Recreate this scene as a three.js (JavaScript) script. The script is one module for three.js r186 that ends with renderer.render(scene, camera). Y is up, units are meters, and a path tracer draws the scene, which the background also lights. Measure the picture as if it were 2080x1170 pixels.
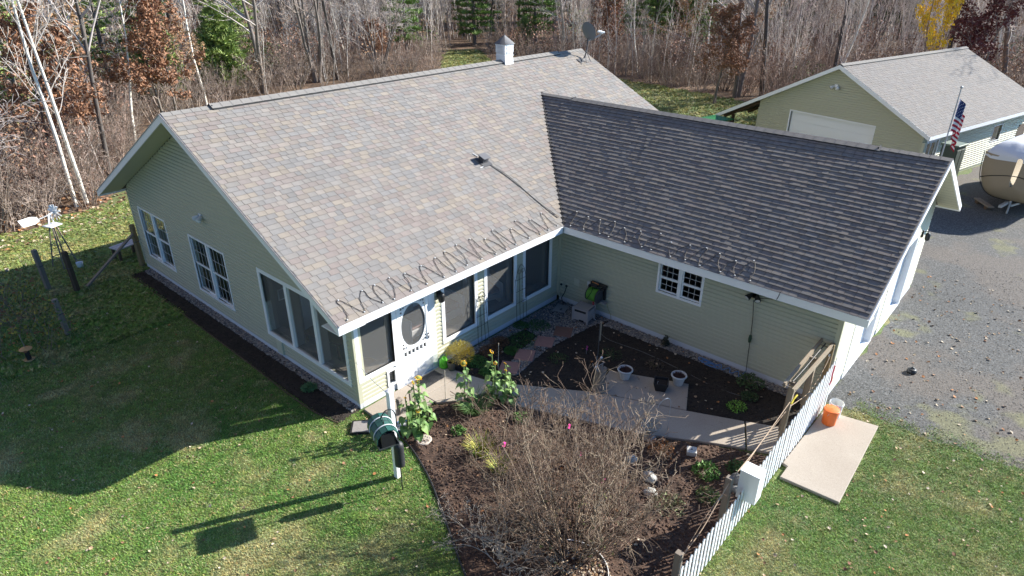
import * as THREE from 'three';
import { mergeGeometries } from 'three/addons/utils/BufferGeometryUtils.js';
import { Sky } from 'three/addons/objects/Sky.js';
import { RoundedBoxGeometry } from 'three/addons/geometries/RoundedBoxGeometry.js';

// ---------------------------------------------------------------- camera, sky, sun, exposure
const scene = new THREE.Scene();
const camera = new THREE.PerspectiveCamera(47.454, 1024 / 576, 0.1, 900);
camera.position.set(-6.491, 8.7846, 10.0751);
camera.up.set(0.33583, 0.89273, -0.30041);
camera.lookAt(-6.491 + 0.66999, 8.7846 - 0.45057, 10.0751 - 0.59);
const renderer = new THREE.WebGLRenderer({ antialias: true });
renderer.toneMapping = THREE.LinearToneMapping;
renderer.toneMappingExposure = 2.45;
renderer.shadowMap.enabled = true;
const SUN = new THREE.Vector3(0.787, 0.4575, 0.4177).normalize();
const sky = new Sky();
sky.name = 'sky'; sky.scale.setScalar(2000);
sky.userData.kind = 'structure';
sky.material.uniforms.sunPosition.value.copy(SUN);
sky.material.uniforms.turbidity.value = 3;
sky.material.uniforms.rayleigh.value = 0.9;
sky.material.uniforms.mieCoefficient.value = 0.004;
scene.add(sky);
scene.environmentIntensity = 0.18;
const sun = new THREE.DirectionalLight(new THREE.Color(1, 0.94, 0.83), 4.9);
sun.position.copy(SUN).multiplyScalar(80); sun.castShadow = true;
sun.shadow.mapSize.set(4096, 4096);
Object.assign(sun.shadow.camera, { left: -60, right: 60, top: 60, bottom: -60, near: 1, far: 220 });
sun.shadow.radius = 1;
scene.add(sun); scene.add(sun.target);

// ---------------------------------------------------------------- helpers
let seed = 12345;
function rnd() { seed |= 0; seed = seed + 0x6D2B79F5 | 0; let t = Math.imul(seed ^ seed >>> 15, 1 | seed); t = t + Math.imul(t ^ t >>> 7, 61 | t) ^ t; return ((t ^ t >>> 14) >>> 0) / 4294967296; }
const R = (a, b) => a + (b - a) * rnd();
const pick = a => a[Math.floor(rnd() * a.length)];
const clamp = (x, a, b) => Math.max(a, Math.min(b, x));
const lerp = (a, b, t) => a + (b - a) * t;
const sst = (a, b, x) => { const t = clamp((x - a) / (b - a), 0, 1); return t * t * (3 - 2 * t); };
const V = (x, y, z) => new THREE.Vector3(x, y, z);
function hash(ix, iy, s) { let h = Math.imul(ix, 374761393) + Math.imul(iy, 668265263) + Math.imul(s, 974634821) | 0; h = Math.imul(h ^ h >>> 13, 1274126177); return ((h ^ h >>> 16) >>> 0) / 4294967296; }
function vn(x, y, p, s) { // value noise, period p
  const xi = Math.floor(x), yi = Math.floor(y), fx = x - xi, fy = y - yi;
  const u = fx * fx * (3 - 2 * fx), v = fy * fy * (3 - 2 * fy);
  const m = a => p ? ((a % p) + p) % p : a;
  const a = hash(m(xi), m(yi), s), b = hash(m(xi + 1), m(yi), s), c = hash(m(xi), m(yi + 1), s), d = hash(m(xi + 1), m(yi + 1), s);
  return lerp(lerp(a, b, u), lerp(c, d, u), v);
}
function fbm(x, y, o = 4, p = 0, s = 1) { let a = 0, w = 0.5, n = 0; for (let i = 0; i < o; i++) { a += w * vn(x, y, p, s + i); n += w; x *= 2; y *= 2; p *= 2; w *= 0.5; } return a / n; }
const lin = c => Math.pow(clamp(c, 0, 1), 1 / 2.2) * 255;
function makeTex(w, h, fn, srgb = true) { // fn(u,v,x,y) -> linear rgb
  const d = new Uint8Array(w * h * 4);
  for (let y = 0; y < h; y++) for (let x = 0; x < w; x++) {
    const c = fn(x / w, y / h, x, y), i = (y * w + x) * 4;
    if (srgb) { d[i] = lin(c[0]); d[i + 1] = lin(c[1]); d[i + 2] = lin(c[2]); } else { d[i] = d[i + 1] = d[i + 2] = clamp(c, 0, 1) * 255; }
    d[i + 3] = 255;
  }
  const t = new THREE.DataTexture(d, w, h, THREE.RGBAFormat);
  t.wrapS = t.wrapT = THREE.RepeatWrapping; t.magFilter = THREE.LinearFilter; t.minFilter = THREE.LinearMipmapLinearFilter; t.generateMipmaps = true;
  if (srgb) t.colorSpace = THREE.SRGBColorSpace;
  t.needsUpdate = true; return t;
}
const mix3 = (a, b, t) => [lerp(a[0], b[0], t), lerp(a[1], b[1], t), lerp(a[2], b[2], t)];
const mul3 = (a, k) => [a[0] * k, a[1] * k, a[2] * k];
const col = (r, g, b) => new THREE.Color().setRGB(r, g, b);
function std(r, g, b, rough = 0.8, extra = {}) { return new THREE.MeshStandardMaterial({ color: col(r, g, b), roughness: rough, side: THREE.DoubleSide, ...extra }); }
const counts = {};
function numbered(name) { const n = counts[name] = (counts[name] ?? -1) + 1; return n ? name + '_' + String(n).padStart(3, '0') : name; }
function sh(m) { m.castShadow = true; m.receiveShadow = true; return m; }
function mesh(name, geo, mat, parent) { const m = sh(new THREE.Mesh(geo, mat)); m.name = parent ? name : numbered(name); (parent || scene).add(m); return m; }
function tag(o, label, category, group) { o.userData.label = label; if (category) o.userData.category = category; if (group) o.userData.group = group; return o; }
function thing(name, label, category, [x, y, z] = [0, 0, 0], turn = 0, group) { const o = new THREE.Group(); o.name = numbered(name); scene.add(o); o.position.set(x, y, z); o.rotation.y = turn; return tag(o, label, category, group); }
function struct(name, geo, mat) { const m = mesh(name, geo, mat); m.userData.kind = 'structure'; return m; }
function copyOf(root, pos, turn, scale, label, group) {
  const r = root.clone(); r.name = numbered(root.name.replace(/_\d+$/, '')); r.position.set(...pos); r.rotation.y = turn; r.scale.setScalar(scale);
  r.userData = { ...root.userData }; if (label) r.userData.label = label; if (group) r.userData.group = group; scene.add(r); return r;
}
function uvw(g, k = 1) { // box projection in metres
  g = g.index ? g.toNonIndexed() : g;
  const p = g.attributes.position, n = p.count, uv = new Float32Array(n * 2);
  for (let i = 0; i < n; i += 3) {
    const ax = p.getX(i + 1) - p.getX(i), ay = p.getY(i + 1) - p.getY(i), az = p.getZ(i + 1) - p.getZ(i);
    const bx = p.getX(i + 2) - p.getX(i), by = p.getY(i + 2) - p.getY(i), bz = p.getZ(i + 2) - p.getZ(i);
    const nx = Math.abs(ay * bz - az * by), ny = Math.abs(az * bx - ax * bz), nz = Math.abs(ax * by - ay * bx);
    for (let j = i; j < i + 3; j++) {
      const x = p.getX(j) * k, y = p.getY(j) * k, z = p.getZ(j) * k;
      if (ny >= nx && ny >= nz) { uv[2 * j] = x; uv[2 * j + 1] = z; } else if (nx >= nz) { uv[2 * j] = z; uv[2 * j + 1] = y; } else { uv[2 * j] = x; uv[2 * j + 1] = y; }
    }
  }
  g.setAttribute('uv', new THREE.BufferAttribute(uv, 2)); return g;
}
function bx(w, h, d, x, y, z, rx = 0, ry = 0, rz = 0) { const g = new THREE.BoxGeometry(w, h, d); if (rx) g.rotateX(rx); if (rz) g.rotateZ(rz); if (ry) g.rotateY(ry); g.translate(x, y, z); return g; }
function rbx(w, h, d, x, y, z, r = 0.01, ry = 0) { const g = new RoundedBoxGeometry(w, h, d, 2, r); if (ry) g.rotateY(ry); g.translate(x, y, z); return g; }
function box2(x0, x1, y0, y1, z0, z1) { return bx(x1 - x0, y1 - y0, z1 - z0, (x0 + x1) / 2, (y0 + y1) / 2, (z0 + z1) / 2); }
function merge(list) { const l = list.map(g => { g = g.index ? g.toNonIndexed() : g; for (const k of Object.keys(g.attributes)) if (!['position', 'normal', 'uv'].includes(k)) g.deleteAttribute(k); if (!g.attributes.uv) uvw(g); return g; }); return l.length === 1 ? l[0] : mergeGeometries(l, false); }
function tube(pts, r, rad = 6, seg) { const c = new THREE.CatmullRomCurve3(pts.map(p => Array.isArray(p) ? V(...p) : p)); return new THREE.TubeGeometry(c, seg || Math.max(6, pts.length * 4), r, rad, false); }
function bar(a, b, w, h) { // square bar from a to b
  a = V(...a); b = V(...b); const d = b.clone().sub(a), L = d.length(); const g = new THREE.BoxGeometry(w, h ?? w, L);
  const m = new THREE.Matrix4().lookAt(V(0, 0, 0), d, Math.abs(d.y / L) > 0.99 ? V(1, 0, 0) : V(0, 1, 0)); g.applyMatrix4(m); g.translate((a.x + b.x) / 2, (a.y + b.y) / 2, (a.z + b.z) / 2); return g;
}
function rod(a, b, r0, r1 = r0, n = 8) { const A = V(...a), B = V(...b), d = B.clone().sub(A), L = d.length(); const g = new THREE.CylinderGeometry(r1, r0, L, n); g.applyQuaternion(new THREE.Quaternion().setFromUnitVectors(V(0, 1, 0), d.normalize())); g.translate((A.x + B.x) / 2, (A.y + B.y) / 2, (A.z + B.z) / 2); return g; }
function lathe(pts, n = 24) { return new THREE.LatheGeometry(pts.map(p => new THREE.Vector2(p[0], p[1])), n); }
class MB { // bare mesh builder
  constructor() { this.p = []; this.n = []; this.u = []; }
  tri(a, b, c, na, nb, nc) {
    if (!na) { const ux = b[0] - a[0], uy = b[1] - a[1], uz = b[2] - a[2], vx = c[0] - a[0], vy = c[1] - a[1], vz = c[2] - a[2]; let nx = uy * vz - uz * vy, ny = uz * vx - ux * vz, nz = ux * vy - uy * vx; const l = Math.hypot(nx, ny, nz) || 1; na = nb = nc = [nx / l, ny / l, nz / l]; }
    this.p.push(...a, ...b, ...c); this.n.push(...na, ...nb, ...nc);
    this.u.push(0, 0, 1, 0, 1, 1);
  }
  quad(a, b, c, d) { this.tri(a, b, c); this.tri(a, c, d); }
  cone(p, q, r0, r1, k, vv = 0) { // frustum p->q with smooth normals
    let dx = q[0] - p[0], dy = q[1] - p[1], dz = q[2] - p[2]; const L = Math.hypot(dx, dy, dz) || 1e-6; dx /= L; dy /= L; dz /= L;
    let ax, ay, az; if (Math.abs(dy) < 0.9) { ax = -dz; ay = 0; az = dx; } else { ax = 0; ay = dz; az = -dy; } let l = Math.hypot(ax, ay, az); ax /= l; ay /= l; az /= l;
    const bx_ = dy * az - dz * ay, by_ = dz * ax - dx * az, bz_ = dx * ay - dy * ax;
    for (let i = 0; i < k; i++) {
      const t0 = i / k * 6.28318, t1 = (i + 1) / k * 6.28318, c0 = Math.cos(t0), s0 = Math.sin(t0), c1 = Math.cos(t1), s1 = Math.sin(t1);
      const n0 = [ax * c0 + bx_ * s0, ay * c0 + by_ * s0, az * c0 + bz_ * s0], n1 = [ax * c1 + bx_ * s1, ay * c1 + by_ * s1, az * c1 + bz_ * s1];
      const a = [p[0] + n0[0] * r0, p[1] + n0[1] * r0, p[2] + n0[2] * r0], b = [p[0] + n1[0] * r0, p[1] + n1[1] * r0, p[2] + n1[2] * r0];
      const c = [q[0] + n1[0] * r1, q[1] + n1[1] * r1, q[2] + n1[2] * r1], d = [q[0] + n0[0] * r1, q[1] + n0[1] * r1, q[2] + n0[2] * r1];
      this.p.push(...a, ...b, ...c); this.n.push(...n0, ...n1, ...n1); this.u.push(i / k, vv, (i + 1) / k, vv, (i + 1) / k, vv + L);
      this.p.push(...a, ...c, ...d); this.n.push(...n0, ...n1, ...n0); this.u.push(i / k, vv, (i + 1) / k, vv + L, i / k, vv + L);
    }
  }
  geo() { const g = new THREE.BufferGeometry(); g.setAttribute('position', new THREE.BufferAttribute(new Float32Array(this.p), 3)); g.setAttribute('normal', new THREE.BufferAttribute(new Float32Array(this.n), 3)); g.setAttribute('uv', new THREE.BufferAttribute(new Float32Array(this.u), 2)); return g; }
}
function inst(name, geo, mat, mats, cols, parent) { // one uncountable mass
  const m = sh(new THREE.InstancedMesh(geo, mat, mats.length)); m.name = parent ? name : numbered(name); m.userData.kind = 'stuff';
  for (let i = 0; i < mats.length; i++) { m.setMatrixAt(i, mats[i]); if (cols) m.setColorAt(i, cols[i]); }
  (parent || scene).add(m); return m;
}
const _q = new THREE.Quaternion(), _e = new THREE.Euler();
function M4(x, y, z, ry = 0, s = 1, rx = 0, rz = 0, sy) { return new THREE.Matrix4().compose(V(x, y, z), _q.setFromEuler(_e.set(rx, ry, rz, 'YXZ')).clone(), V(s, sy ?? s, s)); }
function inPoly(x, z, P) { let c = false; for (let i = 0, j = P.length - 1; i < P.length; j = i++) { const [xi, zi] = P[i], [xj, zj] = P[j]; if ((zi > z) !== (zj > z) && x < (xj - xi) * (z - zi) / (zj - zi) + xi) c = !c; } return c; }
function distPoly(x, z, P) { let m = 1e9; for (let i = 0, j = P.length - 1; i < P.length; j = i++) { const ax = P[j][0], az = P[j][1], dx = P[i][0] - ax, dz = P[i][1] - az; const t = clamp(((x - ax) * dx + (z - az) * dz) / (dx * dx + dz * dz), 0, 1); m = Math.min(m, Math.hypot(x - ax - dx * t, z - az - dz * t)); } return m; }
function rough(P, amp, step = 0.35) { // wander a polygon's outline
  const out = []; for (let i = 0; i < P.length; i++) { const a = P[i], b = P[(i + 1) % P.length], L = Math.hypot(b[0] - a[0], b[1] - a[1]), n = Math.max(1, Math.round(L / step)); for (let k = 0; k < n; k++) { const t = k / n, x = lerp(a[0], b[0], t), z = lerp(a[1], b[1], t); const o = k ? (fbm(x * 1.7, z * 1.7, 3, 0, 77) - 0.5) * 2 * amp : 0; const nx = (b[1] - a[1]) / L, nz = -(b[0] - a[0]) / L; out.push([x + nx * o, z + nz * o]); } } return out;
}
function sheet(P, y, thick = 0) { // horizontal polygon in x,z with uv in metres
  const s = new THREE.Shape(P.map(p => new THREE.Vector2(p[0], -p[1])));
  const g = thick ? new THREE.ExtrudeGeometry(s, { depth: thick, bevelEnabled: true, bevelSize: 0.008, bevelThickness: 0.008, bevelSegments: 1, bevelOffset: -0.008 }) : new THREE.ShapeGeometry(s);
  g.rotateX(-Math.PI / 2); g.translate(0, y, 0); return uvw(g);
}

// ---------------------------------------------------------------- textures and materials
const rep = (t, m) => { const c = t.clone(); c.repeat.set(1 / m, 1 / m); c.needsUpdate = true; return c; };
const LAWN_C = (x, z) => { // green with straw-coloured patches
  const a = fbm(x * 0.55 + 9, z * 0.55, 4, 0, 3), b = fbm(x * 1.6, z * 1.6 + 5, 3, 0, 8), g = fbm(x * 0.23 + 3, z * 0.23, 3, 0, 15);
  const straw = sst(0.5, 0.7, a * 0.55 + b * 0.45 + (z > 7.4 ? 0.03 : 0.01)), lush = sst(0.45, 0.7, g * 0.6 + b * 0.4);
  let c = mix3([0.165, 0.265, 0.05], [0.088, 0.21, 0.03], lush); c = mix3(c, [0.42, 0.37, 0.17], clamp(straw, 0, 1) * 0.8); c = mul3(c, 1.1); return x > 24 ? mix3(c, [0.36, 0.3, 0.11], 0.55) : z < -10.5 ? mix3(c, [0.33, 0.3, 0.11], 0.4 * sst(-10.5, -14, z)) : c;
};
const lawnTex = makeTex(2048, 2048, (u, v) => { const x = u * 40 - 20, z = v * 40 - 24; const hh = hash(Math.floor(u * 2048), Math.floor(v * 2048), 5), k = 0.4 + 0.9 * hh; return mul3(mix3(LAWN_C(x, z), [0.3, 0.25, 0.12], hh > 0.7 ? 0.5 : 0), k * 0.62); });
lawnTex.repeat.set(1 / 40, 1 / 40); lawnTex.offset.set(0.5, 24 / 40);
const litterTex = rep(makeTex(1024, 1024, (u, v) => {
  const a = fbm(u * 16, v * 16, 5, 16, 21), h = vn(u * 96, v * 96, 96, 31), k = vn(u * 200, v * 200, 200, 33);
  const c = h > 0.62 ? mix3([0.2, 0.105, 0.05], [0.3, 0.19, 0.11], k) : mix3([0.07, 0.045, 0.03], [0.16, 0.1, 0.06], k); return mul3(c, 0.6 + a * 0.7);
}), 7);
const gravTex = rep(makeTex(2048, 2048, (u, v) => {
  const p = vn(u * 900, v * 900, 900, 41), q = vn(u * 420, v * 420, 420, 42), a = fbm(u * 8, v * 8, 5, 8, 43), b = fbm(u * 14, v * 14, 4, 14, 44);
  let c = mul3([0.1, 0.1, 0.099], 0.25 + 1.5 * p * p * p + 0.5 * q); c = mix3(c, mul3([0.115, 0.098, 0.085], 0.4 + 1.1 * p), sst(0.42, 0.6, a) * 0.85); c = mix3(c, mul3([0.15, 0.15, 0.065], 0.5 + p), sst(0.64, 0.76, b) * 0.65); return c;
}), 16);
const concTex = rep(makeTex(1024, 1024, (u, v) => { const p = vn(u * 420, v * 420, 420, 51), a = fbm(u * 6, v * 6, 5, 6, 52), s = vn(u * 150, v * 150, 150, 53); return mul3(mix3([0.36, 0.305, 0.25], [0.43, 0.375, 0.315], a), 0.82 + 0.3 * p - (s > 0.93 ? 0.2 : 0)); }), 3);
const soilTex = rep(makeTex(1024, 1024, (u, v) => { const p = vn(u * 260, v * 260, 260, 61), a = fbm(u * 9, v * 9, 5, 9, 62), q = vn(u * 90, v * 90, 90, 63); return mul3(mix3([0.055, 0.032, 0.022], [0.115, 0.065, 0.042], a), 0.5 + 0.8 * p * q + 0.35 * p); }), 3);
const darkSoilTex = rep(makeTex(1024, 1024, (u, v) => { const p = vn(u * 260, v * 260, 260, 65), a = fbm(u * 9, v * 9, 5, 9, 66); return mul3(mix3([0.016, 0.012, 0.009], [0.036, 0.026, 0.02], a), 0.5 + 0.9 * p); }), 3);  // dark soil, lowered further so the courtyard's deep shade is partly in the colour
const woodTex = rep(makeTex(512, 512, (u, v) => { const g = fbm(u * 40, v * 2, 4, 40, 71) * 0.6 + vn(u * 160, v * 6, 160, 72) * 0.4; return mul3([0.9, 0.86, 0.8], 0.55 + 0.6 * g); }), 1);
const granTex = rep(makeTex(512, 512, (u, v) => { const p = vn(u * 170, v * 170, 170, 81), a = fbm(u * 8, v * 8, 3, 8, 82); return mul3([1, 1, 1], 0.72 + 0.3 * p + 0.2 * (a - 0.5)); }), 1);
const barkTex = makeTex(256, 512, (u, v) => { const g = fbm(u * 14, v * 5, 4, 14, 91); return mul3([1, 1, 1], 0.45 + 0.8 * g); });
const birchTex = makeTex(256, 512, (u, v) => { const a = vn(u * 3, v * 34, 3, 95), b = vn(u * 6, v * 60, 6, 96), c = fbm(u * 4, v * 4, 3, 4, 97); const dark = sst(0.8, 0.9, a * 0.75 + b * 0.3); return mix3(mul3([0.72, 0.68, 0.61], 0.8 + 0.35 * c), [0.08, 0.07, 0.065], dark); });
const M = {
  lawn: std(1, 1, 1, 0.95, { map: lawnTex }), litter: std(1, 1, 1, 0.95, { map: litterTex }), gravel: std(1, 1, 1, 0.92, { map: gravTex, bumpMap: gravTex, bumpScale: 0.012 }),
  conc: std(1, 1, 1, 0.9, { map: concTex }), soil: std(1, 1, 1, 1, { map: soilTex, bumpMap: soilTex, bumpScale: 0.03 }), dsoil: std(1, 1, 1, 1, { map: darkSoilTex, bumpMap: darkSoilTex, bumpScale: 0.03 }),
  siding: std(0.465, 0.46, 0.345, 0.55), white: std(0.84, 0.85, 0.86, 0.45), whiteDull: std(0.66, 0.67, 0.68, 0.6), soffit: std(0.56, 0.55, 0.42, 0.55), found: std(0.62, 0.64, 0.68, 0.8),
  glass: new THREE.MeshPhysicalMaterial({ color: col(0.9, 0.93, 0.92), roughness: 0.02, transmission: 1, thickness: 0, ior: 1.5, side: THREE.DoubleSide }),
  screen: std(0.2, 0.2, 0.195, 0.7, { transparent: true, opacity: 0.42 }),
  black: std(0.018, 0.018, 0.02, 0.5), blackMat: std(0.03, 0.03, 0.032, 0.9), muntin: std(0.5, 0.5, 0.5, 0.6), dark: std(0.03, 0.028, 0.028, 0.8), dgrey: std(0.07, 0.07, 0.075, 0.6), grey: std(0.3, 0.3, 0.3, 0.7),
  jamb: std(0.33, 0.3, 0.27, 0.7, { map: woodTex }), wood: std(0.36, 0.3, 0.23, 0.85, { map: woodTex }), oldwood: std(0.3, 0.265, 0.235, 0.9, { map: woodTex }), darkwood: std(0.13, 0.09, 0.065, 0.9, { map: woodTex }), treated: std(0.34, 0.25, 0.13, 0.8, { map: woodTex }),
  roofdeck: std(0.14, 0.125, 0.115, 0.95, { map: granTex }), ridge: std(0.25, 0.235, 0.22, 0.95, { map: granTex }), vent: std(0.02, 0.02, 0.022, 0.7),
  floor: std(0.2, 0.195, 0.19, 0.8), inwall: std(0.2, 0.19, 0.175, 0.85), metal: std(0.5, 0.5, 0.52, 0.35, { metalness: 0.7 }), galv: std(0.42, 0.44, 0.46, 0.5, { metalness: 0.3 }),
  bark: std(0.22, 0.185, 0.165, 0.95, { map: barkTex }), barkGrey: std(0.4, 0.36, 0.33, 0.95, { map: barkTex }), barkDark: std(0.115, 0.098, 0.088, 0.95, { map: barkTex }), birch: std(1, 1, 1, 0.8, { map: birchTex }),
  twig: std(0.34, 0.27, 0.235, 0.9), twigPale: std(0.46, 0.41, 0.37, 0.9), twigGrey: std(0.42, 0.37, 0.35, 0.9), twigRose: std(0.42, 0.32, 0.3, 0.9), twigDark: std(0.2, 0.165, 0.15, 0.9),
};
M.black.name = 'black';
// ---------------------------------------------------------------- house
const HE = 2.552, S1 = 0.511, ZR = -5.523, HR = 5.658, WZ = -11.0, OG = 0.62, LX = 15.178, XI = 6.913, LW = 7.419, X0 = 6.343, S2 = 0.5087, XR = 10.762, HW = 4.8, ZM = 3.845, ZF = 7.946, OE = 0.554;
const house = thing('house', 'sage green vinyl sided house with a long shingled gable roof and a darker front wing', 'house');
// a wall plane: local u along the wall, y up, n outwards
function frameOf(origin, N) { const n = V(...N), y = V(0, 1, 0), u = y.clone().cross(n); return new THREE.Matrix4().makeBasis(u, y, n).setPosition(V(...origin)); }
function slabWithHoles(poly, holes, t, F) { const s = new THREE.Shape(poly.map(p => new THREE.Vector2(...p))); for (const [a, b, c, d] of holes) s.holes.push(new THREE.Path([[a, c], [a, d], [b, d], [b, c]].map(p => new THREE.Vector2(...p)))); const g = new THREE.ExtrudeGeometry(s, { depth: t, bevelEnabled: false }); g.translate(0, 0, -t); g.applyMatrix4(F); return uvw(g); }
function board(mb, u0, u1, y0, y1, n0, n1) { // one lapped siding board: proud at its lower edge
  const h = y1 - y0, pr = [[y0, 0], [y0, n1], [y0 + h * 0.56, n1 - 0.002], [y0 + h * 0.74, n0], [y1, n0], [y1, 0]]; // flat face, then a scooped return under the next lap
  for (let i = 0; i < 4; i++) { const [ya, na] = pr[i], [yb, nb] = pr[i + 1]; mb.quad([u0, ya, na], [u1, ya, na], [u1, yb, nb], [u0, yb, nb]); }
  for (const u of [u0, u1]) { mb.quad([u, pr[0][0], 0], [u, pr[1][0], pr[1][1]], [u, pr[2][0], pr[2][1]], [u, pr[2][0], 0]); mb.quad([u, pr[2][0], 0], [u, pr[2][0], pr[2][1]], [u, pr[3][0], pr[3][1]], [u, pr[3][0], 0]); }
}
function siding(wall, F, u0, u1, y0, y1, holes, limit, mat, exp = 0.1016, name = 'siding_board') {
  for (let y = y0; y < y1 - 0.01; y += exp) {
    const t = Math.min(y + exp, y1), lim = limit ? limit(t - 0.03) : null; let a = u0, b = u1; if (lim) { a = Math.max(a, lim[0]); b = Math.min(b, lim[1]); } if (b - a < 0.05) break;
    let segs = [[a, b]];
    for (const [h0, h1, g0, g1] of holes) if (t > g0 + 0.02 && y < g1 - 0.02) { const ns = []; for (const [p, q] of segs) { if (h1 <= p || h0 >= q) { ns.push([p, q]); continue; } if (h0 > p) ns.push([p, h0]); if (h1 < q) ns.push([h1, q]); } segs = ns; }
    if (!segs.length) continue;
    for (const [p, q] of segs) { const mb = new MB(); board(mb, p, q, y, t + 0.004, 0.003, 0.024); const g = mb.geo(); g.applyMatrix4(F); mesh(name, g, mat, wall); }
  }
}
function trimRing(h, w, d, out = 0.024) { // boards round a hole, proud of the siding: list in wall-local space
  const [a, b, c, e] = h; return [box2(a - w, b + w, e, e + w, -d, out), box2(a - w, b + w, c - w, c, -d, out + 0.006), box2(a - w, a, c, e, -d, out + 0.003), box2(b, b + w, c, e, -d, out + 0.003)];
}
function toF(list, F) { const g = merge(list.map(x => x)); g.applyMatrix4(F); return g; }
function dhWindow(F, h, units, cols, rows, parent, label) { // double-hung units in hole h
  const [a, b, c, e] = h, fr = trimRing(h, 0.055, 0.06); const uw = (b - a) / units;
  for (let k = 1; k < units; k++) fr.push(box2(a + k * uw - 0.045, a + k * uw + 0.045, c, e, -0.06, 0.02));
  const w = mesh('window', toF(fr, F), M.white, parent); if (label) w.userData.label = label;
  for (let k = 0; k < units; k++) {
    const p = a + k * uw + (k ? 0.045 : 0.0), q = a + (k + 1) * uw - (k < units - 1 ? 0.045 : 0), mid = (c + e) / 2;
    for (const [y0, y1, n] of [[c, mid, -0.03], [mid, e, -0.012]]) {
      mesh('sash', toF([box2(p, q, y0, y0 + 0.035, n - 0.03, n), box2(p, q, y1 - 0.035, y1, n - 0.03, n), box2(p, p + 0.03, y0 + 0.035, y1 - 0.035, n - 0.03, n), box2(q - 0.03, q, y0 + 0.035, y1 - 0.035, n - 0.03, n)], F), M.white, w);
      const mu = []; for (let i = 1; i < cols; i++) { const x = lerp(p + 0.03, q - 0.03, i / cols); mu.push(box2(x - 0.005, x + 0.005, y0 + 0.035, y1 - 0.035, n - 0.02, n - 0.01)); }
      for (let i = 1; i < rows; i++) { const y = lerp(y0 + 0.035, y1 - 0.035, i / rows); mu.push(box2(p + 0.03, q - 0.03, y - 0.006, y + 0.006, n - 0.0195, n - 0.0105)); }
      mesh('muntin', toF(mu, F), M.muntin, w);
      const gl = new THREE.PlaneGeometry(q - p - 0.06, y1 - y0 - 0.07); gl.translate((p + q) / 2, (y0 + y1) / 2, n - 0.015); gl.applyMatrix4(F); mesh('pane', gl, M.glass, w);
    }
  }
}
// --- gable wall (x = 0)
const FG = frameOf([0, 0, 0], [-1, 0, 0]); // u = z
const hG1 = [-10.4, -8.66, 0.62, 2.12], hG2 = [-7.14, -5.28, 0.56, 2.11], hG3 = [-3.5, -0.3, 0.6, 2.2];
const rakeY = z => HR - 0.2 - S1 * Math.abs(z - ZR);
const wallG = mesh('gable_wall', slabWithHoles([[WZ, 0.16], [-0.001, 0.16], [-0.001, rakeY(0)], [ZR, HR - 0.2], [WZ, rakeY(WZ)]], [hG1, hG2, hG3], 0.14, FG), M.siding, house);
const gTrim = h => [h[0] - 0.1, h[1] + 0.1, h[2] - 0.1, h[3] + 0.1], gW = h => [h[0] - 0.055, h[1] + 0.055, h[2] - 0.055, h[3] + 0.055];
siding(wallG, FG, WZ + 0.07, -0.07, 0.17, 5.5, [gW(hG1), gW(hG2), gTrim(hG3), [-3.22, -2.97, 0.12, 0.5]], y => { const d = (HR - 0.17 - y) / S1; return [ZR - d, ZR + d]; }, M.siding);
dhWindow(FG, hG1, 2, 4, 2, house, 'double window nearest the back corner');
dhWindow(FG, hG2, 2, 4, 2, house, 'double window in the middle of the gable wall');
{ // screened opening in three bays
  const l = trimRing(hG3, 0.1, 0.14, 0.03); for (const z of [-2.42, -1.36]) l.push(box2(z - 0.055, z + 0.055, hG3[2], hG3[3], -0.05, 0.028));
  const w = mesh('porch_screen_frame', toF(l, FG), M.white, house);
  for (const [a, b] of [[-3.5, -2.475], [-2.365, -1.415], [-1.305, -0.3]]) { const g = new THREE.PlaneGeometry(b - a, 1.6); g.translate((a + b) / 2, 1.4, -0.03); g.applyMatrix4(FG); mesh('insect_screen', g, M.screen, w); }
  mesh('jamb', toF([box2(-3.5, -0.3, 0.57, 0.6, -0.34, -0.05), box2(-2.465, -2.375, 0.6, 2.2, -0.24, -0.052), box2(-1.405, -1.315, 0.6, 2.2, -0.24, -0.052), box2(-3.54, -3.5, 0.6, 2.2, -0.24, -0.05), box2(-0.3, -0.26, 0.6, 2.2, -0.24, -0.05)], FG), M.jamb, w);
}
mesh('wall_vent', toF([box2(-3.22, -2.97, 0.14, 0.5, 0.0, 0.05), box2(-3.2, -2.99, 0.16, 0.48, 0.05, 0.056)], FG), M.soffit, house);
for (const g of [bx(0.1, 0.165, 11, 0.045, 0.0825, -5.5), bx(6.85, 0.165, 0.1, 3.47, 0.0825, -0.05), bx(0.1, 0.165, 7.25, XI + 0.046, 0.0825, 3.7), bx(1.2, 0.165, 0.1, 7.6, 0.0825, LW - 0.046), bx(0.5, 0.165, 0.1, 10.67, 0.0825, LW - 0.046), bx(1.3, 0.165, 0.1, 13.85, 0.0825, LW - 0.046)]) mesh('foundation', g, M.found, house);
for (const g of [bx(0.1, 2.5, 0.1, 0.018, 1.41, -0.018), bx(0.1, 2.4, 0.1, 0.018, 1.36, WZ + 0.03), bx(0.1, 2.5, 0.1, XI + 0.018, 1.4, LW - 0.018), bx(0.06, 2.3, 0.06, XI - 0.024, 1.32, 0.024)]) mesh('corner_post', g, M.siding, house);
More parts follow.
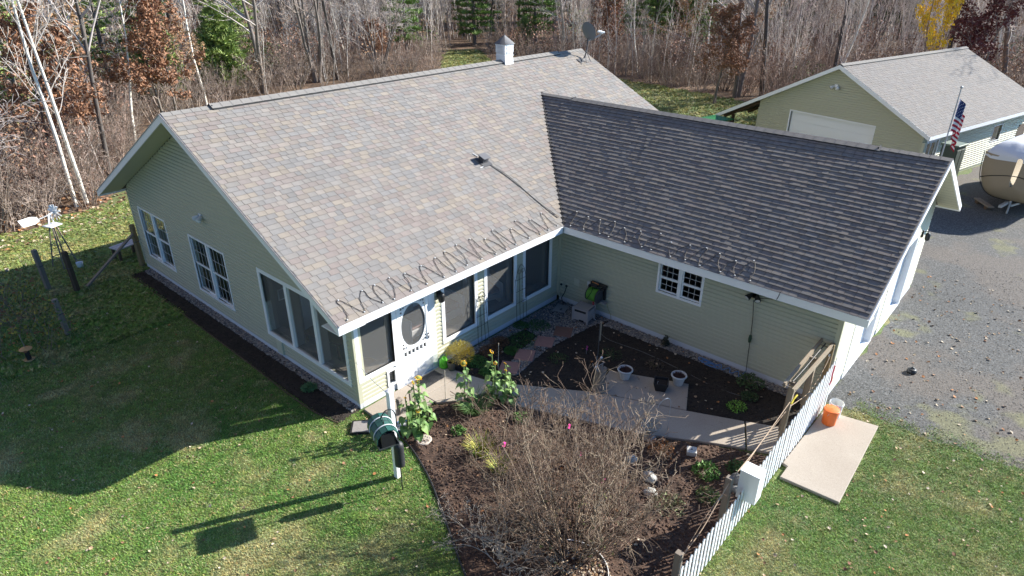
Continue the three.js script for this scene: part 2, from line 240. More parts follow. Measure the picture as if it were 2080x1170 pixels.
// --- porch wall (z = 0)
const FP = frameOf([0, 0, 0], [0, 0, 1]);
const hP0 = [0.12, 1.0, 0.76, 2.2], hPD = [1.12, 2.06, 0.02, 2.1], hP1 = [2.55, 3.55, 0.64, 2.2], hP2 = [3.99, 5.0, 0.64, 2.2], hP3 = [5.45, 6.47, 0.62, 2.2], hCat = [0.8, 0.97, 0.24, 0.56];
const wallP = mesh('porch_wall', slabWithHoles([[0.142, 0.16], [1.12, 0.16], [1.12, 2.1], [2.06, 2.1], [2.06, 0.16], [XI, 0.16], [XI, 2.6], [0.142, 2.6]], [[0.2, 1.0, 0.76, 2.2], hP1, hP2, hP3, hCat], 0.14, FP), M.siding, house);
siding(wallP, FP, 0.07, XI - 0.05, 0.17, 2.38, [[0, 1.07, 0.66, 2.4], [1.0, 2.24, 0, 2.4], [0.72, 1.1, 0.1, 0.7], ...[hP1, hP2, hP3].map(gTrim)], null, M.siding);
for (const h of [hP0, hP1, hP2, hP3]) {
  const w = mesh('porch_screen_frame', toF(trimRing(h, 0.1, 0.1, 0.03), FP), M.white, house);
  const g = new THREE.PlaneGeometry(h[1] - h[0], h[3] - h[2]); g.translate((h[0] + h[1]) / 2, (h[2] + h[3]) / 2, -0.035); mesh('insect_screen', g, M.screen, w);
  mesh('jamb', merge([box2(h[0] - 0.002, h[1] + 0.002, h[2] - 0.03, h[2] + 0.002, -0.3, -0.06), box2(h[1], h[1] + 0.04, h[2], h[3], -0.24, -0.06), box2(h[0] - 0.04, h[0], h[2], h[3], -0.24, -0.06)]), M.jamb, w);
}
{ // pet door, screen door
  mesh('pet_door', merge([...trimRing(hCat, 0.05, 0.05, 0.035), box2(0.8, 0.97, 0.24, 0.56, -0.12, -0.1)]), M.white, house);
  mesh('pet_flap', box2(0.8, 0.97, 0.24, 0.56, -0.06, -0.05), M.screen, house);
  mesh('door_casing', merge([box2(1.0, 1.12, 0.02, 2.2, -0.1, 0.035), box2(2.06, 2.24, 0.02, 2.2, -0.1, 0.035), box2(1.0, 2.24, 2.1, 2.22, -0.1, 0.04), box2(1.0, 2.24, -0.02, 0.02, -0.12, 0.1)]), M.white, house);
  const s = new THREE.Shape([[1.13, 0.03], [2.05, 0.03], [2.05, 2.09], [1.13, 2.09]].map(p => new THREE.Vector2(...p)));
  s.holes.push(new THREE.Path([[1.22, 0.9], [1.96, 0.9], [1.96, 2.01], [1.22, 2.01]].map(p => new THREE.Vector2(...p))));
  for (let i = 0; i < 6; i++) { const x = 1.26 + i * 0.115; s.holes.push(new THREE.Path([[x, 0.73], [x + 0.085, 0.73], [x + 0.085, 0.85], [x, 0.85]].map(p => new THREE.Vector2(...p)))); }
  const dg = new THREE.ExtrudeGeometry(s, { depth: 0.035, bevelEnabled: true, bevelSize: 0.004, bevelThickness: 0.004, bevelSegments: 1 });
  const d = mesh('screen_door', uvw(dg), M.white, house);
  const fr = new THREE.Shape([[1.215, 0.895], [1.965, 0.895], [1.965, 2.015], [1.215, 2.015]].map(p => new THREE.Vector2(...p))), fo = new THREE.Path(); fo.absellipse(1.59, 1.455, 0.35, 0.53, 0, 6.2832, true, 0); fr.holes.push(fo); for (const sx of [-1, 1]) for (const sy of [-1, 1]) for (const [dx, dy, r] of [[0.32, 0.5, 0.03], [0.325, 0.41, 0.026], [0.25, 0.51, 0.026], [0.345, 0.335, 0.014], [0.185, 0.53, 0.014]]) { const c = new THREE.Path(); c.absellipse(1.59 + sx * dx, 1.455 + sy * dy, r, r, 0, 6.2832, true, 0); fr.holes.push(c); }
  mesh('fretwork', new THREE.ExtrudeGeometry(fr, { depth: 0.014, bevelEnabled: false, curveSegments: 30 }).translate(0, 0, 0.012), M.white, d);
  const ring = new THREE.Shape(); ring.absellipse(1.59, 1.455, 0.375, 0.56, 0, 6.2832, false, 0); const hole = new THREE.Path(); hole.absellipse(1.59, 1.455, 0.345, 0.525, 0, 6.2832, true, 0); ring.holes.push(hole);
  mesh('oval_trim', new THREE.ExtrudeGeometry(ring, { depth: 0.02, bevelEnabled: false, curveSegments: 40 }).translate(0, 0, 0.01), M.white, d);
  const og = new THREE.PlaneGeometry(0.74, 1.11); og.translate(1.59, 1.455, 0.006); mesh('insect_screen', og, M.screen, d);
  const og2 = new THREE.PlaneGeometry(0.7, 0.14); og2.translate(1.6, 0.79, 0.006); mesh('insect_screen', og2, M.screen, d);
  mesh('door_panel', merge([rbx(0.36, 0.5, 0.03, 1.39, 0.37, 0.03, 0.01), rbx(0.36, 0.5, 0.03, 1.79, 0.37, 0.03, 0.01)]), M.white, d);
  mesh('handle', merge([rbx(0.03, 0.16, 0.02, 2.0, 1.0, 0.05, 0.008), rod([2.0, 1.02, 0.05], [1.95, 1.02, 0.07], 0.012)]), M.metal, d);
}
{ // porch interior: floor, back wall with a door and a picture, ceiling, partition
  mesh('porch_floor', box2(0.145, XI - 0.01, 0.1, 0.14, -3.7, -0.145), M.floor, house);
  mesh('inner_wall', merge([box2(0.145, XI, 0.14, 2.45, -3.82, -3.7), box2(XI - 0.01, XI + 0.1, 0.14, 2.45, -3.7, -0.145)]), M.inwall, house);
  mesh('porch_ceiling', box2(0.145, XI, 2.4, 2.45, -3.7, -0.145), M.inwall, house);
  mesh('inner_door', merge([box2(1.0, 1.95, 0.14, 2.2, -3.698, -3.66), box2(1.1, 1.85, 1.1, 2.05, -3.66, -3.64)]), M.whiteDull, house);
  mesh('inner_window', merge([box2(3.2, 4.4, 0.9, 2.1, -3.698, -3.67)]), M.whiteDull, house);
  mesh('house_floor', merge([box2(0.145, 14.4, 0.08, 0.12, -10.86, -3.83), box2(XI + 0.15, 14.4, 0.06, 0.1, -3.7, LW - 0.2)]), M.floor, house);
  mesh('house_ceiling', box2(0.145, 14.4, 2.46, 2.5, -10.86, -3.83), M.inwall, house);
  mesh('back_wall', merge([box2(0.142, LX - OG, 0, 2.6, WZ, WZ + 0.14)]), M.siding, house);
  mesh('right_wall', slabWithHoles([[-LW + 0.13, 0], [11, 0], [11, 2.6], [5.523, 5.4], [0, 2.6], [-LW + 0.13, 2.6]], [], 0.14, frameOf([LX - OG, 0, 0], [1, 0, 0])), M.siding, house);
}
// --- wing side wall (x = XI, z 0..LW)
const FW = frameOf([XI, 0, 0], [-1, 0, 0]);
const hW = [3.15, 4.27, 1.36, 2.1];
const wallW = mesh('wing_wall', slabWithHoles([[0.002, 0.16], [LW - 0.001, 0.16], [LW - 0.001, 2.62], [0.002, 2.62]], [hW], 0.14, FW), M.siding, house);
siding(wallW, FW, 0.05, LW - 0.07, 0.17, 2.38, [gW(hW)], null, M.siding);
dhWindow(FW, hW, 2, 3, 2, house, 'small double window in the wing wall');
mesh('wall_lamp', toF([box2(5.5, 5.62, 1.98, 2.1, 0.0, 0.05)], FW), M.black, house);
// --- wing end wall with two garage doors (z = LW)
const FE = frameOf([0, 0, LW], [0, 0, 1]);
const hE1 = [8.28, 10.35, 0.0, 2.1], hE2 = [11.0, 13.12, 0.0, 2.1];
const rakeW = x => HW - 0.2 - S2 * Math.abs(x - XR);
const wallE = mesh('garage_wall', slabWithHoles([[XI + 0.142, 0.165], [8.28, 0.165], [8.28, 2.1], [10.35, 2.1], [10.35, 0.165], [11, 0.165], [11, 2.1], [13.12, 2.1], [13.12, 0.165], [14.55, 0.165], [14.55, rakeW(14.55)], [XR, HW - 0.2], [XI + 0.142, rakeW(XI + 0.142)]], [], 0.14, FE), M.siding, house);
siding(wallE, FE, XI + 0.07, 14.5, 0.17, 4.7, [[hE1[0] - 0.12, hE1[1] + 0.12, 0, 2.22], [hE2[0] - 0.12, hE2[1] + 0.12, 0, 2.22]], y => { const d = (HW - 0.17 - y) / S2; return [XR - d, XR + d]; }, M.siding);
for (const h of [hE1, hE2]) {
  const d = mesh('garage_door', toF([box2(h[0], h[1], 0, 2.1, -0.2, -0.15)], FE), M.white, house);
  for (let k = 0; k < 4; k++) mesh('door_panel', toF([box2(h[0] + 0.01, h[1] - 0.01, 0.01 + k * 0.525, 0.525 + k * 0.525, -0.152, -0.13)], FE), M.white, d);
  mesh('door_casing', toF([box2(h[0] - 0.12, h[0] + 0.004, 0.0, 2.1, -0.22, 0.03), box2(h[1] - 0.004, h[1] + 0.12, 0.0, 2.1, -0.22, 0.03), box2(h[0], h[1], -0.01, 0.03, -0.15, 0.03), box2(h[0] - 0.12, h[1] + 0.12, 2.1, 2.22, -0.14, 0.034)], FE), M.white, d);
}
// --- roofs: deck, boards along the edges, shingles
const n1 = V(0, 1, S1).normalize(), n2 = V(-S2, 1, 0).normalize();
const valleyZ = x => OE - (x - X0) * (OE + ZM) / (XR - X0);
function prism(profile, F, len) { const s = new THREE.Shape(profile.map(p => new THREE.Vector2(...p))); const g = new THREE.ExtrudeGeometry(s, { depth: len, bevelEnabled: false }); g.applyMatrix4(F); return uvw(g); }
// main roof profile in (z, y), swept along x
const T = 0.13, e = 0.006;
const FX = new THREE.Matrix4().makeBasis(V(0, 0, -1), V(0, 1, 0), V(1, 0, 0)).setPosition(-OG, 0, 0);
const prof = [[-OE, HE - e], [-ZR, HR - e], [11.0 + OE, HE - e], [11.0 + OE, HE - T], [-ZR, HR - T - 0.01], [-OE, HE - T]];
const roofA = mesh('main_roof', prism(prof, FX, LX + OG), M.roofdeck, house);
const FZ = new THREE.Matrix4().makeBasis(V(1, 0, 0), V(0, 1, 0), V(0, 0, 1)).setPosition(0, 0, 0);
const wingDeck = (() => { // two planes cut at the valleys
  const mb = new MB(); const P = (x, z, d = 0) => [x, HW - S2 * Math.abs(x - XR) - e - d, z];
  mb.quad(P(X0, ZF), P(XR, ZF), P(XR, -ZM), P(X0, OE)); mb.quad(P(XR, ZF), P(2 * XR - X0, ZF), P(2 * XR - X0, OE), P(XR, -ZM));
  mb.quad(P(X0, OE, T), P(XR, -ZM, T), P(XR, ZF, T), P(X0, ZF, T)); mb.quad(P(XR, -ZM, T), P(2 * XR - X0, OE, T), P(2 * XR - X0, ZF, T), P(XR, ZF, T));
  mb.quad(P(X0, ZF, T), P(XR, ZF, T), P(XR, ZF), P(X0, ZF)); mb.quad(P(XR, ZF, T), P(2 * XR - X0, ZF, T), P(2 * XR - X0, ZF), P(XR, ZF)); mb.quad(P(X0, OE, T), P(X0, ZF, T), P(X0, ZF), P(X0, OE)); return uvw(mb.geo());
})();
const roofB = mesh('wing_roof', wingDeck, M.roofdeck, house);
const tabsA = [], tabsB = [];
const PAL0 = [[0.27, 0.225, 0.19], [0.25, 0.205, 0.19], [0.2, 0.205, 0.212], [0.235, 0.222, 0.208], [0.315, 0.262, 0.2], [0.245, 0.19, 0.175], [0.255, 0.242, 0.225], [0.19, 0.188, 0.19], [0.285, 0.25, 0.22], [0.215, 0.215, 0.215]];
const PAL = PAL0.map(c => mix3(c, [0.25, 0.228, 0.211], 0.52)).map(c => mul3(c, 0.98));
const EXP = 0.143;
function tabs(out, point, U, D, N, rows, range, und, vary) {
  for (let r = 0; r < rows; r++) {
    const [u0, u1] = range(r); let u = u0 - R(0, 0.2), run = 0, ci = 0;
    while (u < u1) {
      const w = R(0.13, 0.3), a = Math.max(u, u0), b = Math.min(u + w, u1); u += w; if (b - a < 0.012) continue;
      if (rnd() < 0.93) ci = Math.floor(rnd() * 10);
      const t = vary + (rnd() < 0.5 ? 0.004 : 0) + R(0, 0.0015), p = point(r, a), tau = Math.atan(t / EXP) + R(-0.003, 0.003);
      p.addScaledVector(N, t + und(p));
      const Z = D.clone().multiplyScalar(Math.cos(tau)).addScaledVector(N, Math.sin(tau)), Y = N.clone().multiplyScalar(Math.cos(tau)).addScaledVector(D, -Math.sin(tau));
      out.push({ m: new THREE.Matrix4().makeBasis(U.clone().multiplyScalar(b - a - 0.008), Y, Z).setPosition(p), c: ci, d: p.distanceTo(camera.position) });
    }
  }
}
const len1 = Math.hypot(OE - ZR, HR - HE), len2 = Math.hypot(XR - X0, HW - HE);
const D1 = V(0, -S1, 1).normalize(), D2 = V(-1, -S2, 0).normalize();
tabs(tabsA, (r, u) => V(u, HE, OE + 0.012).addScaledVector(D1, -r * EXP), V(1, 0, 0), D1, n1, Math.floor(len1 / EXP), r => { const z = OE - r * EXP * D1.z; return [-OG - 0.012, z > valleyZ(XR) ? Math.min(LX, X0 + (OE - z) * (XR - X0) / (OE + ZM) + 0.03) : LX]; }, p => (fbm(p.x * 0.9, p.z * 0.6, 2, 0, 101) - 0.5) * 0.006, 0.0065);
tabs(tabsA, (r, u) => V(u, HE, OE + 0.012).addScaledVector(D1, -r * EXP), V(1, 0, 0), D1, n1, Math.floor(len1 / EXP), r => { const z = OE - r * EXP * D1.z; return z > valleyZ(XR) ? [2 * XR - (X0 + (OE - z) * (XR - X0) / (OE + ZM)), LX] : [0, 0]; }, () => 0, 0.0045);
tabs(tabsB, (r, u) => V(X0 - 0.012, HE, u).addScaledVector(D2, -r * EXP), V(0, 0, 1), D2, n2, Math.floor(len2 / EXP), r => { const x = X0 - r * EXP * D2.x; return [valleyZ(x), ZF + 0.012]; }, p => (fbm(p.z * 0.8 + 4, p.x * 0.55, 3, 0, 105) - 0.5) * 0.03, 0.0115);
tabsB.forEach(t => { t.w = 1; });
const shingleGeo = (() => { const g = new THREE.BoxGeometry(1, 0.006, 0.152); g.translate(0.5, -0.003, -0.076); const uv = g.attributes.uv; for (let i = 0; i < uv.count; i++) uv.setXY(i, uv.getX(i) * 0.26, uv.getY(i) * 0.16); return g; })();
const shMats = PAL.map(c => new THREE.MeshStandardMaterial({ color: col(...c), roughness: 0.95, map: granTex }));
const shWhite = new THREE.MeshStandardMaterial({ color: 0xffffff, roughness: 0.95, map: granTex });
const PALW = PAL.map(c => mul3(mix3(c, [0.24, 0.222, 0.21], 0.4), 0.88));  // same shingles as the main roof, darkened: part of the wing's shade is in the colour
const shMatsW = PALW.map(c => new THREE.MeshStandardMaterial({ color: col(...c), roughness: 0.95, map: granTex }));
const allTabs = [...tabsA, ...tabsB].sort((a, b) => a.d - b.d), nearTabs = new Set(allTabs.slice(0, 300));
for (const [list, roof, k] of [[tabsA, roofA, 1], [tabsB, roofB, 0]]) {
  const far = list.filter(t => !nearTabs.has(t));
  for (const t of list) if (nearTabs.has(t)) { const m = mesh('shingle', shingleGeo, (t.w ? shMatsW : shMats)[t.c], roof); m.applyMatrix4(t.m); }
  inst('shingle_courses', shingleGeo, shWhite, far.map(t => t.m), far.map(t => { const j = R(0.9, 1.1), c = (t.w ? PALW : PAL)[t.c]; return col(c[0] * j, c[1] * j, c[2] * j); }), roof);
}
{ // ridge caps, ridge vents, fascias, rake boards, soffits
  const cap = (a, b, w, n, s, mat, gap, fl = 1) => { for (let i = 0; i < n; i++) { const mb = new MB(); const p = t => a.clone().lerp(b, t); const d = b.clone().sub(a).normalize(), side = V(0, 1, 0).cross(d).normalize(); const q0 = p(i / n), q1 = p((i + 1.12) / n), up0 = gap + 0.007, up1 = gap; const A = (q, sg, u) => { const v = q.clone().addScaledVector(side, sg * w); v.y += u - w * s * fl * Math.abs(sg); return v.toArray(); }; mb.quad(A(q0, -1, up0), A(q0, 0, up0), A(q1, 0, up1), A(q1, -1, up1)); mb.quad(A(q0, 0, up0), A(q0, 1, up0), A(q1, 1, up1), A(q1, 0, up1)); mb.quad(A(q0, -1, up0 - 0.008), A(q0, 0, up0 - 0.008), A(q0, 0, up0), A(q0, -1, up0)); mb.quad(A(q0, 0, up0 - 0.008), A(q0, 1, up0 - 0.008), A(q0, 1, up0), A(q0, 0, up0)); mesh('ridge_cap', uvw(mb.geo()), mat, house); } };
  cap(V(-OG, HR, ZR), V(0.5, HR, ZR), 0.13, 5, S1, M.ridge, 0.014); cap(V(13.7, HR, ZR), V(LX, HR, ZR), 0.13, 7, S1, M.ridge, 0.014);
  cap(V(0.5, HR, ZR), V(13.7, HR, ZR), 0.17, 52, S1, M.ridge, 0.055);
  cap(V(XR, HW, -3.78), V(XR, HW, -2.55), 0.13, 6, S2, M.ridge, 0.014, 0.7); cap(V(XR, HW, -2.55), V(XR, HW, 6.48), 0.17, 36, S2, M.ridge, 0.026, 0.8); cap(V(XR, HW, 6.48), V(XR, HW, ZF), 0.13, 7, S2, M.ridge, 0.014, 0.7);
  const vent = (x0, x1, z0, z1, alongX, y, s) => { const l = []; const w = 0.15; for (const sg of [-1, 1]) { if (alongX) l.push(bx(x1 - x0, 0.045, 0.02, (x0 + x1) / 2, y - w * s + 0.028, z0 + sg * w, 0)); else l.push(bx(0.02, 0.045, z1 - z0, x0 + sg * w, y - w * s + 0.008, (z0 + z1) / 2)); } for (const t of [0, 1]) { if (alongX) l.push(bx(0.02, 0.06, 0.2, t ? x1 - 0.01 : x0 + 0.01, y - 0.0, z0)); else l.push(bx(0.2, 0.06, 0.02, x0, y, t ? z1 - 0.01 : z0 + 0.01)); } return merge(l); };
  mesh('ridge_vent', vent(0.52, 13.68, ZR, ZR, true, HR, S1), M.vent, house); mesh('ridge_vent', vent(XR, XR, -2.53, 6.46, false, HW, S2), M.vent, house);
  const f = 0.185;
  mesh('fascia', merge([box2(-OG - 0.02, X0 - 0.03, HE - f, HE - 0.012, OE - 0.028, OE + 0.004), bx(0.03, 0.012, 0, 0, 0, 0)].slice(0, 1)), M.white, house);
  mesh('drip_edge', merge([bx(X0 + OG, 0.018, 0.03, (X0 - OG) / 2, HE - 0.008, OE + 0.006), bx(0.03, 0.018, ZF - OE, X0 - 0.006, HE - 0.008, (ZF + OE) / 2)]), M.white, house);
  mesh('fascia', box2(X0 - 0.004, X0 + 0.028, HE - f, HE - 0.012, OE + 0.004, ZF + 0.02), M.white, house);
  mesh('fascia', box2(-OG, LX, HE - f, HE - 0.012, WZ - OE - 0.004, WZ - OE + 0.028), M.white, house);
  mesh('fascia', box2(2 * XR - X0 - 0.03, 2 * XR - X0, HE - f, HE - 0.012, OE, ZF), M.white, house);
  // rake boards
  const rake = (a, b, t, dn) => { const mb = new MB(); const [ax, ay, az] = a, [bx_, by, bz] = b, [tx, tz] = t; const o = (p, d, k) => [p[0] + tx * k, p[1] - d, p[2] + tz * k]; mb.quad(o(a, 0.01, 1), o(b, 0.01, 1), o(b, dn, 1), o(a, dn, 1)); mb.quad(o(a, 0.01, 0), o(a, dn, 0), o(b, dn, 0), o(b, 0.01, 0)); mb.quad(o(a, 0.01, 0), o(b, 0.01, 0), o(b, 0.01, 1), o(a, 0.01, 1)); mb.quad(o(a, dn, 1), o(b, dn, 1), o(b, dn, 0), o(a, dn, 0)); mb.quad(o(a, 0.01, 0), o(a, 0.01, 1), o(a, dn, 1), o(a, dn, 0)); return mb.geo(); };
  mesh('rake_board', rake([-OG, HE - 0.003, OE], [-OG, HR, ZR], [-0.026, 0], f), M.white, house);
  mesh('rake_board', rake([-OG, HE, WZ - OE], [-OG, HR, ZR], [-0.026, 0], f), M.white, house);
  mesh('rake_board', rake([LX, HE, OE], [LX, HR, ZR], [0.026, 0], f), M.white, house);
  mesh('rake_board', rake([X0, HE - 0.003, ZF], [XR, HW, ZF], [0, 0.026], f), M.white, house);
  mesh('rake_board', rake([2 * XR - X0, HE - 0.003, ZF], [XR, HW, ZF], [0, 0.026], f), M.white, house);
  mesh('drip_edge', merge([rake([-OG - 0.027, HE + 0.012, OE], [-OG - 0.027, HR + 0.012, ZR], [-0.01, 0], 0.035), rake([-OG - 0.027, HE + 0.012, WZ - OE], [-OG - 0.027, HR + 0.012, ZR], [-0.01, 0], 0.035)]), std(0.33, 0.3, 0.29, 0.5), house);
  // soffits: a ribbed panel strip under each overhang
  const sof = mesh('soffit', merge([box2(-OG + 0.01, X0 + 0.3, HE - f - 0.012, HE - f, 0.005, OE - 0.03)]), M.soffit, house);
  mesh('soffit', box2(X0 + 0.03, XI - 0.005, HE - f - 0.012, HE - f, OE - 0.03, ZF), M.soffit, house);
  mesh('soffit_box_end', merge([box2(-OG - 0.02, -0.02, HE - f - 0.02, HE - f + 0.001, -0.02, OE)]), M.white, house);
  for (const sg of [-1, 1]) for (let k = 0; k < 21; k++) {
    const z0 = ZR + sg * k * 0.29, z1 = ZR + sg * (k * 0.29 + 0.28); const y0 = HR - f + 0.015 - S1 * Math.abs(z0 - ZR), y1 = HR - f + 0.015 - S1 * Math.abs(z1 - ZR); const mb = new MB();
    mb.quad([-OG + 0.002, y0, z0], [-0.01, y0, z0], [-0.01, y1, z1], [-OG + 0.002, y1, z1]); mb.quad([-OG + 0.002, y0, z0], [-OG + 0.002, y0 + 0.03, z0], [-0.01, y0 + 0.03, z0], [-0.01, y0, z0]); mb.quad([-OG + 0.002, y1, z1], [-OG + 0.002, y1 + 0.03, z1], [-0.01, y1 + 0.03, z1], [-0.01, y1, z1]); mesh('soffit_panel', mb.geo(), M.soffit, sof);
  }
  for (const sg of [-1, 1]) for (let k = 0; k < 15; k++) {
    const x0 = XR + sg * k * 0.29, x1 = XR + sg * (k * 0.29 + 0.28), y0 = HW - f + 0.015 - S2 * Math.abs(x0 - XR), y1 = HW - f + 0.015 - S2 * Math.abs(x1 - XR); const mb = new MB();
    mb.quad([x0, y0, LW + 0.01], [x1, y1, LW + 0.01], [x1, y1, ZF - 0.002], [x0, y0, ZF - 0.002]); mesh('soffit_panel', mb.geo(), M.soffit, sof);
  }
  mesh('valley_flashing', tube([[X0 + 0.02, HE + 0.02, OE - 0.01], [XR, HW + 0.016, -ZM - 0.01]], 0.014, 5, 4), M.vent, house);
}
{ // heat cables zigzagging above the eaves, with their clips
  const zig = (P, u0, u1, n, hi, nm) => { const pts = [], cl = []; for (let i = 0; i <= n * 2; i++) { const top = i % 2, u = lerp(u0, u1, i / (n * 2)) + R(-0.08, 0.08), s = top ? hi + R(-0.12, 0.08) : 0.03 + R(0, 0.05); if (top) { pts.push(P(u - 0.035, s - 0.03), P(u + 0.015, s), P(u + 0.055, s - 0.035)); cl.push(P(u + 0.015, s)); } else { pts.push(P(u - 0.02, s + 0.02), P(u + 0.02, s)); cl.push(P(u, s)); } if (i < n * 2) { const um = lerp(u0, u1, (i + 0.5) / (n * 2)), sm = hi / 2; pts.push(P(um + R(-0.03, 0.03), sm + R(-0.03, 0.03))); } } const c = mesh('heat_cable', tube(pts, 0.006, 5, pts.length * 5), nm, house); for (const q of cl) mesh('clip', rbx(0.022, 0.02, 0.03, q.x, q.y + 0.004, q.z, 0.004), M.whiteDull, c); };
  zig((u, s) => V(u, HE + S1 * s * 0.89 + 0.026, OE - s * 0.89), -0.42, 6.2, 16, 0.62, std(0.035, 0.028, 0.026, 0.6));
  zig((u, s) => V(X0 + s * 0.888, HE + S2 * s * 0.888 + 0.028, u), 0.35, 5.62, 13, 0.55, std(0.08, 0.07, 0.062, 0.55));
  const cb = V(6.1, 0, -1.75); const pr = []; for (let i = 0; i <= 8; i++) { const t = i / 8, x = lerp(6.08, 6.45, t) + Math.sin(t * 5) * 0.05, z = lerp(-1.8, 0.3, t); pr.push(V(Math.min(x, X0 + (OE - z) - 0.06), HE + S1 * (OE - z) + 0.024, z)); }
  mesh('roof_cable', merge([tube(pr, 0.009, 5, 40), tube(pr.map((p, i) => p.clone().add(V(0.03 + 0.03 * Math.sin(i), 0, 0.01))), 0.007, 5, 40)]), M.dgrey, house);
}
{ // roof vent, cupola
  const y = z => HE + S1 * (OE - z);
  const v = mesh('roof_vent', merge([bx(0.34, 0.012, 0.36, 6.0, y(-1.95) + 0.025, -1.95, Math.atan(S1)), bx(0.2, 0.14, 0.18, 6.0, y(-1.95) + 0.09, -1.97, Math.atan(S1) * 0.4)]), M.dgrey, house);
  mesh('vent_hood', merge([bx(0.26, 0.02, 0.26, 6.0, y(-1.95) + 0.18, -1.93, Math.atan(S1) * 0.8)]), std(0.13, 0.13, 0.14, 0.7), v);
  mesh('hood_rod', merge([bar([5.7, y(-1.8) + 0.03, -1.8], [5.86, y(-1.8) + 0.03, -1.82], 0.016), bar([5.92, y(-2.3) + 0.03, -2.3], [5.98, y(-2.15) + 0.03, -2.15], 0.016)]), M.whiteDull, v);
  const cu0 = house.children.length, cx = 10.8, w = 0.31, cu = mesh('cupola', (() => { const s = new THREE.Shape([[-0.4, -0.36], [-0.36, -0.2], [-0.33, 0.0], [-0.31, 0.18], [-0.31, 0.62], [0.31, 0.62], [0.31, 0.18], [0.33, 0], [0.36, -0.2], [0.4, -0.36], [0, 0.02]].map(p => new THREE.Vector2(...p))); const a = new THREE.ExtrudeGeometry(s, { depth: 0.62, bevelEnabled: false }); a.translate(0, 0, -0.31); const b = a.clone(); a.rotateY(Math.PI / 2); a.translate(cx, HR + 0.05, ZR); const q = bx(0.72, 0.42, 0.72, cx, HR - 0.1, ZR); return merge([a, bx(0.66, 0.3, 0.66, cx, HR + 0.52, ZR), bx(0.7, 0.03, 0.7, cx, HR + 0.68, ZR), bx(0.68, 0.025, 0.68, cx, HR + 0.24, ZR)]); })(), M.white, house);
  const lv = []; for (let k = 0; k < 6; k++) { lv.push(bx(0.03, 0.02, 0.4, cx - 0.345, HR + 0.34 + k * 0.055, ZR, 0, 0, 0.5)); lv.push(bx(0.4, 0.02, 0.03, cx, HR + 0.34 + k * 0.055, ZR + 0.345, 0.5)); } mesh('louver', merge(lv), M.whiteDull, cu);
  const cap = new THREE.ConeGeometry(0.56, 0.36, 4, 1); cap.rotateY(Math.PI / 4); cap.translate(cx, HR + 0.87, ZR); mesh('cupola_roof', merge([cap, rod([cx, HR + 1.03, ZR], [cx, HR + 1.1, ZR], 0.02, 0.008)]), std(0.12, 0.12, 0.125, 0.6), cu);
  const sc = new THREE.Matrix4().makeTranslation(cx, HR - 0.06, ZR).multiply(new THREE.Matrix4().makeScale(0.64, 0.8, 0.64)).multiply(new THREE.Matrix4().makeTranslation(-cx, -HR + 0.06, -ZR)); cu.traverse(o => o.geometry.applyMatrix4(sc));
}
{ // lamps on the walls
  const lampW = (x, y, z, N, mat, lens) => { const F = frameOf([x, y, z], N); const heads = []; for (const s of [-1, 1]) { const h = lathe([[0.001, -0.1], [0.035, -0.1], [0.05, -0.04], [0.075, 0.05], [0.07, 0.055], [0.001, 0.045]], 14); h.rotateX(Math.PI / 2 + 0.5); h.rotateY(s * 0.5); h.translate(s * 0.1, -0.03, 0.12); heads.push(h); } const w = mesh('wall_lamp', toF([rbx(0.13, 0.13, 0.04, 0, 0.02, 0.03, 0.01), ...heads, rod([-0.06, 0, 0.05], [-0.1, -0.02, 0.12], 0.014), rod([0.06, 0, 0.05], [0.1, -0.02, 0.12], 0.014)], F), mat, house); const ls = []; for (const s of [-1, 1]) { const g = new THREE.SphereGeometry(0.06, 12, 6, 0, 6.3, 0, 1.2); g.scale(1, 0.4, 1); g.rotateX(Math.PI / 2 + 0.5); g.rotateY(s * 0.5); g.translate(s * 0.12, -0.055, 0.16); ls.push(g); } mesh('lens', toF(ls, F), lens, w); };
  lampW(0, 2.93, -6.07, [-1, 0, 0], M.whiteDull, M.white); lampW(XI, 2.05, 5.55, [-1, 0, 0], M.black, std(0.6, 0.6, 0.58, 0.2));
  mesh('porch_lamp', merge([rbx(0.1, 0.16, 0.04, 2.36, 1.93, 0.045, 0.01), lathe([[0.001, 0.1], [0.06, 0.06], [0.085, 0], [0.07, -0.14], [0.04, -0.17], [0.001, -0.17]], 12).translate(2.36, 1.92, 0.14), rod([2.36, 1.98, 0.05], [2.36, 2.02, 0.14], 0.012)]), M.black, house);
  mesh('carriage_lamp', merge([rbx(0.1, 0.2, 0.04, 13.6, 2.02, LW + 0.04, 0.01), lathe([[0.001, 0.12], [0.07, 0.06], [0.06, -0.1], [0.03, -0.13], [0.001, -0.13]], 6).translate(13.6, 1.98, LW + 0.17), rod([13.6, 2.1, LW + 0.05], [13.6, 2.12, LW + 0.17], 0.012)]), M.black, house);
  mesh('downspout', merge([box2(6.86, 6.905, 0.25, 2.36, 0.045, 0.1), rod([6.88, 0.28, 0.08], [6.78, 0.2, 0.2], 0.03)]), M.siding, house);
  mesh('outlet', merge([rbx(0.03, 0.14, 0.1, XI - 0.03, 0.56, 0.18, 0.006), rbx(0.03, 0.14, 0.1, XI - 0.03, 0.58, 0.36, 0.006), rbx(0.02, 0.22, 0.18, XI - 0.026, 0.77, 0.68, 0.006)]), M.soffit, house);
  mesh('outlet', rbx(0.05, 0.13, 0.1, XI - 0.04, 0.87, 1.1, 0.008), M.whiteDull, house);
  mesh('outlet_plug', merge([rbx(0.05, 0.05, 0.06, XI - 0.06, 0.55, 0.18, 0.01), rbx(0.05, 0.05, 0.06, XI - 0.06, 0.56, 0.36, 0.01), tube([[XI - 0.07, 0.55, 0.37], [XI - 0.1, 0.35, 0.33], [XI - 0.12, 0.15, 0.25], [XI - 0.14, 0.04, 0.4], [XI - 0.1, 0.03, 0.7]], 0.012, 6)]), M.black, house);
}
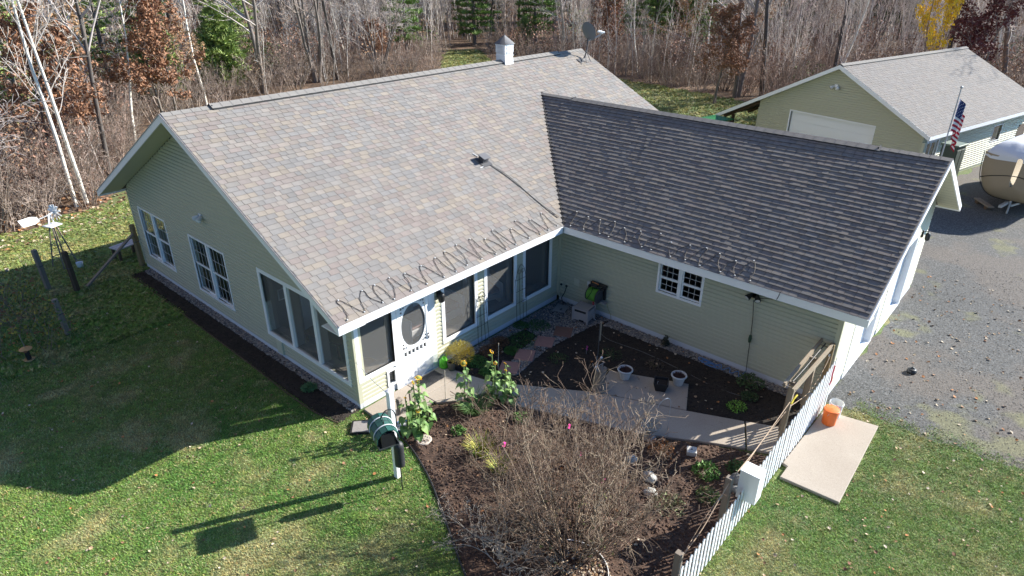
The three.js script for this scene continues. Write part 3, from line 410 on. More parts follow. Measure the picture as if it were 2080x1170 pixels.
// ---------------------------------------------------------------- outbuilding behind the driveway
{
  const GW = 8.0, GL = 10.7, GE = 2.377, GS = 0.512, GO = 0.43, GR = GE + GS * (GW / 2 + 0.407), LL = 2.29;
  const g = thing('detached_garage', 'sage green detached garage with a wide white door and an open lean-to', 'garage', [24.887, 0, 4.998], -0.246);
  const zr = -GW / 2, yTop = z => GR - GS * Math.abs(z - zr);
  const F1 = frameOf([0, 0, 0], [-1, 0, 0]), F2 = frameOf([0, 0, 0], [0, 0, 1]);
  const hD = [-6.2, -2.08, 0, 2.24];
  const w1 = mesh('gable_wall', slabWithHoles([[-GW, 0], [hD[0], 0], [hD[0], 2.24], [hD[1], 2.24], [hD[1], 0], [0, 0], [0, yTop(0) - 0.15], [zr, GR - 0.15], [-GW, yTop(-GW) - 0.15]], [], 0.14, F1), M.siding, g);
  siding(w1, F1, -GW + 0.06, -0.06, 0.1, 4.4, [[hD[0] - 0.06, hD[1] + 0.06, 0, 2.3]], y => { const d = (GR - 0.12 - y) / GS; return [zr - d, zr + d]; }, M.siding, 0.1016);
  const d = mesh('garage_door', toF([box2(hD[0], hD[1], 0, 2.24, -0.18, -0.12), box2(hD[0] - 0.06, hD[0], 0, 2.24, -0.12, 0.03), box2(hD[1], hD[1] + 0.06, 0, 2.24, -0.12, 0.03), box2(hD[0] - 0.06, hD[1] + 0.06, 2.24, 2.3, -0.12, 0.034)], F1), M.white, g);
  for (let k = 0; k < 5; k++) mesh('door_panel', toF([box2(hD[0] + 0.01, hD[1] - 0.01, 0.012 + k * 0.448, 0.448 + k * 0.448, -0.122, -0.095), box2(hD[0] + 0.01, hD[1] - 0.01, 0.2 + k * 0.448, 0.25 + k * 0.448, -0.095, -0.088)], F1), M.white, d);
  mesh('corner_post', merge([bx(0.09, 2.35, 0.09, 0.022, 1.18, -0.022), bx(0.09, 2.1, 0.09, 0.022, 1.06, -GW + 0.022)]), M.siding, g);
  const hWin = [6.75, 7.6, 1.1, 1.8], hS = [0.45, 1.4, 0.06, 1.95], hB = [9.6, 10.5, 0.06, 1.5];
  const w2 = mesh('side_wall', slabWithHoles([[0.142, 0], [GL, 0], [GL, 2.3], [0.142, 2.3]], [hWin, hS], 0.14, F2), M.siding, g);
  siding(w2, F2, 0.06, GL, 0.1, 2.25, [gW(hWin), gTrim(hS), hB], null, M.siding);
  const wn = mesh('window', toF(trimRing(hWin, 0.05, 0.06), F2), M.whiteDull, g); const gl = new THREE.PlaneGeometry(0.85, 0.7); gl.translate(7.175, 1.45, -0.03); mesh('pane', gl, M.glass, wn);
  const sd = mesh('side_door', toF([...trimRing(hS, 0.09, 0.06, 0.03), box2(0.45, 1.4, 0.06, 1.0, -0.06, -0.02), box2(0.45, 0.55, 1.0, 1.95, -0.06, -0.02), box2(1.3, 1.4, 1.0, 1.95, -0.06, -0.02), box2(0.55, 1.3, 1.85, 1.95, -0.06, -0.02), box2(0.9, 0.95, 1.0, 1.85, -0.06, -0.022)], F2), M.white, g);
  const gp = new THREE.PlaneGeometry(0.75, 0.85); gp.translate(0.925, 1.42, -0.045); mesh('pane', gp, M.glass, sd);
  mesh('lamp_post_box', rbx(0.2, 0.5, 0.12, 0.08, 1.75, 0.08, 0.02), M.soffit, g);
  mesh('stacked_firewood', merge([box2(hB[0], hB[1], 0.06, 1.5, -0.02, 0.03)]), M.darkwood, g);
  mesh('back_wall', merge([box2(GL - 0.14, GL, 0, 2.3, -GW, -0.15), box2(0.142, GL - 0.15, 0, 2.2, -GW, -GW + 0.14)]), M.siding, g);
  // roof
  const FGX = new THREE.Matrix4().makeBasis(V(0, 0, -1), V(0, 1, 0), V(1, 0, 0)).setPosition(-GO, 0, 0), yl = yTop(-GW - LL);
  const rf = mesh('roof', prism([[-0.407, GE - 0.006], [-zr, GR - 0.006], [GW + LL, yl - 0.006], [GW + LL, yl - 0.12], [-zr, GR - 0.13], [-0.407, GE - 0.12]], FGX, GL + 2 * GO), M.roofdeck, g);
  const N = V(0, 1, GS).normalize(), D = V(0, -GS, 1).normalize(), tb = [];
  tabs(tb, (r, u) => V(u, GE, 0.407 + 0.012).addScaledVector(D, -r * EXP), V(1, 0, 0), D, N, Math.floor(Math.hypot(0.407 - zr, GR - GE) / EXP), () => [-GO - 0.012, GL + GO], () => 0, 0.004);
  inst('shingle_courses', shingleGeo, shWhite, tb.map(t => t.m), tb.map(t => { const c = PAL[t.c], a = 0.2, j = R(0.92, 1.08); return col(lerp(a, c[0], 0.35) * j, lerp(a * 0.93, c[1], 0.35) * j, lerp(a * 0.89, c[2], 0.35) * j); }), rf);
  const rc = []; for (let k = 0; k < 44; k++) { const x = -GO + k * (GL + 2 * GO) / 44; for (const s of [-1, 1]) rc.push(bx(0.28, 0.012, 0.17, x + 0.14, GR + 0.05 - 0.04, zr + s * 0.08, s * Math.atan(GS))); } mesh('ridge_cap', merge(rc), M.ridge, g);
  mesh('ridge_vent', merge([bx(GL - 0.4, 0.05, 0.02, GL / 2, GR - 0.05, zr + 0.15), bx(GL - 0.4, 0.05, 0.02, GL / 2, GR - 0.05, zr - 0.15)]), M.vent, g);
  const rk = (a, b) => { const mb = new MB(); const o = (p, dd, k) => [p[0] - 0.026 * k, p[1] - dd, p[2]]; mb.quad(o(a, 0, 1), o(b, 0, 1), o(b, 0.17, 1), o(a, 0.17, 1)); mb.quad(o(a, 0, 0), o(b, 0, 0), o(b, 0, 1), o(a, 0, 1)); mb.quad(o(a, 0.17, 1), o(b, 0.17, 1), o(b, 0.17, 0), o(a, 0.17, 0)); return mb.geo(); };
  mesh('rake_board', rk([-GO, GE, 0.42], [-GO, GR, zr]), M.white, g); mesh('rake_board', rk([-GO, yl, -GW - LL], [-GO, GR, zr]), M.white, g);
  mesh('fascia', box2(-GO, GL + GO, GE - 0.16, GE - 0.01, 0.407, 0.43), M.white, g);
  const so = []; for (const [za, zb] of [[0.4, zr], [zr, -GW]]) { const mb = new MB(); mb.quad([-GO, yTop(za) - 0.15, za], [0, yTop(za) - 0.15, za], [0, yTop(zb) - 0.15, zb], [-GO, yTop(zb) - 0.15, zb]); so.push(mb.geo()); } so.push(box2(0, GL + GO, GE - 0.17, GE - 0.16, 0.0, 0.4)); mesh('soffit', merge(so.map(x => uvw(x))), M.soffit, g);
  for (const x of [0.6, 4, 7.6, 10.4]) mesh('lean_to_post', bar([x, 0, -GW - LL + 0.35], [x, yl - 0.05, -GW - LL + 0.35], 0.13), M.darkwood, g);
  for (const x of [0.3, 2.3, 4.3, 6.3, 8.3, 10.3]) mesh('rafter', bar([x, yTop(-GW) - 0.2, -GW], [x, yl - 0.2, -GW - LL], 0.05, 0.14), M.darkwood, g);
  { const F = F1; const hs = []; for (const s of [-1, 1]) { const h = lathe([[0.001, -0.1], [0.04, -0.1], [0.055, -0.03], [0.09, 0.07], [0.001, 0.06]], 12); h.rotateX(Math.PI / 2 + 0.4); h.rotateY(s * 0.6); h.translate(-4.2 + s * 0.13, 3.62, 0.14); hs.push(h); } mesh('wall_lamp', toF([rbx(0.16, 0.14, 0.06, -4.2, 3.68, 0.03, 0.01), ...hs], F), M.white, g); }
  // under the lean-to
  const cart = thing('garden_tractor', 'green tractor with a flat canopy parked under the lean-to roof', 'tractor', [25.6, 0, -4.6], -0.246);
  mesh('canopy', rbx(1.5, 0.06, 1.2, 0.2, 1.42, 0, 0.02), std(0.02, 0.16, 0.04, 0.5), cart); mesh('frame', merge([[-0.4, -0.5], [-0.4, 0.5], [0.8, -0.5], [0.8, 0.5]].map(p => rod([p[0], 0.5, p[1]], [p[0], 1.4, p[1]], 0.025))), M.black, cart);
  mesh('body', merge([rbx(1.6, 0.35, 0.8, 0.2, 0.55, 0, 0.06), rbx(0.7, 0.3, 0.6, -0.5, 0.8, 0, 0.06)]), std(0.02, 0.16, 0.04, 0.5), cart); mesh('seat', merge([rbx(0.45, 0.12, 0.5, 0.5, 0.82, 0, 0.04), rbx(0.12, 0.45, 0.5, 0.75, 1.02, 0, 0.04)]), M.black, cart);
  for (const [x, z, r] of [[-0.5, 0.5, 0.25], [-0.5, -0.5, 0.25], [0.7, 0.55, 0.38], [0.7, -0.55, 0.38]]) { const t = new THREE.TorusGeometry(r * 0.7, r * 0.3, 8, 18); t.translate(x, r, z); mesh('wheel', t, M.black, cart); }
  const cab = thing('storage_cabinet', 'tall dark green cabinet with a pale lid beside the sunlit garage wall', 'cabinet', [25.55, 0, 6.05], -0.246);
  mesh('body', rbx(0.75, 1.95, 0.62, 0, 0.99, 0, 0.03), std(0.055, 0.075, 0.06, 0.6), cab); mesh('lid', rbx(0.85, 0.08, 0.72, 0, 2.0, 0, 0.03), std(0.13, 0.17, 0.13, 0.6), cab);
  for (const x of [-0.19, 0.19]) mesh('door', rbx(0.34, 1.7, 0.02, x, 0.98, 0.315, 0.008), std(0.065, 0.085, 0.07, 0.6), cab);
}
// ---------------------------------------------------------------- covered boat
{
  const b = thing('covered_boat', 'boat on a trailer under a tan cover with a white tarp on top', 'boat', [23.95, 0, 8.45], -0.2);
  const NS = 26, NR = 28, secs = (fn) => { const p = [], idx = []; for (let i = 0; i <= NS; i++) for (let j = 0; j <= NR; j++) p.push(...fn(i / NS, j / NR)); for (let i = 0; i < NS; i++) for (let j = 0; j < NR; j++) { const a = i * (NR + 1) + j; idx.push(a, a + 1, a + NR + 1, a + 1, a + NR + 2, a + NR + 1); } const g = new THREE.BufferGeometry(); g.setAttribute('position', new THREE.BufferAttribute(new Float32Array(p), 3)); g.setIndex(idx); g.computeVertexNormals(); return uvw(g); };
  const wid = t => 1.28 * Math.pow(clamp(t * 7 + 0.002, 0, 1), 0.42), X = t => 7 * Math.pow(t, 1.5);
  const lo = (t, s) => { const th = s * Math.PI, c = Math.cos(th), q = Math.sin(th), w = wid(t), yb = 0.34 + 0.75 * Math.pow(clamp(1 - t * 4, 0, 1), 2.2); const f = (fbm(t * 30, s * 12, 3, 0, 301) - 0.5) * 0.05 + 0.018 * Math.sin(t * 90 + s * 5) * q; const z = -Math.sign(c) * Math.pow(Math.abs(c), 0.5) * w * (0.93 + 0.09 * (1 - q)), y = 2.12 - (2.12 - yb) * Math.pow(q, 0.62); return [X(t) - 0.1 * q * (1 - Math.min(1, t * 6)) + f * 0.3 * (1 - Math.min(1, t * 8)), y + f * 0.15, z * (1 + f * 0.25)]; };
  mesh('tan_cover', secs(lo), std(0.34, 0.28, 0.2, 0.85), b);
  const up = (t, s) => { const a = (s - 0.5) * 2, w = wid(t) * 1.03, r = Math.min(1, 0.25 + t * 3); const f = (fbm(t * 22, s * 10, 3, 0, 305) - 0.5) * 0.06; return [X(t) - 0.02, 2.0 + 0.62 * r * Math.pow(1 - Math.pow(Math.abs(a), 3.2), 0.55) - 0.06 * Math.abs(Math.sin(t * 26)) * Math.pow(Math.abs(a), 6) + f, a * w]; };
  mesh('white_tarp', secs(up), std(0.66, 0.69, 0.74, 0.6), b);
  const st = []; for (const [t, y] of [[0.14, 0], [0.42, 0]]) { const pts = []; for (let k = 0; k <= 16; k++) { const q = lo(t, k / 16); pts.push([q[0] - 0.01, q[1] - 0.01, q[2] * 1.025]); } st.push(tube(pts, 0.016, 4, 40)); }
  { const pts = []; for (let k = 12; k >= 0; k--) { const q = lo(k / 20, 0.86); pts.push([q[0], q[1] - 0.02, q[2] * 1.02 + 0.015]); } for (let k = 1; k <= 12; k++) { const q = lo(k / 20, 0.14); pts.push([q[0], q[1] - 0.02, q[2] * 1.02 - 0.015]); } st.push(tube(pts, 0.016, 4, 60)); }
  mesh('strap', merge(st), M.black, b);
  mesh('trailer_frame', merge([bar([-0.5, 0.4, 0], [1.5, 0.4, 0], 0.1), bar([0.3, 0.3, 0.1], [6, 0.3, 0.85], 0.09), bar([0.3, 0.3, -0.1], [6, 0.3, -0.85], 0.09), rod([0.2, 0, 0.1], [0.2, 0.5, 0.1], 0.035)]), M.galv, b);
  for (const z of [-1.05, 1.05]) { const t = new THREE.TorusGeometry(0.24, 0.1, 8, 18); t.translate(4.6, 0.34, z); mesh('wheel', t, M.black, b); }
  const pl = thing('wood_plank', 'weathered plank lying on the gravel under the boat trailer', 'plank', [24.5, 0.14, 7.75], 0.6); mesh('board', bx(1.1, 0.05, 0.22, 0, 0, 0), M.oldwood, pl); mesh('block', merge([bx(0.2, 0.12, 0.2, 0.35, -0.08, 0), bx(0.2, 0.12, 0.2, -0.35, -0.08, 0)]), M.darkwood, pl);
}
// ---------------------------------------------------------------- things on the roofs
{
  const d = thing('satellite_dish', 'grey satellite dish on a bent mast at the far end of the main roof', 'satellite dish', [14.6, HE + S1 * (OE + 4.93), -4.93]);
  mesh('mast', merge([tube([[-0.25, 0.02, 0.05], [-0.05, 0.06, 0.0], [0.18, 0.3, -0.05], [0.22, 0.75, -0.05]], 0.028, 8), bx(0.3, 0.02, 0.2, -0.25, 0.02, 0.02, Math.atan(S1)), rod([0.05, -0.02, 0.25], [0.16, 0.32, -0.05], 0.014), rod([-0.3, -0.0, 0.3], [0.1, 0.22, -0.02], 0.014)]), M.dgrey, d);
  const g = new THREE.SphereGeometry(0.85, 28, 10, 0, Math.PI * 2, 0, 0.46); g.translate(0, -0.85, 0); g.scale(1, 0.7, 1.15); // bowl opens downwards, then aimed
  g.rotateZ(Math.PI / 2 + 0.3); g.rotateY(-0.3); g.scale(0.92, 0.92, 0.92); g.translate(0.2, 0.98, -0.05); mesh('reflector', g, std(0.12, 0.145, 0.17, 0.5), d);
  mesh('arm', merge([rod([0.22, 0.66, -0.02], [0.78, 0.86, 0.16], 0.018), rbx(0.12, 0.07, 0.1, 0.78, 0.9, 0.16, 0.02, 0.3)]), M.galv, d);
  mesh('receiver', merge([rod([0.64, 0.97, 0.1], [0.8, 0.95, 0.16], 0.045), rod([0.66, 0.95, 0.2], [0.82, 0.93, 0.27], 0.04)]), M.whiteDull, d);
}
{ // flag on a pole behind the wing's gable peak
  const f = thing('flagpole', 'silver flagpole with a drooping flag behind the peak of the wing roof', 'flag', [13.5, 4.3, 7.36]);
  mesh('pole', merge([rod([0, -0.95, 0], [0.02, 1.6, -0.02], 0.018, 0.014, 10), new THREE.SphereGeometry(0.035, 10, 8).translate(0.02, 1.63, -0.02), bx(0.12, 0.08, 0.12, 0, -0.88, 0)]), M.galv, f);
  const c = document.createElement('canvas'); c.width = 760; c.height = 400; const x = c.getContext('2d');
  for (let i = 0; i < 13; i++) { x.fillStyle = i % 2 ? '#d9d9d6' : '#a8152f'; x.fillRect(0, i * 400 / 13, 760, 400 / 13 + 1); }
  x.fillStyle = '#1d2a5e'; x.fillRect(0, 0, 304, 400 * 7 / 13); x.fillStyle = '#e4e4e4';
  for (let r = 0; r < 9; r++) for (let k = 0; k < (r % 2 ? 5 : 6); k++) { const cx = (r % 2 ? 50 : 25) + k * 50.6, cy = 22 + r * 21.5; x.beginPath(); for (let t = 0; t < 10; t++) { const a = -Math.PI / 2 + t * Math.PI / 5, q = t % 2 ? 3.6 : 9; x.lineTo(cx + Math.cos(a) * q, cy + Math.sin(a) * q); } x.fill(); }
  const t = new THREE.CanvasTexture(c); t.colorSpace = THREE.SRGBColorSpace;
  const nu = 40, nv = 24, g = new THREE.PlaneGeometry(1, 1, nu, nv), p = g.attributes.position; const H = 0.82, L = 1.36;
  for (let j = 0; j <= nv; j++) for (let i = 0; i <= nu; i++) { // cloth hanging in folds from the pole
    const u = i / nu, v = j / nv; const fold = Math.sin(u * 15 + v * 1.5) * 0.07 * Math.min(1, u * 4), out = 0.6 * (1 - Math.exp(-u * 2.2)), drop = 0.72 * Math.pow(u, 1.15);
    p.setXYZ(j * (nu + 1) + i, 0.03 + out * 0.98 + fold * 0.25, 1.36 - v * H * (1 - 0.1 * u) - drop + 0.03 * Math.sin(u * 9), 0.02 + out * 0.2 - fold * 0.95);
  }
  g.computeVertexNormals(); mesh('flag_cloth', g, new THREE.MeshStandardMaterial({ map: t, roughness: 0.8, side: THREE.DoubleSide }), f);
}
// ---------------------------------------------------------------- ground
const CLEAR = [[-60, -17.5], [-9, -17.2], [-3, -17.4], [1, -18.2], [3.2, -20], [5, -25], [8, -30], [14, -33], [22, -34.5], [33, -33], [36, -36], [44, -43.5], [46.5, -41.5], [39.5, -32], [38, -24], [40.5, -19.5], [39.7, -14], [38.5, -9], [37, -4], [38, 2], [42, 9], [46, 18], [46, 45], [-60, 45]];
const GRAV = [[6.98, 7.44], [7.15, 8.3], [7.1, 9.3], [7.2, 10.4], [7.3, 11.5], [8, 20], [20, 30], [46, 30], [43, 12], [38, 7.4], [30, 6.5], [25.6, 5.6], [24.6, 4.9], [22.8, -3.5], [16, -3], [14.7, 0], [14.7, 7.43]];
const GARD = [[2.3, 0.1], [6.86, 0.1], [6.86, 7.44], [0.5, 7.44], [-1.9, 7.2], [-2.2, 6.2], [-1.54, 4.75], [-0.98, 3.7], [-0.44, 2.66], [-0.09, 1.68], [-0.04, 1.0], [0.3, 0.9], [1.1, 0.9], [2.2, 1.4]];
const GABLE = [[-0.6, -10.75], [0.0, -10.75], [0.0, 0.0], [-0.6, 0.06], [-0.73, -0.65], [-0.7, -4]];
{ const g = new THREE.PlaneGeometry(900, 900, 1, 1); g.rotateX(-Math.PI / 2); g.translate(0, -0.014, 0); struct('ground', uvw(g), M.litter); }
const lawnP = rough(CLEAR, 0.7, 0.6);
struct('lawn', sheet(lawnP, -0.009), M.lawn);
struct('gravel_driveway', sheet(rough(GRAV, 0.25, 0.4), -0.004), M.gravel);
function reliefBed(P, y, amp, mat, name) { // dug soil: a fine uneven sheet inside the outline
  const xs = P.map(p => p[0]), zs = P.map(p => p[1]), x0 = Math.min(...xs), x1 = Math.max(...xs), z0 = Math.min(...zs), z1 = Math.max(...zs), st = 0.045, mb = new MB();
  const hgt = (x, z) => { const d = inPoly(x, z, P) ? distPoly(x, z, P) : -1; return y + (d < 0 ? -0.03 : Math.min(1, d / 0.12) * (0.012 + amp * (fbm(x * 7, z * 7, 3, 0, 201) - 0.25) + amp * 0.8 * (fbm(x * 1.6, z * 1.6, 2, 0, 205) - 0.4))); };
  for (let x = x0; x < x1; x += st) for (let z = z0; z < z1; z += st) { if (!inPoly(x + st / 2, z + st / 2, P)) continue; mb.quad([x, hgt(x, z), z], [x, hgt(x, z + st), z + st], [x + st, hgt(x + st, z + st), z + st], [x + st, hgt(x + st, z), z]); }
  const m = struct(name, uvw(mb.geo()), mat); return hgt;
}
const WALKIN = [[2.36, 0.05], [2.4, 0.75], [2.6, 1.5], [2.89, 1.97], [3.82, 3.45], [4.61, 5.35], [5.55, 7.42]];
const SHADEBED = [...WALKIN, [6.86, 7.42], [6.86, 0.06]];
const FRONTBED = [[0.02, 1.0], [-0.09, 1.68], [-0.44, 2.66], [-0.98, 3.7], [-1.54, 4.75], [-2.2, 6.2], [-1.9, 7.4], [4.5, 7.42], [4.25, 6.83], [3.87, 6.02], [3.27, 5.0], [2.67, 3.43], [2.3, 2.49], [2.23, 1.66], [1.53, 1.37], [1.04, 1.01]];
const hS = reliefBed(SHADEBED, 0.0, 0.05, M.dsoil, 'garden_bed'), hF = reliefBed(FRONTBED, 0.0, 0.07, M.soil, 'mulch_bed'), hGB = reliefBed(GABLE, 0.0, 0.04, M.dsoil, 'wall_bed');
function clods(P, n, s0, s1, cols, hf, nm, keep) {
  const g = new THREE.DodecahedronGeometry(1, 0), p = g.attributes.position; for (let i = 0; i < p.count; i++) { const k = 0.75 + 0.5 * hash(Math.round(p.getX(i) * 9), Math.round(p.getY(i) * 9 + p.getZ(i) * 31), 4); p.setXYZ(i, p.getX(i) * k, p.getY(i) * k, p.getZ(i) * k); } g.computeVertexNormals();
  const xs = P.map(q => q[0]), zs = P.map(q => q[1]), ms = [], cs = []; let t = 0;
  while (ms.length < n && t++ < n * 6) { const x = R(Math.min(...xs), Math.max(...xs)), z = R(Math.min(...zs), Math.max(...zs)); if (!inPoly(x, z, P) || (keep && !keep(x, z))) continue; const s = R(s0, s1); ms.push(M4(x, hf(x, z) + s * 0.25, z, R(0, 6), s, R(-0.5, 0.5), R(-0.5, 0.5), s * R(0.5, 0.8))); const c = pick(cols), k = R(0.7, 1.25); cs.push(col(c[0] * k, c[1] * k, c[2] * k)); }
  return inst(nm, g, std(1, 1, 1, 0.95), ms, cs);
}
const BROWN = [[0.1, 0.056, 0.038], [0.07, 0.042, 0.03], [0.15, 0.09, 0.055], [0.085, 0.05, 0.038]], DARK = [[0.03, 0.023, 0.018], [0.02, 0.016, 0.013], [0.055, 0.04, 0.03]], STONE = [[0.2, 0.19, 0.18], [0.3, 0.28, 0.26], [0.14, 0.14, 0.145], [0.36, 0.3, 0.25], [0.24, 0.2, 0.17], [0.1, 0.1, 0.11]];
tag(clods(FRONTBED, 9000, 0.008, 0.026, BROWN, hF, 'mulch'), 'loose brown bark mulch covering the front flower bed');
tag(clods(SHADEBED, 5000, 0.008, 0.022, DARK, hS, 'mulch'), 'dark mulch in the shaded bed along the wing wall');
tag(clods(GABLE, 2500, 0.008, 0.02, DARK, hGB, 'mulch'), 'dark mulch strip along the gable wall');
const STEP = z => 0;
tag(clods([[5.0, 0.1], [6.86, 0.1], [6.86, 1.9], [6.3, 1.7], [5.5, 1.6], [4.6, 1.5], [3.2, 1.7], [2.95, 1.4], [4.0, 1.1], [4.9, 0.95]], 6500, 0.014, 0.032, STONE, () => 0.03, 'pebbles'), 'grey river pebbles round the stepping stones in the inner corner');
tag(clods([[6.5, 1.9], [6.86, 1.9], [6.86, 7.3], [6.62, 7.3]], 3600, 0.016, 0.036, STONE, () => 0.03, 'pebbles'), 'row of grey river pebbles along the foot of the wing wall');
tag(clods([[2.6, 0.1], [5.0, 0.1], [5.0, 0.45], [2.6, 0.3]], 1800, 0.014, 0.034, STONE, () => 0.03, 'pebbles'), 'grey river pebbles under the porch wall');
tag(clods([[-0.22, -10.7], [-0.01, -10.7], [-0.01, -0.05], [-0.2, -0.05]], 3600, 0.016, 0.034, STONE, () => 0.025, 'pebbles'), 'reddish and grey river pebbles along the foot of the gable wall');
tag(clods([[-0.05, 5.4], [0.15, 6.35], [-0.3, 6.7], [-0.6, 6.2], [-0.5, 5.5]], 240, 0.014, 0.032, [[0.4, 0.3, 0.2], [0.3, 0.24, 0.18], [0.45, 0.38, 0.3], [0.3, 0.18, 0.09]], hF, 'pebbles'), 'pale stones and dry leaves at the foot of the big bush');
tag(clods(GRAV.slice(0, 6).concat([[16, 20], [18, 8], [14.7, 7.5]]), 16000, 0.005, 0.011, [[0.2, 0.2, 0.2], [0.16, 0.16, 0.158], [0.27, 0.265, 0.26], [0.13, 0.13, 0.13]], () => -0.002, 'loose_gravel', (x, z) => rnd() < 0.6 + 0.4 * sst(0.35, 0.6, fbm(x * 0.9, z * 0.9, 3, 0, 211))), 'loose crushed stone over the driveway');
// concrete
const slab = (P, label, grp) => tag(struct('concrete_slab', sheet(P, 0.0, 0.05), M.conc), label);
slab([[0.0, 0.1], [1.2, 0.1], [1.2, 1.03], [1.04, 1.0], [0.24, 0.99], [-0.03, 0.98]], 'concrete slab at the porch corner');
slab([[1.213, 0.1], [2.36, 0.1], [2.4, 0.75], [1.213, 0.72]], 'concrete slab under the doormat');
slab([[1.213, 0.733], [2.4, 0.763], [2.6, 1.5], [2.23, 1.66], [1.53, 1.37], [1.213, 1.1]], 'concrete slab in front of the screen door');
slab([[2.24, 1.67], [2.605, 1.512], [2.89, 1.97], [3.82, 3.45], [2.68, 3.45], [2.3, 2.49]], 'first slab of the curved walk');
slab([[2.685, 3.463], [3.825, 3.463], [4.6, 5.35], [5.085, 6.43], [4.285, 6.81], [3.87, 6.02], [3.27, 5.0]], 'long middle slab of the walk');
slab([[5.1, 6.458], [5.55, 7.4], [4.57, 7.4], [4.3, 6.838]], 'last slab of the walk before the fence');
slab([[3.84, 3.445], [4.79, 3.24], [5.53, 4.9], [4.622, 5.33]], 'concrete pad carrying the flower pots');
slab([[3.94, 7.64], [4.32, 7.64], [4.36, 7.53], [6.6, 7.56], [6.8, 8.6], [4.0, 8.69]], 'wide concrete slab outside the picket fence');
// edging strips
const edge = (pts, y, r) => tube(pts.map(p => [p[0], y, p[1]]), r, 5, pts.length * 8);
tag(mesh('bed_edging', edge([[0.02, 1.1], [-0.09, 1.68], [-0.44, 2.66], [-0.98, 3.7], [-1.54, 4.75], [-2.2, 6.2]], 0.02, 0.02), M.black), 'black plastic edging round the front bed', 'edging');
tag(mesh('bed_edging', edge([[-0.6, -10.75], [-0.7, -4], [-0.74, -0.65], [-0.62, 0.05]], 0.015, 0.014), M.darkwood), 'thin brown edging strip along the gable wall bed', 'edging');
tag(mesh('bed_edging', edge([[6.35, 1.75], [6.0, 2.3], [6.05, 3.4], [5.95, 4.6], [5.85, 5.4], [5.98, 6.3]], 0.03, 0.01), std(0.12, 0.115, 0.11, 0.9)), 'thin worn edging strip across the shaded bed', 'edging');
tag(mesh('tree_ring', (() => { const t = new THREE.TorusGeometry(0.62, 0.009, 5, 40, 4.2); t.rotateX(Math.PI / 2); t.scale(1, 2.5, 1); t.rotateY(0.9); t.translate(-0.4, 0.05, 5.95); return t; })(), M.whiteDull), 'pale edging ring round the foot of the big bush', 'edging');
// stepping stones
for (const [i, [x, z, a, l]] of [[5.48, 1.32, 0.5, 'brown stepping stone nearest the inner corner of the house'], [4.77, 1.27, 0.5, 'pink stepping stone with two dark leaves on it'], [3.96, 1.3, 0.52, 'pink stepping stone with a round dark stain'], [3.3, 1.38, 0.5, 'pink stepping stone half hidden behind the sunflowers']].entries()) tag(mesh('stepping_stone', rbx(0.48, 0.05, 0.46, 0, 0, 0, 0.012).rotateY(a).translate(x, 0.045, z), i ? std(0.4, 0.215, 0.18, 0.9, { map: granTex }) : std(0.22, 0.12, 0.09, 0.9, { map: granTex })), l, 'stepping stone');

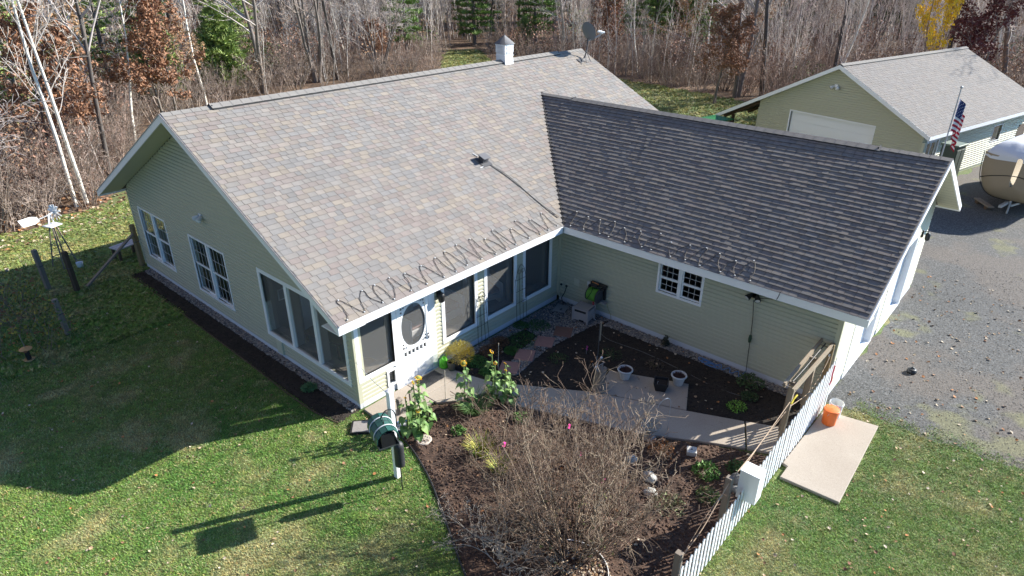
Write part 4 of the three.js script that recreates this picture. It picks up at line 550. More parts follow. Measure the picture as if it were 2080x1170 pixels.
// ---------------------------------------------------------------- picket fence, arbor, mailbox
{
  const f = thing('picket_fence', 'white picket fence between the garden and the front lawn', 'fence', [0, 0, 7.51]);
  const top = x => x < 2.2 ? 0.83 : lerp(0.83, 1.28, (x - 2.2) / 4.6);
  const shapes = []; const pk = (h) => { const s = new THREE.Shape([[-0.03, 0], [0.03, 0], [0.03, h - 0.035], [0, h], [-0.03, h - 0.035]].map(p => new THREE.Vector2(...p))); return uvw(new THREE.ExtrudeGeometry(s, { depth: 0.012, bevelEnabled: true, bevelSize: 0.002, bevelThickness: 0.002, bevelSegments: 1 })); };
  const pm = [std(0.77, 0.79, 0.81, 0.55), std(0.72, 0.745, 0.77, 0.6), std(0.8, 0.81, 0.82, 0.5)];
  let k = 0; for (let x = 0.2; x < 6.86; x += 0.139, k++) { const m = mesh('picket', pk(top(x) + R(-0.025, 0.02)), pick(pm), f); m.position.set(x, 0.02, R(-0.004, 0.004)); m.rotation.z = R(-0.012, 0.012); }
  mesh('rail', bar([0.1, 0.24, -0.016], [6.88, 0.24, -0.016], 0.03, 0.045), M.oldwood, f); mesh('rail', bar([0.1, 0.62, -0.016], [6.88, 0.9, -0.016], 0.03, 0.045), M.oldwood, f);
  const ps = thing('fence_post', 'short grey wooden post at the near end of the fence', 'post', [0.6, 0, 7.28]); mesh('post', rbx(0.11, 0.62, 0.11, 0, 0.31, 0, 0.01), M.oldwood, ps); mesh('insulator', rbx(0.03, 0.06, 0.03, 0.07, 0.45, 0, 0.005), M.white, ps);
  const p2 = thing('fence_post', 'grey wooden post beside the white mailbox', 'post', [2.18, 0, 7.3]); mesh('post', rbx(0.11, 1.05, 0.11, 0, 0.53, 0, 0.01), M.oldwood, p2); mesh('insulator', rbx(0.03, 0.06, 0.03, 0.06, 0.8, 0, 0.005), M.white, p2);
  const p3 = thing('fence_post', 'brown wooden post close to the corner of the wing', 'post', [6.8, 0, 7.36]); mesh('post', rbx(0.1, 1.55, 0.1, 0, 0.78, 0, 0.01), M.treated, p3); mesh('insulator', rbx(0.03, 0.06, 0.03, -0.06, 1.3, 0, 0.005), M.white, p3);
  const mb = thing('white_box', 'plain white box mounted on the fence beside a grey post', 'box', [2.48, 0, 7.56]); mesh('body', rbx(0.27, 0.58, 0.33, 0, 0.86, 0, 0.006), M.white, mb); mesh('lid', rbx(0.285, 0.02, 0.345, 0, 1.155, 0, 0.005), M.white, mb);
  { const rp = thing('fence_rope', 'thin tan electric fence rope strung along the picket fence', 'rope'), rm = std(0.42, 0.31, 0.22, 0.8); for (const g of [tube([[0.67, 0.48, 7.3], [1.2, 0.62, 7.33], [1.8, 0.84, 7.32], [2.2, 0.98, 7.32], [3.2, 0.95, 7.3], [4.3, 1.02, 7.28], [4.86, 1.1, 7.28]], 0.009, 5, 50), tube([[0.67, 0.44, 7.3], [1.1, 0.5, 7.26], [1.5, 0.72, 7.28], [2.0, 0.85, 7.3]], 0.006, 5, 30), tube([[4.86, 1.0, 7.3], [5.6, 0.98, 7.4], [6.3, 1.12, 7.4], [6.76, 1.32, 7.38]], 0.008, 5, 30), tube([[4.9, 0.9, 7.26], [3.7, 0.72, 7.22], [2.9, 0.78, 7.28]], 0.006, 5, 30)]) mesh('strand', g, rm, rp); mesh('handle', merge([tube([[4.95, 1.1, 7.3], [5.02, 1.13, 7.31], [5.1, 1.15, 7.32]], 0.02, 7), rod([4.87, 1.06, 7.3], [4.95, 1.1, 7.3], 0.025)]), std(0.6, 0.48, 0.03, 0.5), rp); }
  tag(mesh('red_ribbon', tube([[6.62, 1.18, 7.54], [6.55, 0.98, 7.55], [6.6, 0.85, 7.55], [6.52, 0.75, 7.55]], 0.016, 5), std(0.5, 0.05, 0.1, 0.7)), 'red ribbon tied to the last pickets near the house', 'ribbon');
  const a = thing('arbor', 'open grey wooden arbor over the walk at the fence', 'arbor', [0, 0, 0]);
  for (const x of [4.92, 6.1]) { mesh('post', rbx(0.1, 1.46, 0.09, x, 0.73, 7.25, 0.008), M.wood, a); mesh('post_brace', bar([x + 0.02, 0.3, 7.185], [x + 0.05, 1.4, 7.185], 0.04, 0.025), M.wood, a); }
  mesh('beam', bar([4.62, 1.5, 7.34], [6.78, 1.52, 7.36], 0.045, 0.11), M.wood, a); mesh('beam', bar([4.72, 1.5, 7.14], [6.86, 1.52, 7.12], 0.045, 0.11), M.wood, a);
  mesh('cross_piece', merge([bar([4.95, 1.47, 7.15], [4.95, 1.47, 7.33], 0.05), bar([6.1, 1.47, 7.15], [6.1, 1.47, 7.33], 0.06), rod([4.72, 1.5, 7.1], [4.72, 1.5, 7.38], 0.012), rod([6.7, 1.5, 7.08], [6.7, 1.5, 7.4], 0.012)]), M.oldwood, a);
  tag(mesh('wire', tube([[4.95, 1.5, 7.22], [5.6, 1.53, 7.24], [6.2, 1.5, 7.22], [6.75, 1.53, 7.23]], 0.014, 5), M.black), 'black cable lying between the two arbor beams', 'cable');
}
// ---------------------------------------------------------------- buckets and small things by the fence and drive
{
  const bucket = (n, l, x, z, m, r, h, lid) => { const t = thing(n, l, 'bucket', [x, 0.055, z]); mesh('body', lathe([[0.001, 0], [r * 0.86, 0], [r * 0.87, 0.01], [r, h - 0.04], [r * 1.05, h - 0.04], [r * 1.05, h - 0.02], [r * 1.0, h - 0.02], [r, h], lid ? [0.001, h + 0.01] : [r * 0.95, h], ...(lid ? [] : [[r * 0.82, 0.015], [0.001, 0.015]])], 26), m, t); const b = new THREE.TorusGeometry(r * 1.06, 0.004, 5, 24, 3.14); b.rotateZ(3.14); b.rotateX(0.35); b.translate(0, h - 0.05, 0); mesh('handle', b, M.metal, t); return t; };
  bucket('orange_bucket', 'orange plastic bucket with a lid on the concrete slab', 6.2, 7.78, std(0.78, 0.16, 0.025, 0.45), 0.15, 0.37, true);
  bucket('white_bucket', 'white plastic bucket behind the orange one', 6.52, 7.78, std(0.74, 0.74, 0.72, 0.45), 0.14, 0.36, false);
  const pk = thing('rubber_stopper', 'small black rubber stopper lying on the gravel drive', 'stopper', [9.57, 0, 8.6]); mesh('body', lathe([[0.001, 0], [0.1, 0], [0.11, 0.03], [0.09, 0.09], [0.06, 0.1], [0.001, 0.1]], 14), M.black, pk); mesh('knob', new THREE.SphereGeometry(0.04, 10, 8).translate(0.03, 0.1, 0), M.black, pk);
}
// ---------------------------------------------------------------- bird feeders and poles on the near lawn
{
  const p = thing('white_post', 'tall white square post standing in the front lawn', 'post', [-0.81, 0, 2.21]); mesh('post', rbx(0.1, 1.98, 0.1, 0, 0.99, 0, 0.006), M.white, p); const c = new THREE.ConeGeometry(0.085, 0.05, 4); c.rotateY(Math.PI / 4); c.translate(0, 2.005, 0); mesh('cap', merge([c, bx(0.125, 0.02, 0.125, 0, 1.97, 0)]), M.white, p);
  tag(mesh('clothes_line', tube([[-0.8, 1.86, 2.2], [-0.4, 1.55, 1.1], [0.0, 1.22, 0.03]].map((q, i) => [q[0], q[1] - (i === 1 ? 0.05 : 0), q[2]]), 0.006, 5), M.galv), 'thin line strung from the white post to the porch corner', 'line');
  const h = thing('feeder_pole', 'thin black shepherd hook pole with a tube baffle in the lawn', 'pole', [-0.97, 0, 2.54]);
  mesh('pole', merge([rod([0, 0, 0], [0, 1.55, 0], 0.012), tube([[0, 1.5, 0], [-0.005, 1.72, 0], [-0.06, 1.85, -0.02], [-0.16, 1.86, -0.06], [-0.25, 1.74, -0.09]], 0.011, 6)]), M.black, h);
  mesh('baffle', lathe([[0.085, 0.62], [0.09, 0.6], [0.09, 1.0], [0.085, 1.06], [0.06, 1.1], [0.02, 1.12]], 20), std(0.028, 0.03, 0.034, 0.55), h);
  const f = thing('bird_feeder', 'green hopper bird feeder with white straps hanging from the black pole', 'bird feeder', [-1.2, 1.3, 2.46], 0);
  const G1 = std(0.018, 0.085, 0.07, 0.42), fr = new THREE.Group(); // axis along local x; the roof is three slats a side
  const roofP = [[-0.2, 0.12], [-0.185, 0.23], [-0.11, 0.325], [0, 0.36], [0.11, 0.325], [0.185, 0.23], [0.2, 0.12]]; const L = 0.27; const ry = 4.37; f.rotation.y = ry;
  for (let k = 0; k < 6; k++) { const [za, ya] = roofP[k], [zb, yb] = roofP[k + 1]; const g = new THREE.BoxGeometry(L * 2, 0.014, Math.hypot(zb - za, yb - ya) - 0.006); g.rotateX(-Math.atan2(yb - ya, zb - za)); g.translate(0, (ya + yb) / 2, (za + zb) / 2); mesh('roof_slat', g, G1, f); }
  for (const x of [-0.12, 0.12]) { const pts = roofP.map(q => [x, q[1] + 0.012, q[0] * 1.05]); mesh('strap', tube(pts, 0.011, 5, 30), M.whiteDull, f); }
  mesh('hopper', merge([bx(L * 1.7, 0.2, 0.2, 0, 0.12, 0), bx(0.016, 0.28, 0.24, -L + 0.02, 0.14, 0), bx(0.016, 0.28, 0.24, L - 0.02, 0.14, 0)]), M.black, f); mesh('seed_tray', merge([bx(L * 2, 0.02, 0.36, 0, 0.0, 0), bx(L * 2, 0.05, 0.014, 0, 0.025, 0.175), bx(L * 2, 0.05, 0.014, 0, 0.025, -0.175)]), std(0.04, 0.05, 0.05, 0.6), f);
  mesh('hanger', tube([[-0.1, 0.36, 0], [-0.05, 0.45, 0], [0.0, 0.48, 0], [0.05, 0.45, 0], [0.1, 0.36, 0]], 0.007, 5), M.black, f);
  const seeds = []; for (let i = 0; i < 160; i++) seeds.push(M4(R(0.12, L - 0.04), R(0.22, 0.3) - 0.02, R(-0.11, 0.11), R(0, 6), R(0.008, 0.014), R(0, 3))); const sd = inst('bird_seed', new THREE.OctahedronGeometry(1, 0), std(1, 1, 1, 0.9), seeds, seeds.map(() => pick([col(0.2, 0.15, 0.1), col(0.06, 0.05, 0.05), col(0.35, 0.28, 0.2)])), f);
}
{ // a lid, a tray, a bowl, boards by the porch
  const mt = thing('doormat', 'black rubber doormat at the screen door', 'doormat', [1.72, 0.056, 0.34], 0.02); mesh('base', bx(0.6, 0.012, 0.38, 0, 0.006, 0), M.blackMat, mt); const rb = []; for (let i = 0; i < 14; i++) rb.push(bx(0.012, 0.008, 0.36, -0.27 + i * 0.0415, 0.016, 0)); for (let i = 0; i < 9; i++) rb.push(bx(0.58, 0.007, 0.012, 0, 0.0155, -0.165 + i * 0.041)); mesh('ribs', merge(rb), std(0.06, 0.06, 0.065, 0.7), mt);
  const tr = thing('boot_tray', 'grey gravel paver with a black rim lying on the grass', 'tray', [-0.36, 0.0, 0.56], -0.75); mesh('paver', rbx(0.44, 0.045, 0.36, 0, 0.03, 0, 0.006), std(0.3, 0.28, 0.27, 1, { map: granTex }), tr); mesh('rim', merge([bx(0.5, 0.05, 0.022, 0, 0.03, 0.195), bx(0.5, 0.05, 0.022, 0, 0.03, -0.195), bx(0.022, 0.05, 0.37, 0.24, 0.03, 0), bx(0.022, 0.05, 0.37, -0.24, 0.03, 0)]), M.black, tr);
  const st = thing('garden_stone', 'round pale decorative stepping stone in the mulch', 'garden stone', [0.18, 0.03, 1.84]); mesh('disc', lathe([[0.001, 0], [0.15, 0], [0.165, 0.015], [0.16, 0.04], [0.14, 0.05], [0.13, 0.043], [0.001, 0.043]], 28), std(0.56, 0.5, 0.43, 0.9, { map: granTex }), st); const rel = []; for (let i = 0; i < 22; i++) { const a = R(0, 6.28), q = R(0.02, 0.12); rel.push(bx(R(0.02, 0.05), 0.012, 0.01, Math.cos(a) * q, 0.048, Math.sin(a) * q, 0, R(0, 3))); } mesh('relief', merge(rel), std(0.4, 0.34, 0.29, 0.9), st);
  const bw = thing('water_bowl', 'blue rimmed shallow bowl behind the sunflowers', 'bowl', [0.16, 0.055, 1.22]); mesh('bowl', lathe([[0.001, 0.01], [0.1, 0.01], [0.17, 0.05], [0.175, 0.055], [0.165, 0.045], [0.09, 0.02], [0.001, 0.018]], 26), std(0.5, 0.5, 0.5, 0.4), bw); const to = new THREE.TorusGeometry(0.172, 0.012, 6, 28); to.rotateX(Math.PI / 2); to.translate(0, 0.052, 0); mesh('rim', to, std(0.05, 0.16, 0.42, 0.4), bw);
  const b1 = thing('wooden_sign', 'grey tapered wooden board with faded green lettering standing on the slab', 'board', [0.72, 0.055, 0.86], 0.35); const s = new THREE.Shape([[-0.075, 0], [0.075, 0], [0.1, 0.44], [0.05, 0.47], [-0.1, 0.45]].map(p => new THREE.Vector2(...p))); mesh('board', uvw(new THREE.ExtrudeGeometry(s, { depth: 0.03, bevelEnabled: true, bevelSize: 0.004, bevelThickness: 0.004, bevelSegments: 1 })), M.oldwood, b1); mesh('lettering', merge([0, 1, 2, 3].map(i => bx(R(0.07, 0.13), 0.018, 0.004, R(-0.01, 0.01), 0.4 - i * 0.045, 0.037))), std(0.16, 0.24, 0.1, 0.8), b1);
  const b2 = thing('wooden_stump', 'short weathered grey post leaning beside the wooden board', 'post', [0.44, 0.055, 0.8], 0.2); const g2 = rbx(0.11, 0.4, 0.09, 0, 0.2, 0, 0.015); g2.rotateZ(0.05); mesh('wood', g2, M.oldwood, b2); mesh('band', rbx(0.116, 0.02, 0.096, -0.016, 0.33, 0, 0.004), M.dgrey, b2);
}
// ---------------------------------------------------------------- pots and ornaments
function drySprigs(n, r, h, cols, hgt) { const mb = new MB(); for (let i = 0; i < n; i++) { const a = R(0, 6.28), q = r * Math.sqrt(rnd()), x = Math.cos(a) * q, z = Math.sin(a) * q, l = h * R(0.4, 1), dx = R(-0.6, 0.6) * l, dz = R(-0.6, 0.6) * l; const w = R(0.008, 0.02); mb.tri([x - w, hgt, z], [x + w, hgt, z + w], [x + dx, hgt + l, z + dz]); } return mb.geo(); }
{
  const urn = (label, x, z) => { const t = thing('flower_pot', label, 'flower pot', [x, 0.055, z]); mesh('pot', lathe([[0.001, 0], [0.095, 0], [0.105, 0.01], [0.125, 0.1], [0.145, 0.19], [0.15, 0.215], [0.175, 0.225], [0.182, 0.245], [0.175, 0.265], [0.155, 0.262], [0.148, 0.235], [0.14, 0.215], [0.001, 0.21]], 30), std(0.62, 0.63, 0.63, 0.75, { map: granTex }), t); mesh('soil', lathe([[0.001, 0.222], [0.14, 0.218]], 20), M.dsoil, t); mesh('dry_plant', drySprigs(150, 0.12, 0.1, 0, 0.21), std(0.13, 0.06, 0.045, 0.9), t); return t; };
  urn('white urn flower pot with dead red stems beside the driftwood', 4.74, 3.68); urn('white urn flower pot with dead red stems beside the black tub', 5.36, 4.72);
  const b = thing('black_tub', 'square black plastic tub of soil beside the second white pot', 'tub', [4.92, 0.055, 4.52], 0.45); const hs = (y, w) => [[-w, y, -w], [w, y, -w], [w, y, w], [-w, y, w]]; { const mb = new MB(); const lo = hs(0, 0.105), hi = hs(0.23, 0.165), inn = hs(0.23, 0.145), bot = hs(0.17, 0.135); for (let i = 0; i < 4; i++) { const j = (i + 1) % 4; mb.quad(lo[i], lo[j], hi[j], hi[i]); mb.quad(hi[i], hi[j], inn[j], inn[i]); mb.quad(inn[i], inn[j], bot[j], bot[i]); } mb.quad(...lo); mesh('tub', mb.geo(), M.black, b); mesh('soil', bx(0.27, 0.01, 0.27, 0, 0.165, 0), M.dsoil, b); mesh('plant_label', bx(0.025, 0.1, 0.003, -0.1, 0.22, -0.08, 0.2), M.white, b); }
  const d = thing('driftwood_stump', 'upright piece of grey weathered driftwood at the edge of the pad', 'driftwood', [3.96, 0.05, 3.5], 0.3);
  { const g = new THREE.CylinderGeometry(0.13, 0.14, 0.55, 26, 16), p = g.attributes.position; for (let i = 0; i < p.count; i++) { const x = p.getX(i), y = p.getY(i), z = p.getZ(i), a = Math.atan2(z, x), q = 0.72 + 0.6 * fbm(a * 3.2 + 10, y * 2.5, 3, 0, 401) - 0.25 * Math.max(0, Math.sin(a * 4 + y * 3)); p.setXYZ(i, x * q + 0.03 * Math.sin(y * 6), y + 0.27 + (y > 0.26 ? 0.12 * (fbm(a * 2.5, 3, 2, 0, 403) - 0.4) : 0), z * q); } g.computeVertexNormals(); mesh('wood', uvw(g), M.oldwood, d); mesh('snag', merge([rod([0.06, 0.5, 0], [0.09, 0.66, 0.02], 0.04, 0.012, 6), rod([-0.06, 0.48, 0.03], [-0.1, 0.62, 0.05], 0.035, 0.01, 6), rod([0.1, 0.2, 0.05], [0.17, 0.3, 0.09], 0.03, 0.012, 6)]), M.oldwood, d); }
  const bb = thing('bird_bath', 'low grey stone bird bath at the edge of the walk', 'bird bath', [3.3, 0, 5.2]); mesh('pedestal', lathe([[0.001, 0], [0.15, 0], [0.14, 0.04], [0.08, 0.08], [0.06, 0.22], [0.09, 0.3]], 20), std(0.3, 0.29, 0.27, 0.9), bb); mesh('basin', lathe([[0.001, 0.29], [0.1, 0.29], [0.21, 0.35], [0.215, 0.375], [0.195, 0.375], [0.17, 0.345], [0.001, 0.33]], 28), std(0.3, 0.29, 0.26, 0.9, { map: granTex }), bb); mesh('leaves', drySprigs(40, 0.14, 0.02, 0, 0.34), std(0.2, 0.17, 0.1, 0.9), bb);
  const hk = thing('shepherd_hook', 'slim empty shepherd hook standing by the walk near the bird bath', 'hook', [3.62, 0, 5.42]); mesh('rod', merge([rod([0, 0, 0], [0, 0.8, 0], 0.007), tube([[0, 0.78, 0], [0.01, 0.88, -0.02], [-0.04, 0.95, -0.05], [-0.13, 0.94, -0.1], [-0.2, 0.84, -0.15], [-0.22, 0.76, -0.16]], 0.007, 5)]), M.galv, hk);
  const pv = thing('concrete_block', 'small white concrete block on the mulch near the walk', 'block', [3.46, 0.02, 6.06], 0.5); mesh('block', rbx(0.2, 0.1, 0.19, 0, 0.05, 0, 0.012), std(0.6, 0.59, 0.56, 0.9, { map: granTex }), pv); mesh('hole', lathe([[0.001, 0.102], [0.018, 0.102]], 10), M.dark, pv);
  const rock = (l, x, z, s, n) => { const g = new THREE.IcosahedronGeometry(1, 3), p = g.attributes.position; for (let i = 0; i < p.count; i++) { const q = 0.7 + 0.6 * fbm(p.getX(i) * 1.4 + n, p.getY(i) * 1.4 + p.getZ(i) * 1.1, 3, 0, 410 + n); p.setXYZ(i, p.getX(i) * q * s, Math.max(-0.02, (p.getY(i) * q * 0.75 + 0.35) * s), p.getZ(i) * q * s * 0.8); } g.computeVertexNormals(); const t = tag(mesh('rock', uvw(g), n > 3 ? std(0.22, 0.22, 0.21, 0.9, { map: granTex }) : std(0.47, 0.47, 0.44, 0.9, { map: granTex })), l, 'rock'); t.position.set(x, 0.02, z); t.rotation.y = n; return t; };
  rock('jagged white rock behind the bare bush, the larger of two', 2.27, 5.83, 0.15, 1); rock('low white rock just in front of the jagged one', 1.96, 6.03, 0.12, 2); rock('grey white rock among twigs nearer the walk', 2.48, 5.3, 0.13, 3); rock('dark boulder of the small rock pile by the fence', 3.3, 7.08, 0.14, 4); rock('pale boulder of the small rock pile by the fence', 3.05, 7.15, 0.1, 5);
  for (const [l, x, z, h] of [['pink marker flag left of the bare bush', 0.95, 3.3, 0.28], ['pink marker flag in the bush close to the walk', 2.2, 3.95, 0.32], ['pink marker flag in the middle of the bush', 1.72, 4.6, 0.3], ['pink marker flag at the right side of the bush', 1.36, 5.36, 0.34], ['bright pink marker flag in the dark shaded bed', 5.0, 2.4, 0.24]]) { const t = thing('marker_flag', l, 'marker flag', [x, 0.02, z], R(0, 0.6)); mesh('wire', rod([0, 0, 0], [0.01, h, 0], 0.003), M.galv, t); const g = new THREE.PlaneGeometry(0.1, 0.12, 4, 4), p = g.attributes.position; for (let i = 0; i < p.count; i++) p.setZ(i, 0.02 * Math.sin(p.getX(i) * 50 + i)); g.computeVertexNormals(); g.rotateZ(0.7); g.translate(0.05, h - 0.06, 0); mesh('flag', g, std(0.85, 0.06, 0.36, 0.6), t); }
  const stake = (l, x, z, h) => { const t = thing('bamboo_stake', l, 'stake', [x, 0.03, z]); mesh('cane', rod([0, 0, 0], [0.01, h, 0.01], 0.009, 0.007), std(0.5, 0.45, 0.37, 0.8), t); mesh('node', merge([0.25, 0.5, 0.75].map(k => rod([0.01 * k, h * k, 0.01 * k], [0.01 * k, h * k + 0.012, 0.01 * k], 0.0115))), std(0.4, 0.35, 0.27, 0.8), t); };
  stake('thin pale stake standing before the doormat', 1.42, 1.16, 0.78); stake('thin pale stake behind the farthest sunflowers', 3.1, 1.2, 0.72);
  const wc = thing('wind_chime_post', 'slim dark rod topped by a pale wooden tube in the shaded bed', 'rod', [4.75, 0, 2.9]); mesh('rod', rod([0, 0, 0], [0, 0.75, 0], 0.01), M.dgrey, wc); mesh('tube', rod([0.03, 0.75, 0], [0.04, 1.25, 0], 0.022), std(0.33, 0.26, 0.18, 0.6), wc); mesh('bracket', merge([rod([0, 0.74, 0], [0.03, 0.78, 0], 0.012), rod([0.0, 1.2, 0], [0.03, 1.22, 0], 0.01), rod([0, 0.7, 0], [0, 1.22, 0], 0.008)]), M.dgrey, wc);
  const sp = thing('garden_spinner', 'small white and silver garden ornament beside the driftwood', 'ornament', [4.38, 0, 3.1]); mesh('stem', rod([0, 0, 0], [0, 0.42, 0], 0.006), M.metal, sp); mesh('arms', merge([tube([[-0.14, 0.46, 0], [-0.1, 0.34, 0.02], [0, 0.3, 0], [0.12, 0.38, 0], [0.18, 0.46, 0.02]], 0.008, 5), rod([0, 0.3, 0], [0, 0.6, 0.02], 0.006), rod([0, 0.28, 0], [0.2, 0.36, 0.1], 0.007)]), M.galv, sp); mesh('balls', merge([new THREE.SphereGeometry(0.035, 12, 8).translate(-0.02, 0.3, 0.03), new THREE.SphereGeometry(0.03, 12, 8).translate(0.19, 0.47, 0.02)]), M.white, sp);
}
// ---------------------------------------------------------------- things by the inner corner of the house
{
  const hb = thing('hose_box', 'taupe plastic hose box standing on the pebbles', 'hose box', [6.4, 0.03, 1.3], 0.12); const P = std(0.36, 0.33, 0.33, 0.6);
  mesh('body', merge([bx(0.02, 0.34, 0.44, -0.19, 0.22, 0), bx(0.02, 0.34, 0.44, 0.19, 0.22, 0), bx(0.38, 0.3, 0.02, 0, 0.21, 0.215), bx(0.38, 0.3, 0.02, 0, 0.21, -0.215), ...[[-0.2, -0.22], [-0.2, 0.22], [0.2, -0.22], [0.2, 0.22]].map(q => rbx(0.045, 0.42, 0.045, q[0], 0.21, q[1], 0.006))]), P, hb);
  mesh('lid', rbx(0.4, 0.025, 0.44, 0, 0.41, 0, 0.008), std(0.3, 0.28, 0.28, 0.6), hb); mesh('hose_slot', merge([bx(0.006, 0.06, 0.34, -0.203, 0.33, 0), bx(0.006, 0.05, 0.14, -0.203, 0.06, 0.05)]), M.black, hb); mesh('crank', merge([rod([0.05, 0.2, 0.22], [0.05, 0.2, 0.27], 0.02), tube([[0.05, 0.2, 0.27], [0.05, 0.12, 0.28], [0.07, 0.06, 0.34]], 0.012, 5)]), M.galv, hb);
  const ml = thing('valve_cover', 'square grey cover plate set in the pebbles in the corner', 'cover plate', [6.45, 0.04, 0.5], 0.3); mesh('plate', rbx(0.38, 0.03, 0.34, 0, 0.02, 0, 0.006), M.grey, ml); mesh('mark', merge([bx(0.1, 0.005, 0.05, -0.08, 0.038, 0.03), bx(0.16, 0.02, 0.02, -0.08, 0.02, 0.19)]), M.dgrey, ml);
  const rl = thing('hose_reel', 'wall mounted reel of bright green hose with a black bracket', 'hose reel', [XI - 0.04, 0, 1.42]);
  const coil = []; for (let r = 0; r < 3; r++) for (let k = 0; k < 8; k++) { const t = new THREE.TorusGeometry(0.12 + r * 0.024, 0.014, 6, 22); t.translate(-0.2, 0.72, -0.14 + k * 0.034); coil.push(t); } mesh('green_hose', merge(coil), std(0.17, 0.42, 0.05, 0.5), rl);
  mesh('drum', merge([rod([-0.2, 0.72, -0.17], [-0.2, 0.72, 0.18], 0.1, 0.1, 18), rod([-0.2, 0.72, 0.15], [-0.2, 0.72, 0.165], 0.2, 0.2, 22), rod([-0.2, 0.72, -0.175], [-0.2, 0.72, -0.165], 0.19, 0.19, 22)]), M.dgrey, rl); mesh('bracket', merge([rbx(0.1, 0.07, 0.5, -0.06, 0.98, 0.04, 0.01), bx(0.18, 0.05, 0.05, -0.12, 0.93, -0.18), bx(0.18, 0.05, 0.05, -0.12, 0.93, 0.2), bx(0.05, 0.4, 0.06, -0.03, 0.78, 0.22), rbx(0.16, 0.09, 0.2, -0.15, 1.0, -0.02, 0.02)]), M.black, rl);
  mesh('bungee_cord', tube([[-0.1, 0.97, -0.12], [-0.34, 0.86, 0.0], [-0.4, 0.74, -0.04], [-0.33, 0.6, -0.14], [-0.1, 0.55, -0.2]], 0.009, 5), M.black, rl); mesh('nozzle', merge([rod([-0.25, 0.54, 0.02], [-0.25, 0.45, 0.03], 0.025, 0.03, 10)]), std(0.4, 0.04, 0.05, 0.5), rl); mesh('orange_grip', merge([tube([[-0.18, 1.06, -0.1], [-0.2, 1.07, 0.0], [-0.18, 1.05, 0.1]], 0.016, 6)]), std(0.5, 0.18, 0.06, 0.6), rl); mesh('black_cords', merge([tube([[-0.05, 0.8, -0.3], [-0.1, 0.6, -0.33], [-0.08, 0.48, -0.26], [-0.15, 0.5, -0.16]], 0.012, 5), tube([[-0.04, 0.85, -0.31], [-0.07, 0.62, -0.28], [-0.11, 0.46, -0.32]], 0.01, 5)]), M.black, rl); mesh('shelf', bx(0.14, 0.03, 0.24, -0.1, 0.53, 0.22), M.grey, rl); mesh('thin_hose', tube([[-0.1, 0.55, 0.35], [-0.1, 0.4, 0.4], [-0.04, 0.2, 0.46], [-0.06, 0.02, 0.5]], 0.007, 5), std(0.3, 0.27, 0.12, 0.7), rl);
  const trl = (l, x, w, h, arch) => { const t = thing('wire_trellis', l, 'trellis', [x, 0, 0.14]); const g = []; for (const k of [-1, -0.33, 0.33, 1]) g.push(rod([k * w, 0.02, 0], [k * w * (arch ? 1 : 0.75), h * (Math.abs(k) > 0.9 ? 0.86 : 1), -0.06], 0.006, 0.006, 5)); for (const y of [0.4, 0.62, 0.84]) g.push(rod([-w * 0.95, h * y, -0.045], [w * 0.95, h * y, -0.045], 0.005, 0.005, 5)); g.push(tube([[-w, h * 0.84, -0.05], [-w * 0.6, h * 1.02, -0.05], [0, h * 1.1, -0.05], [w * 0.6, h * 1.02, -0.05], [w, h * 0.84, -0.05]], 0.006, 5)); mesh('wires', merge(g), M.black, t); mesh('finial', merge([-0.33, 0.33].map(k => new THREE.TorusGeometry(w * 0.28, 0.005, 5, 14).translate(k * w, h * 0.98, -0.05))), M.black, t); };
  trl('black wire trellis between the middle and left porch screens', 3.72, 0.2, 1.35); trl('taller black wire trellis beside the corner porch screen', 5.2, 0.2, 1.55, true);
  tag(mesh('lamp_cord', merge([tube([[XI - 0.1, 1.95, 5.56], [XI - 0.05, 1.5, 5.6], [XI - 0.05, 1.05, 5.63]], 0.008, 5), tube([[XI - 0.05, 0.85, 5.64], [XI - 0.06, 0.5, 5.66], [XI - 0.05, 0.08, 5.68]], 0.008, 5), tube([[XI - 0.12, 2.06, 5.7], [XI - 0.1, 2.12, 5.95], [X0 + 0.2, 2.3, 6.1], [X0 - 0.02, 2.4, 6.2], [X0 - 0.015, 2.58, 6.24]], 0.008, 5)]), M.black), 'black cord hanging from the flood lamp on the wing wall', 'cord');
  tag(mesh('cord_plug', lathe([[0.001, -0.1], [0.03, -0.09], [0.04, 0], [0.03, 0.09], [0.001, 0.1]], 10).translate(XI - 0.06, 0.96, 5.63), std(0.02, 0.06, 0.03, 0.5)), 'dark green plug in the middle of the hanging cord', 'plug');
  { const pts = []; for (let i = 0; i <= 60; i++) { const a = i / 60 * 6.28 * 3.5; pts.push([6.62 + 0.07 * Math.cos(a) + 0.05 * Math.sin(a * 0.3), 0.07 + 0.012 * Math.sin(a * 1.7), 4.65 + i * 0.006 + 0.16 * Math.sin(a)]); } for (let i = 0; i < 14; i++) pts.push([6.66 + 0.1 * Math.sin(i * 1.3), 0.07, 5.05 + i * 0.045]); pts.push([6.85, 0.08, 5.68]); tag(mesh('blue_cord', tube(pts, 0.01, 5, 260), std(0.08, 0.22, 0.48, 0.5)), 'loose coil of blue extension cord at the foot of the wing wall', 'cord'); }
}
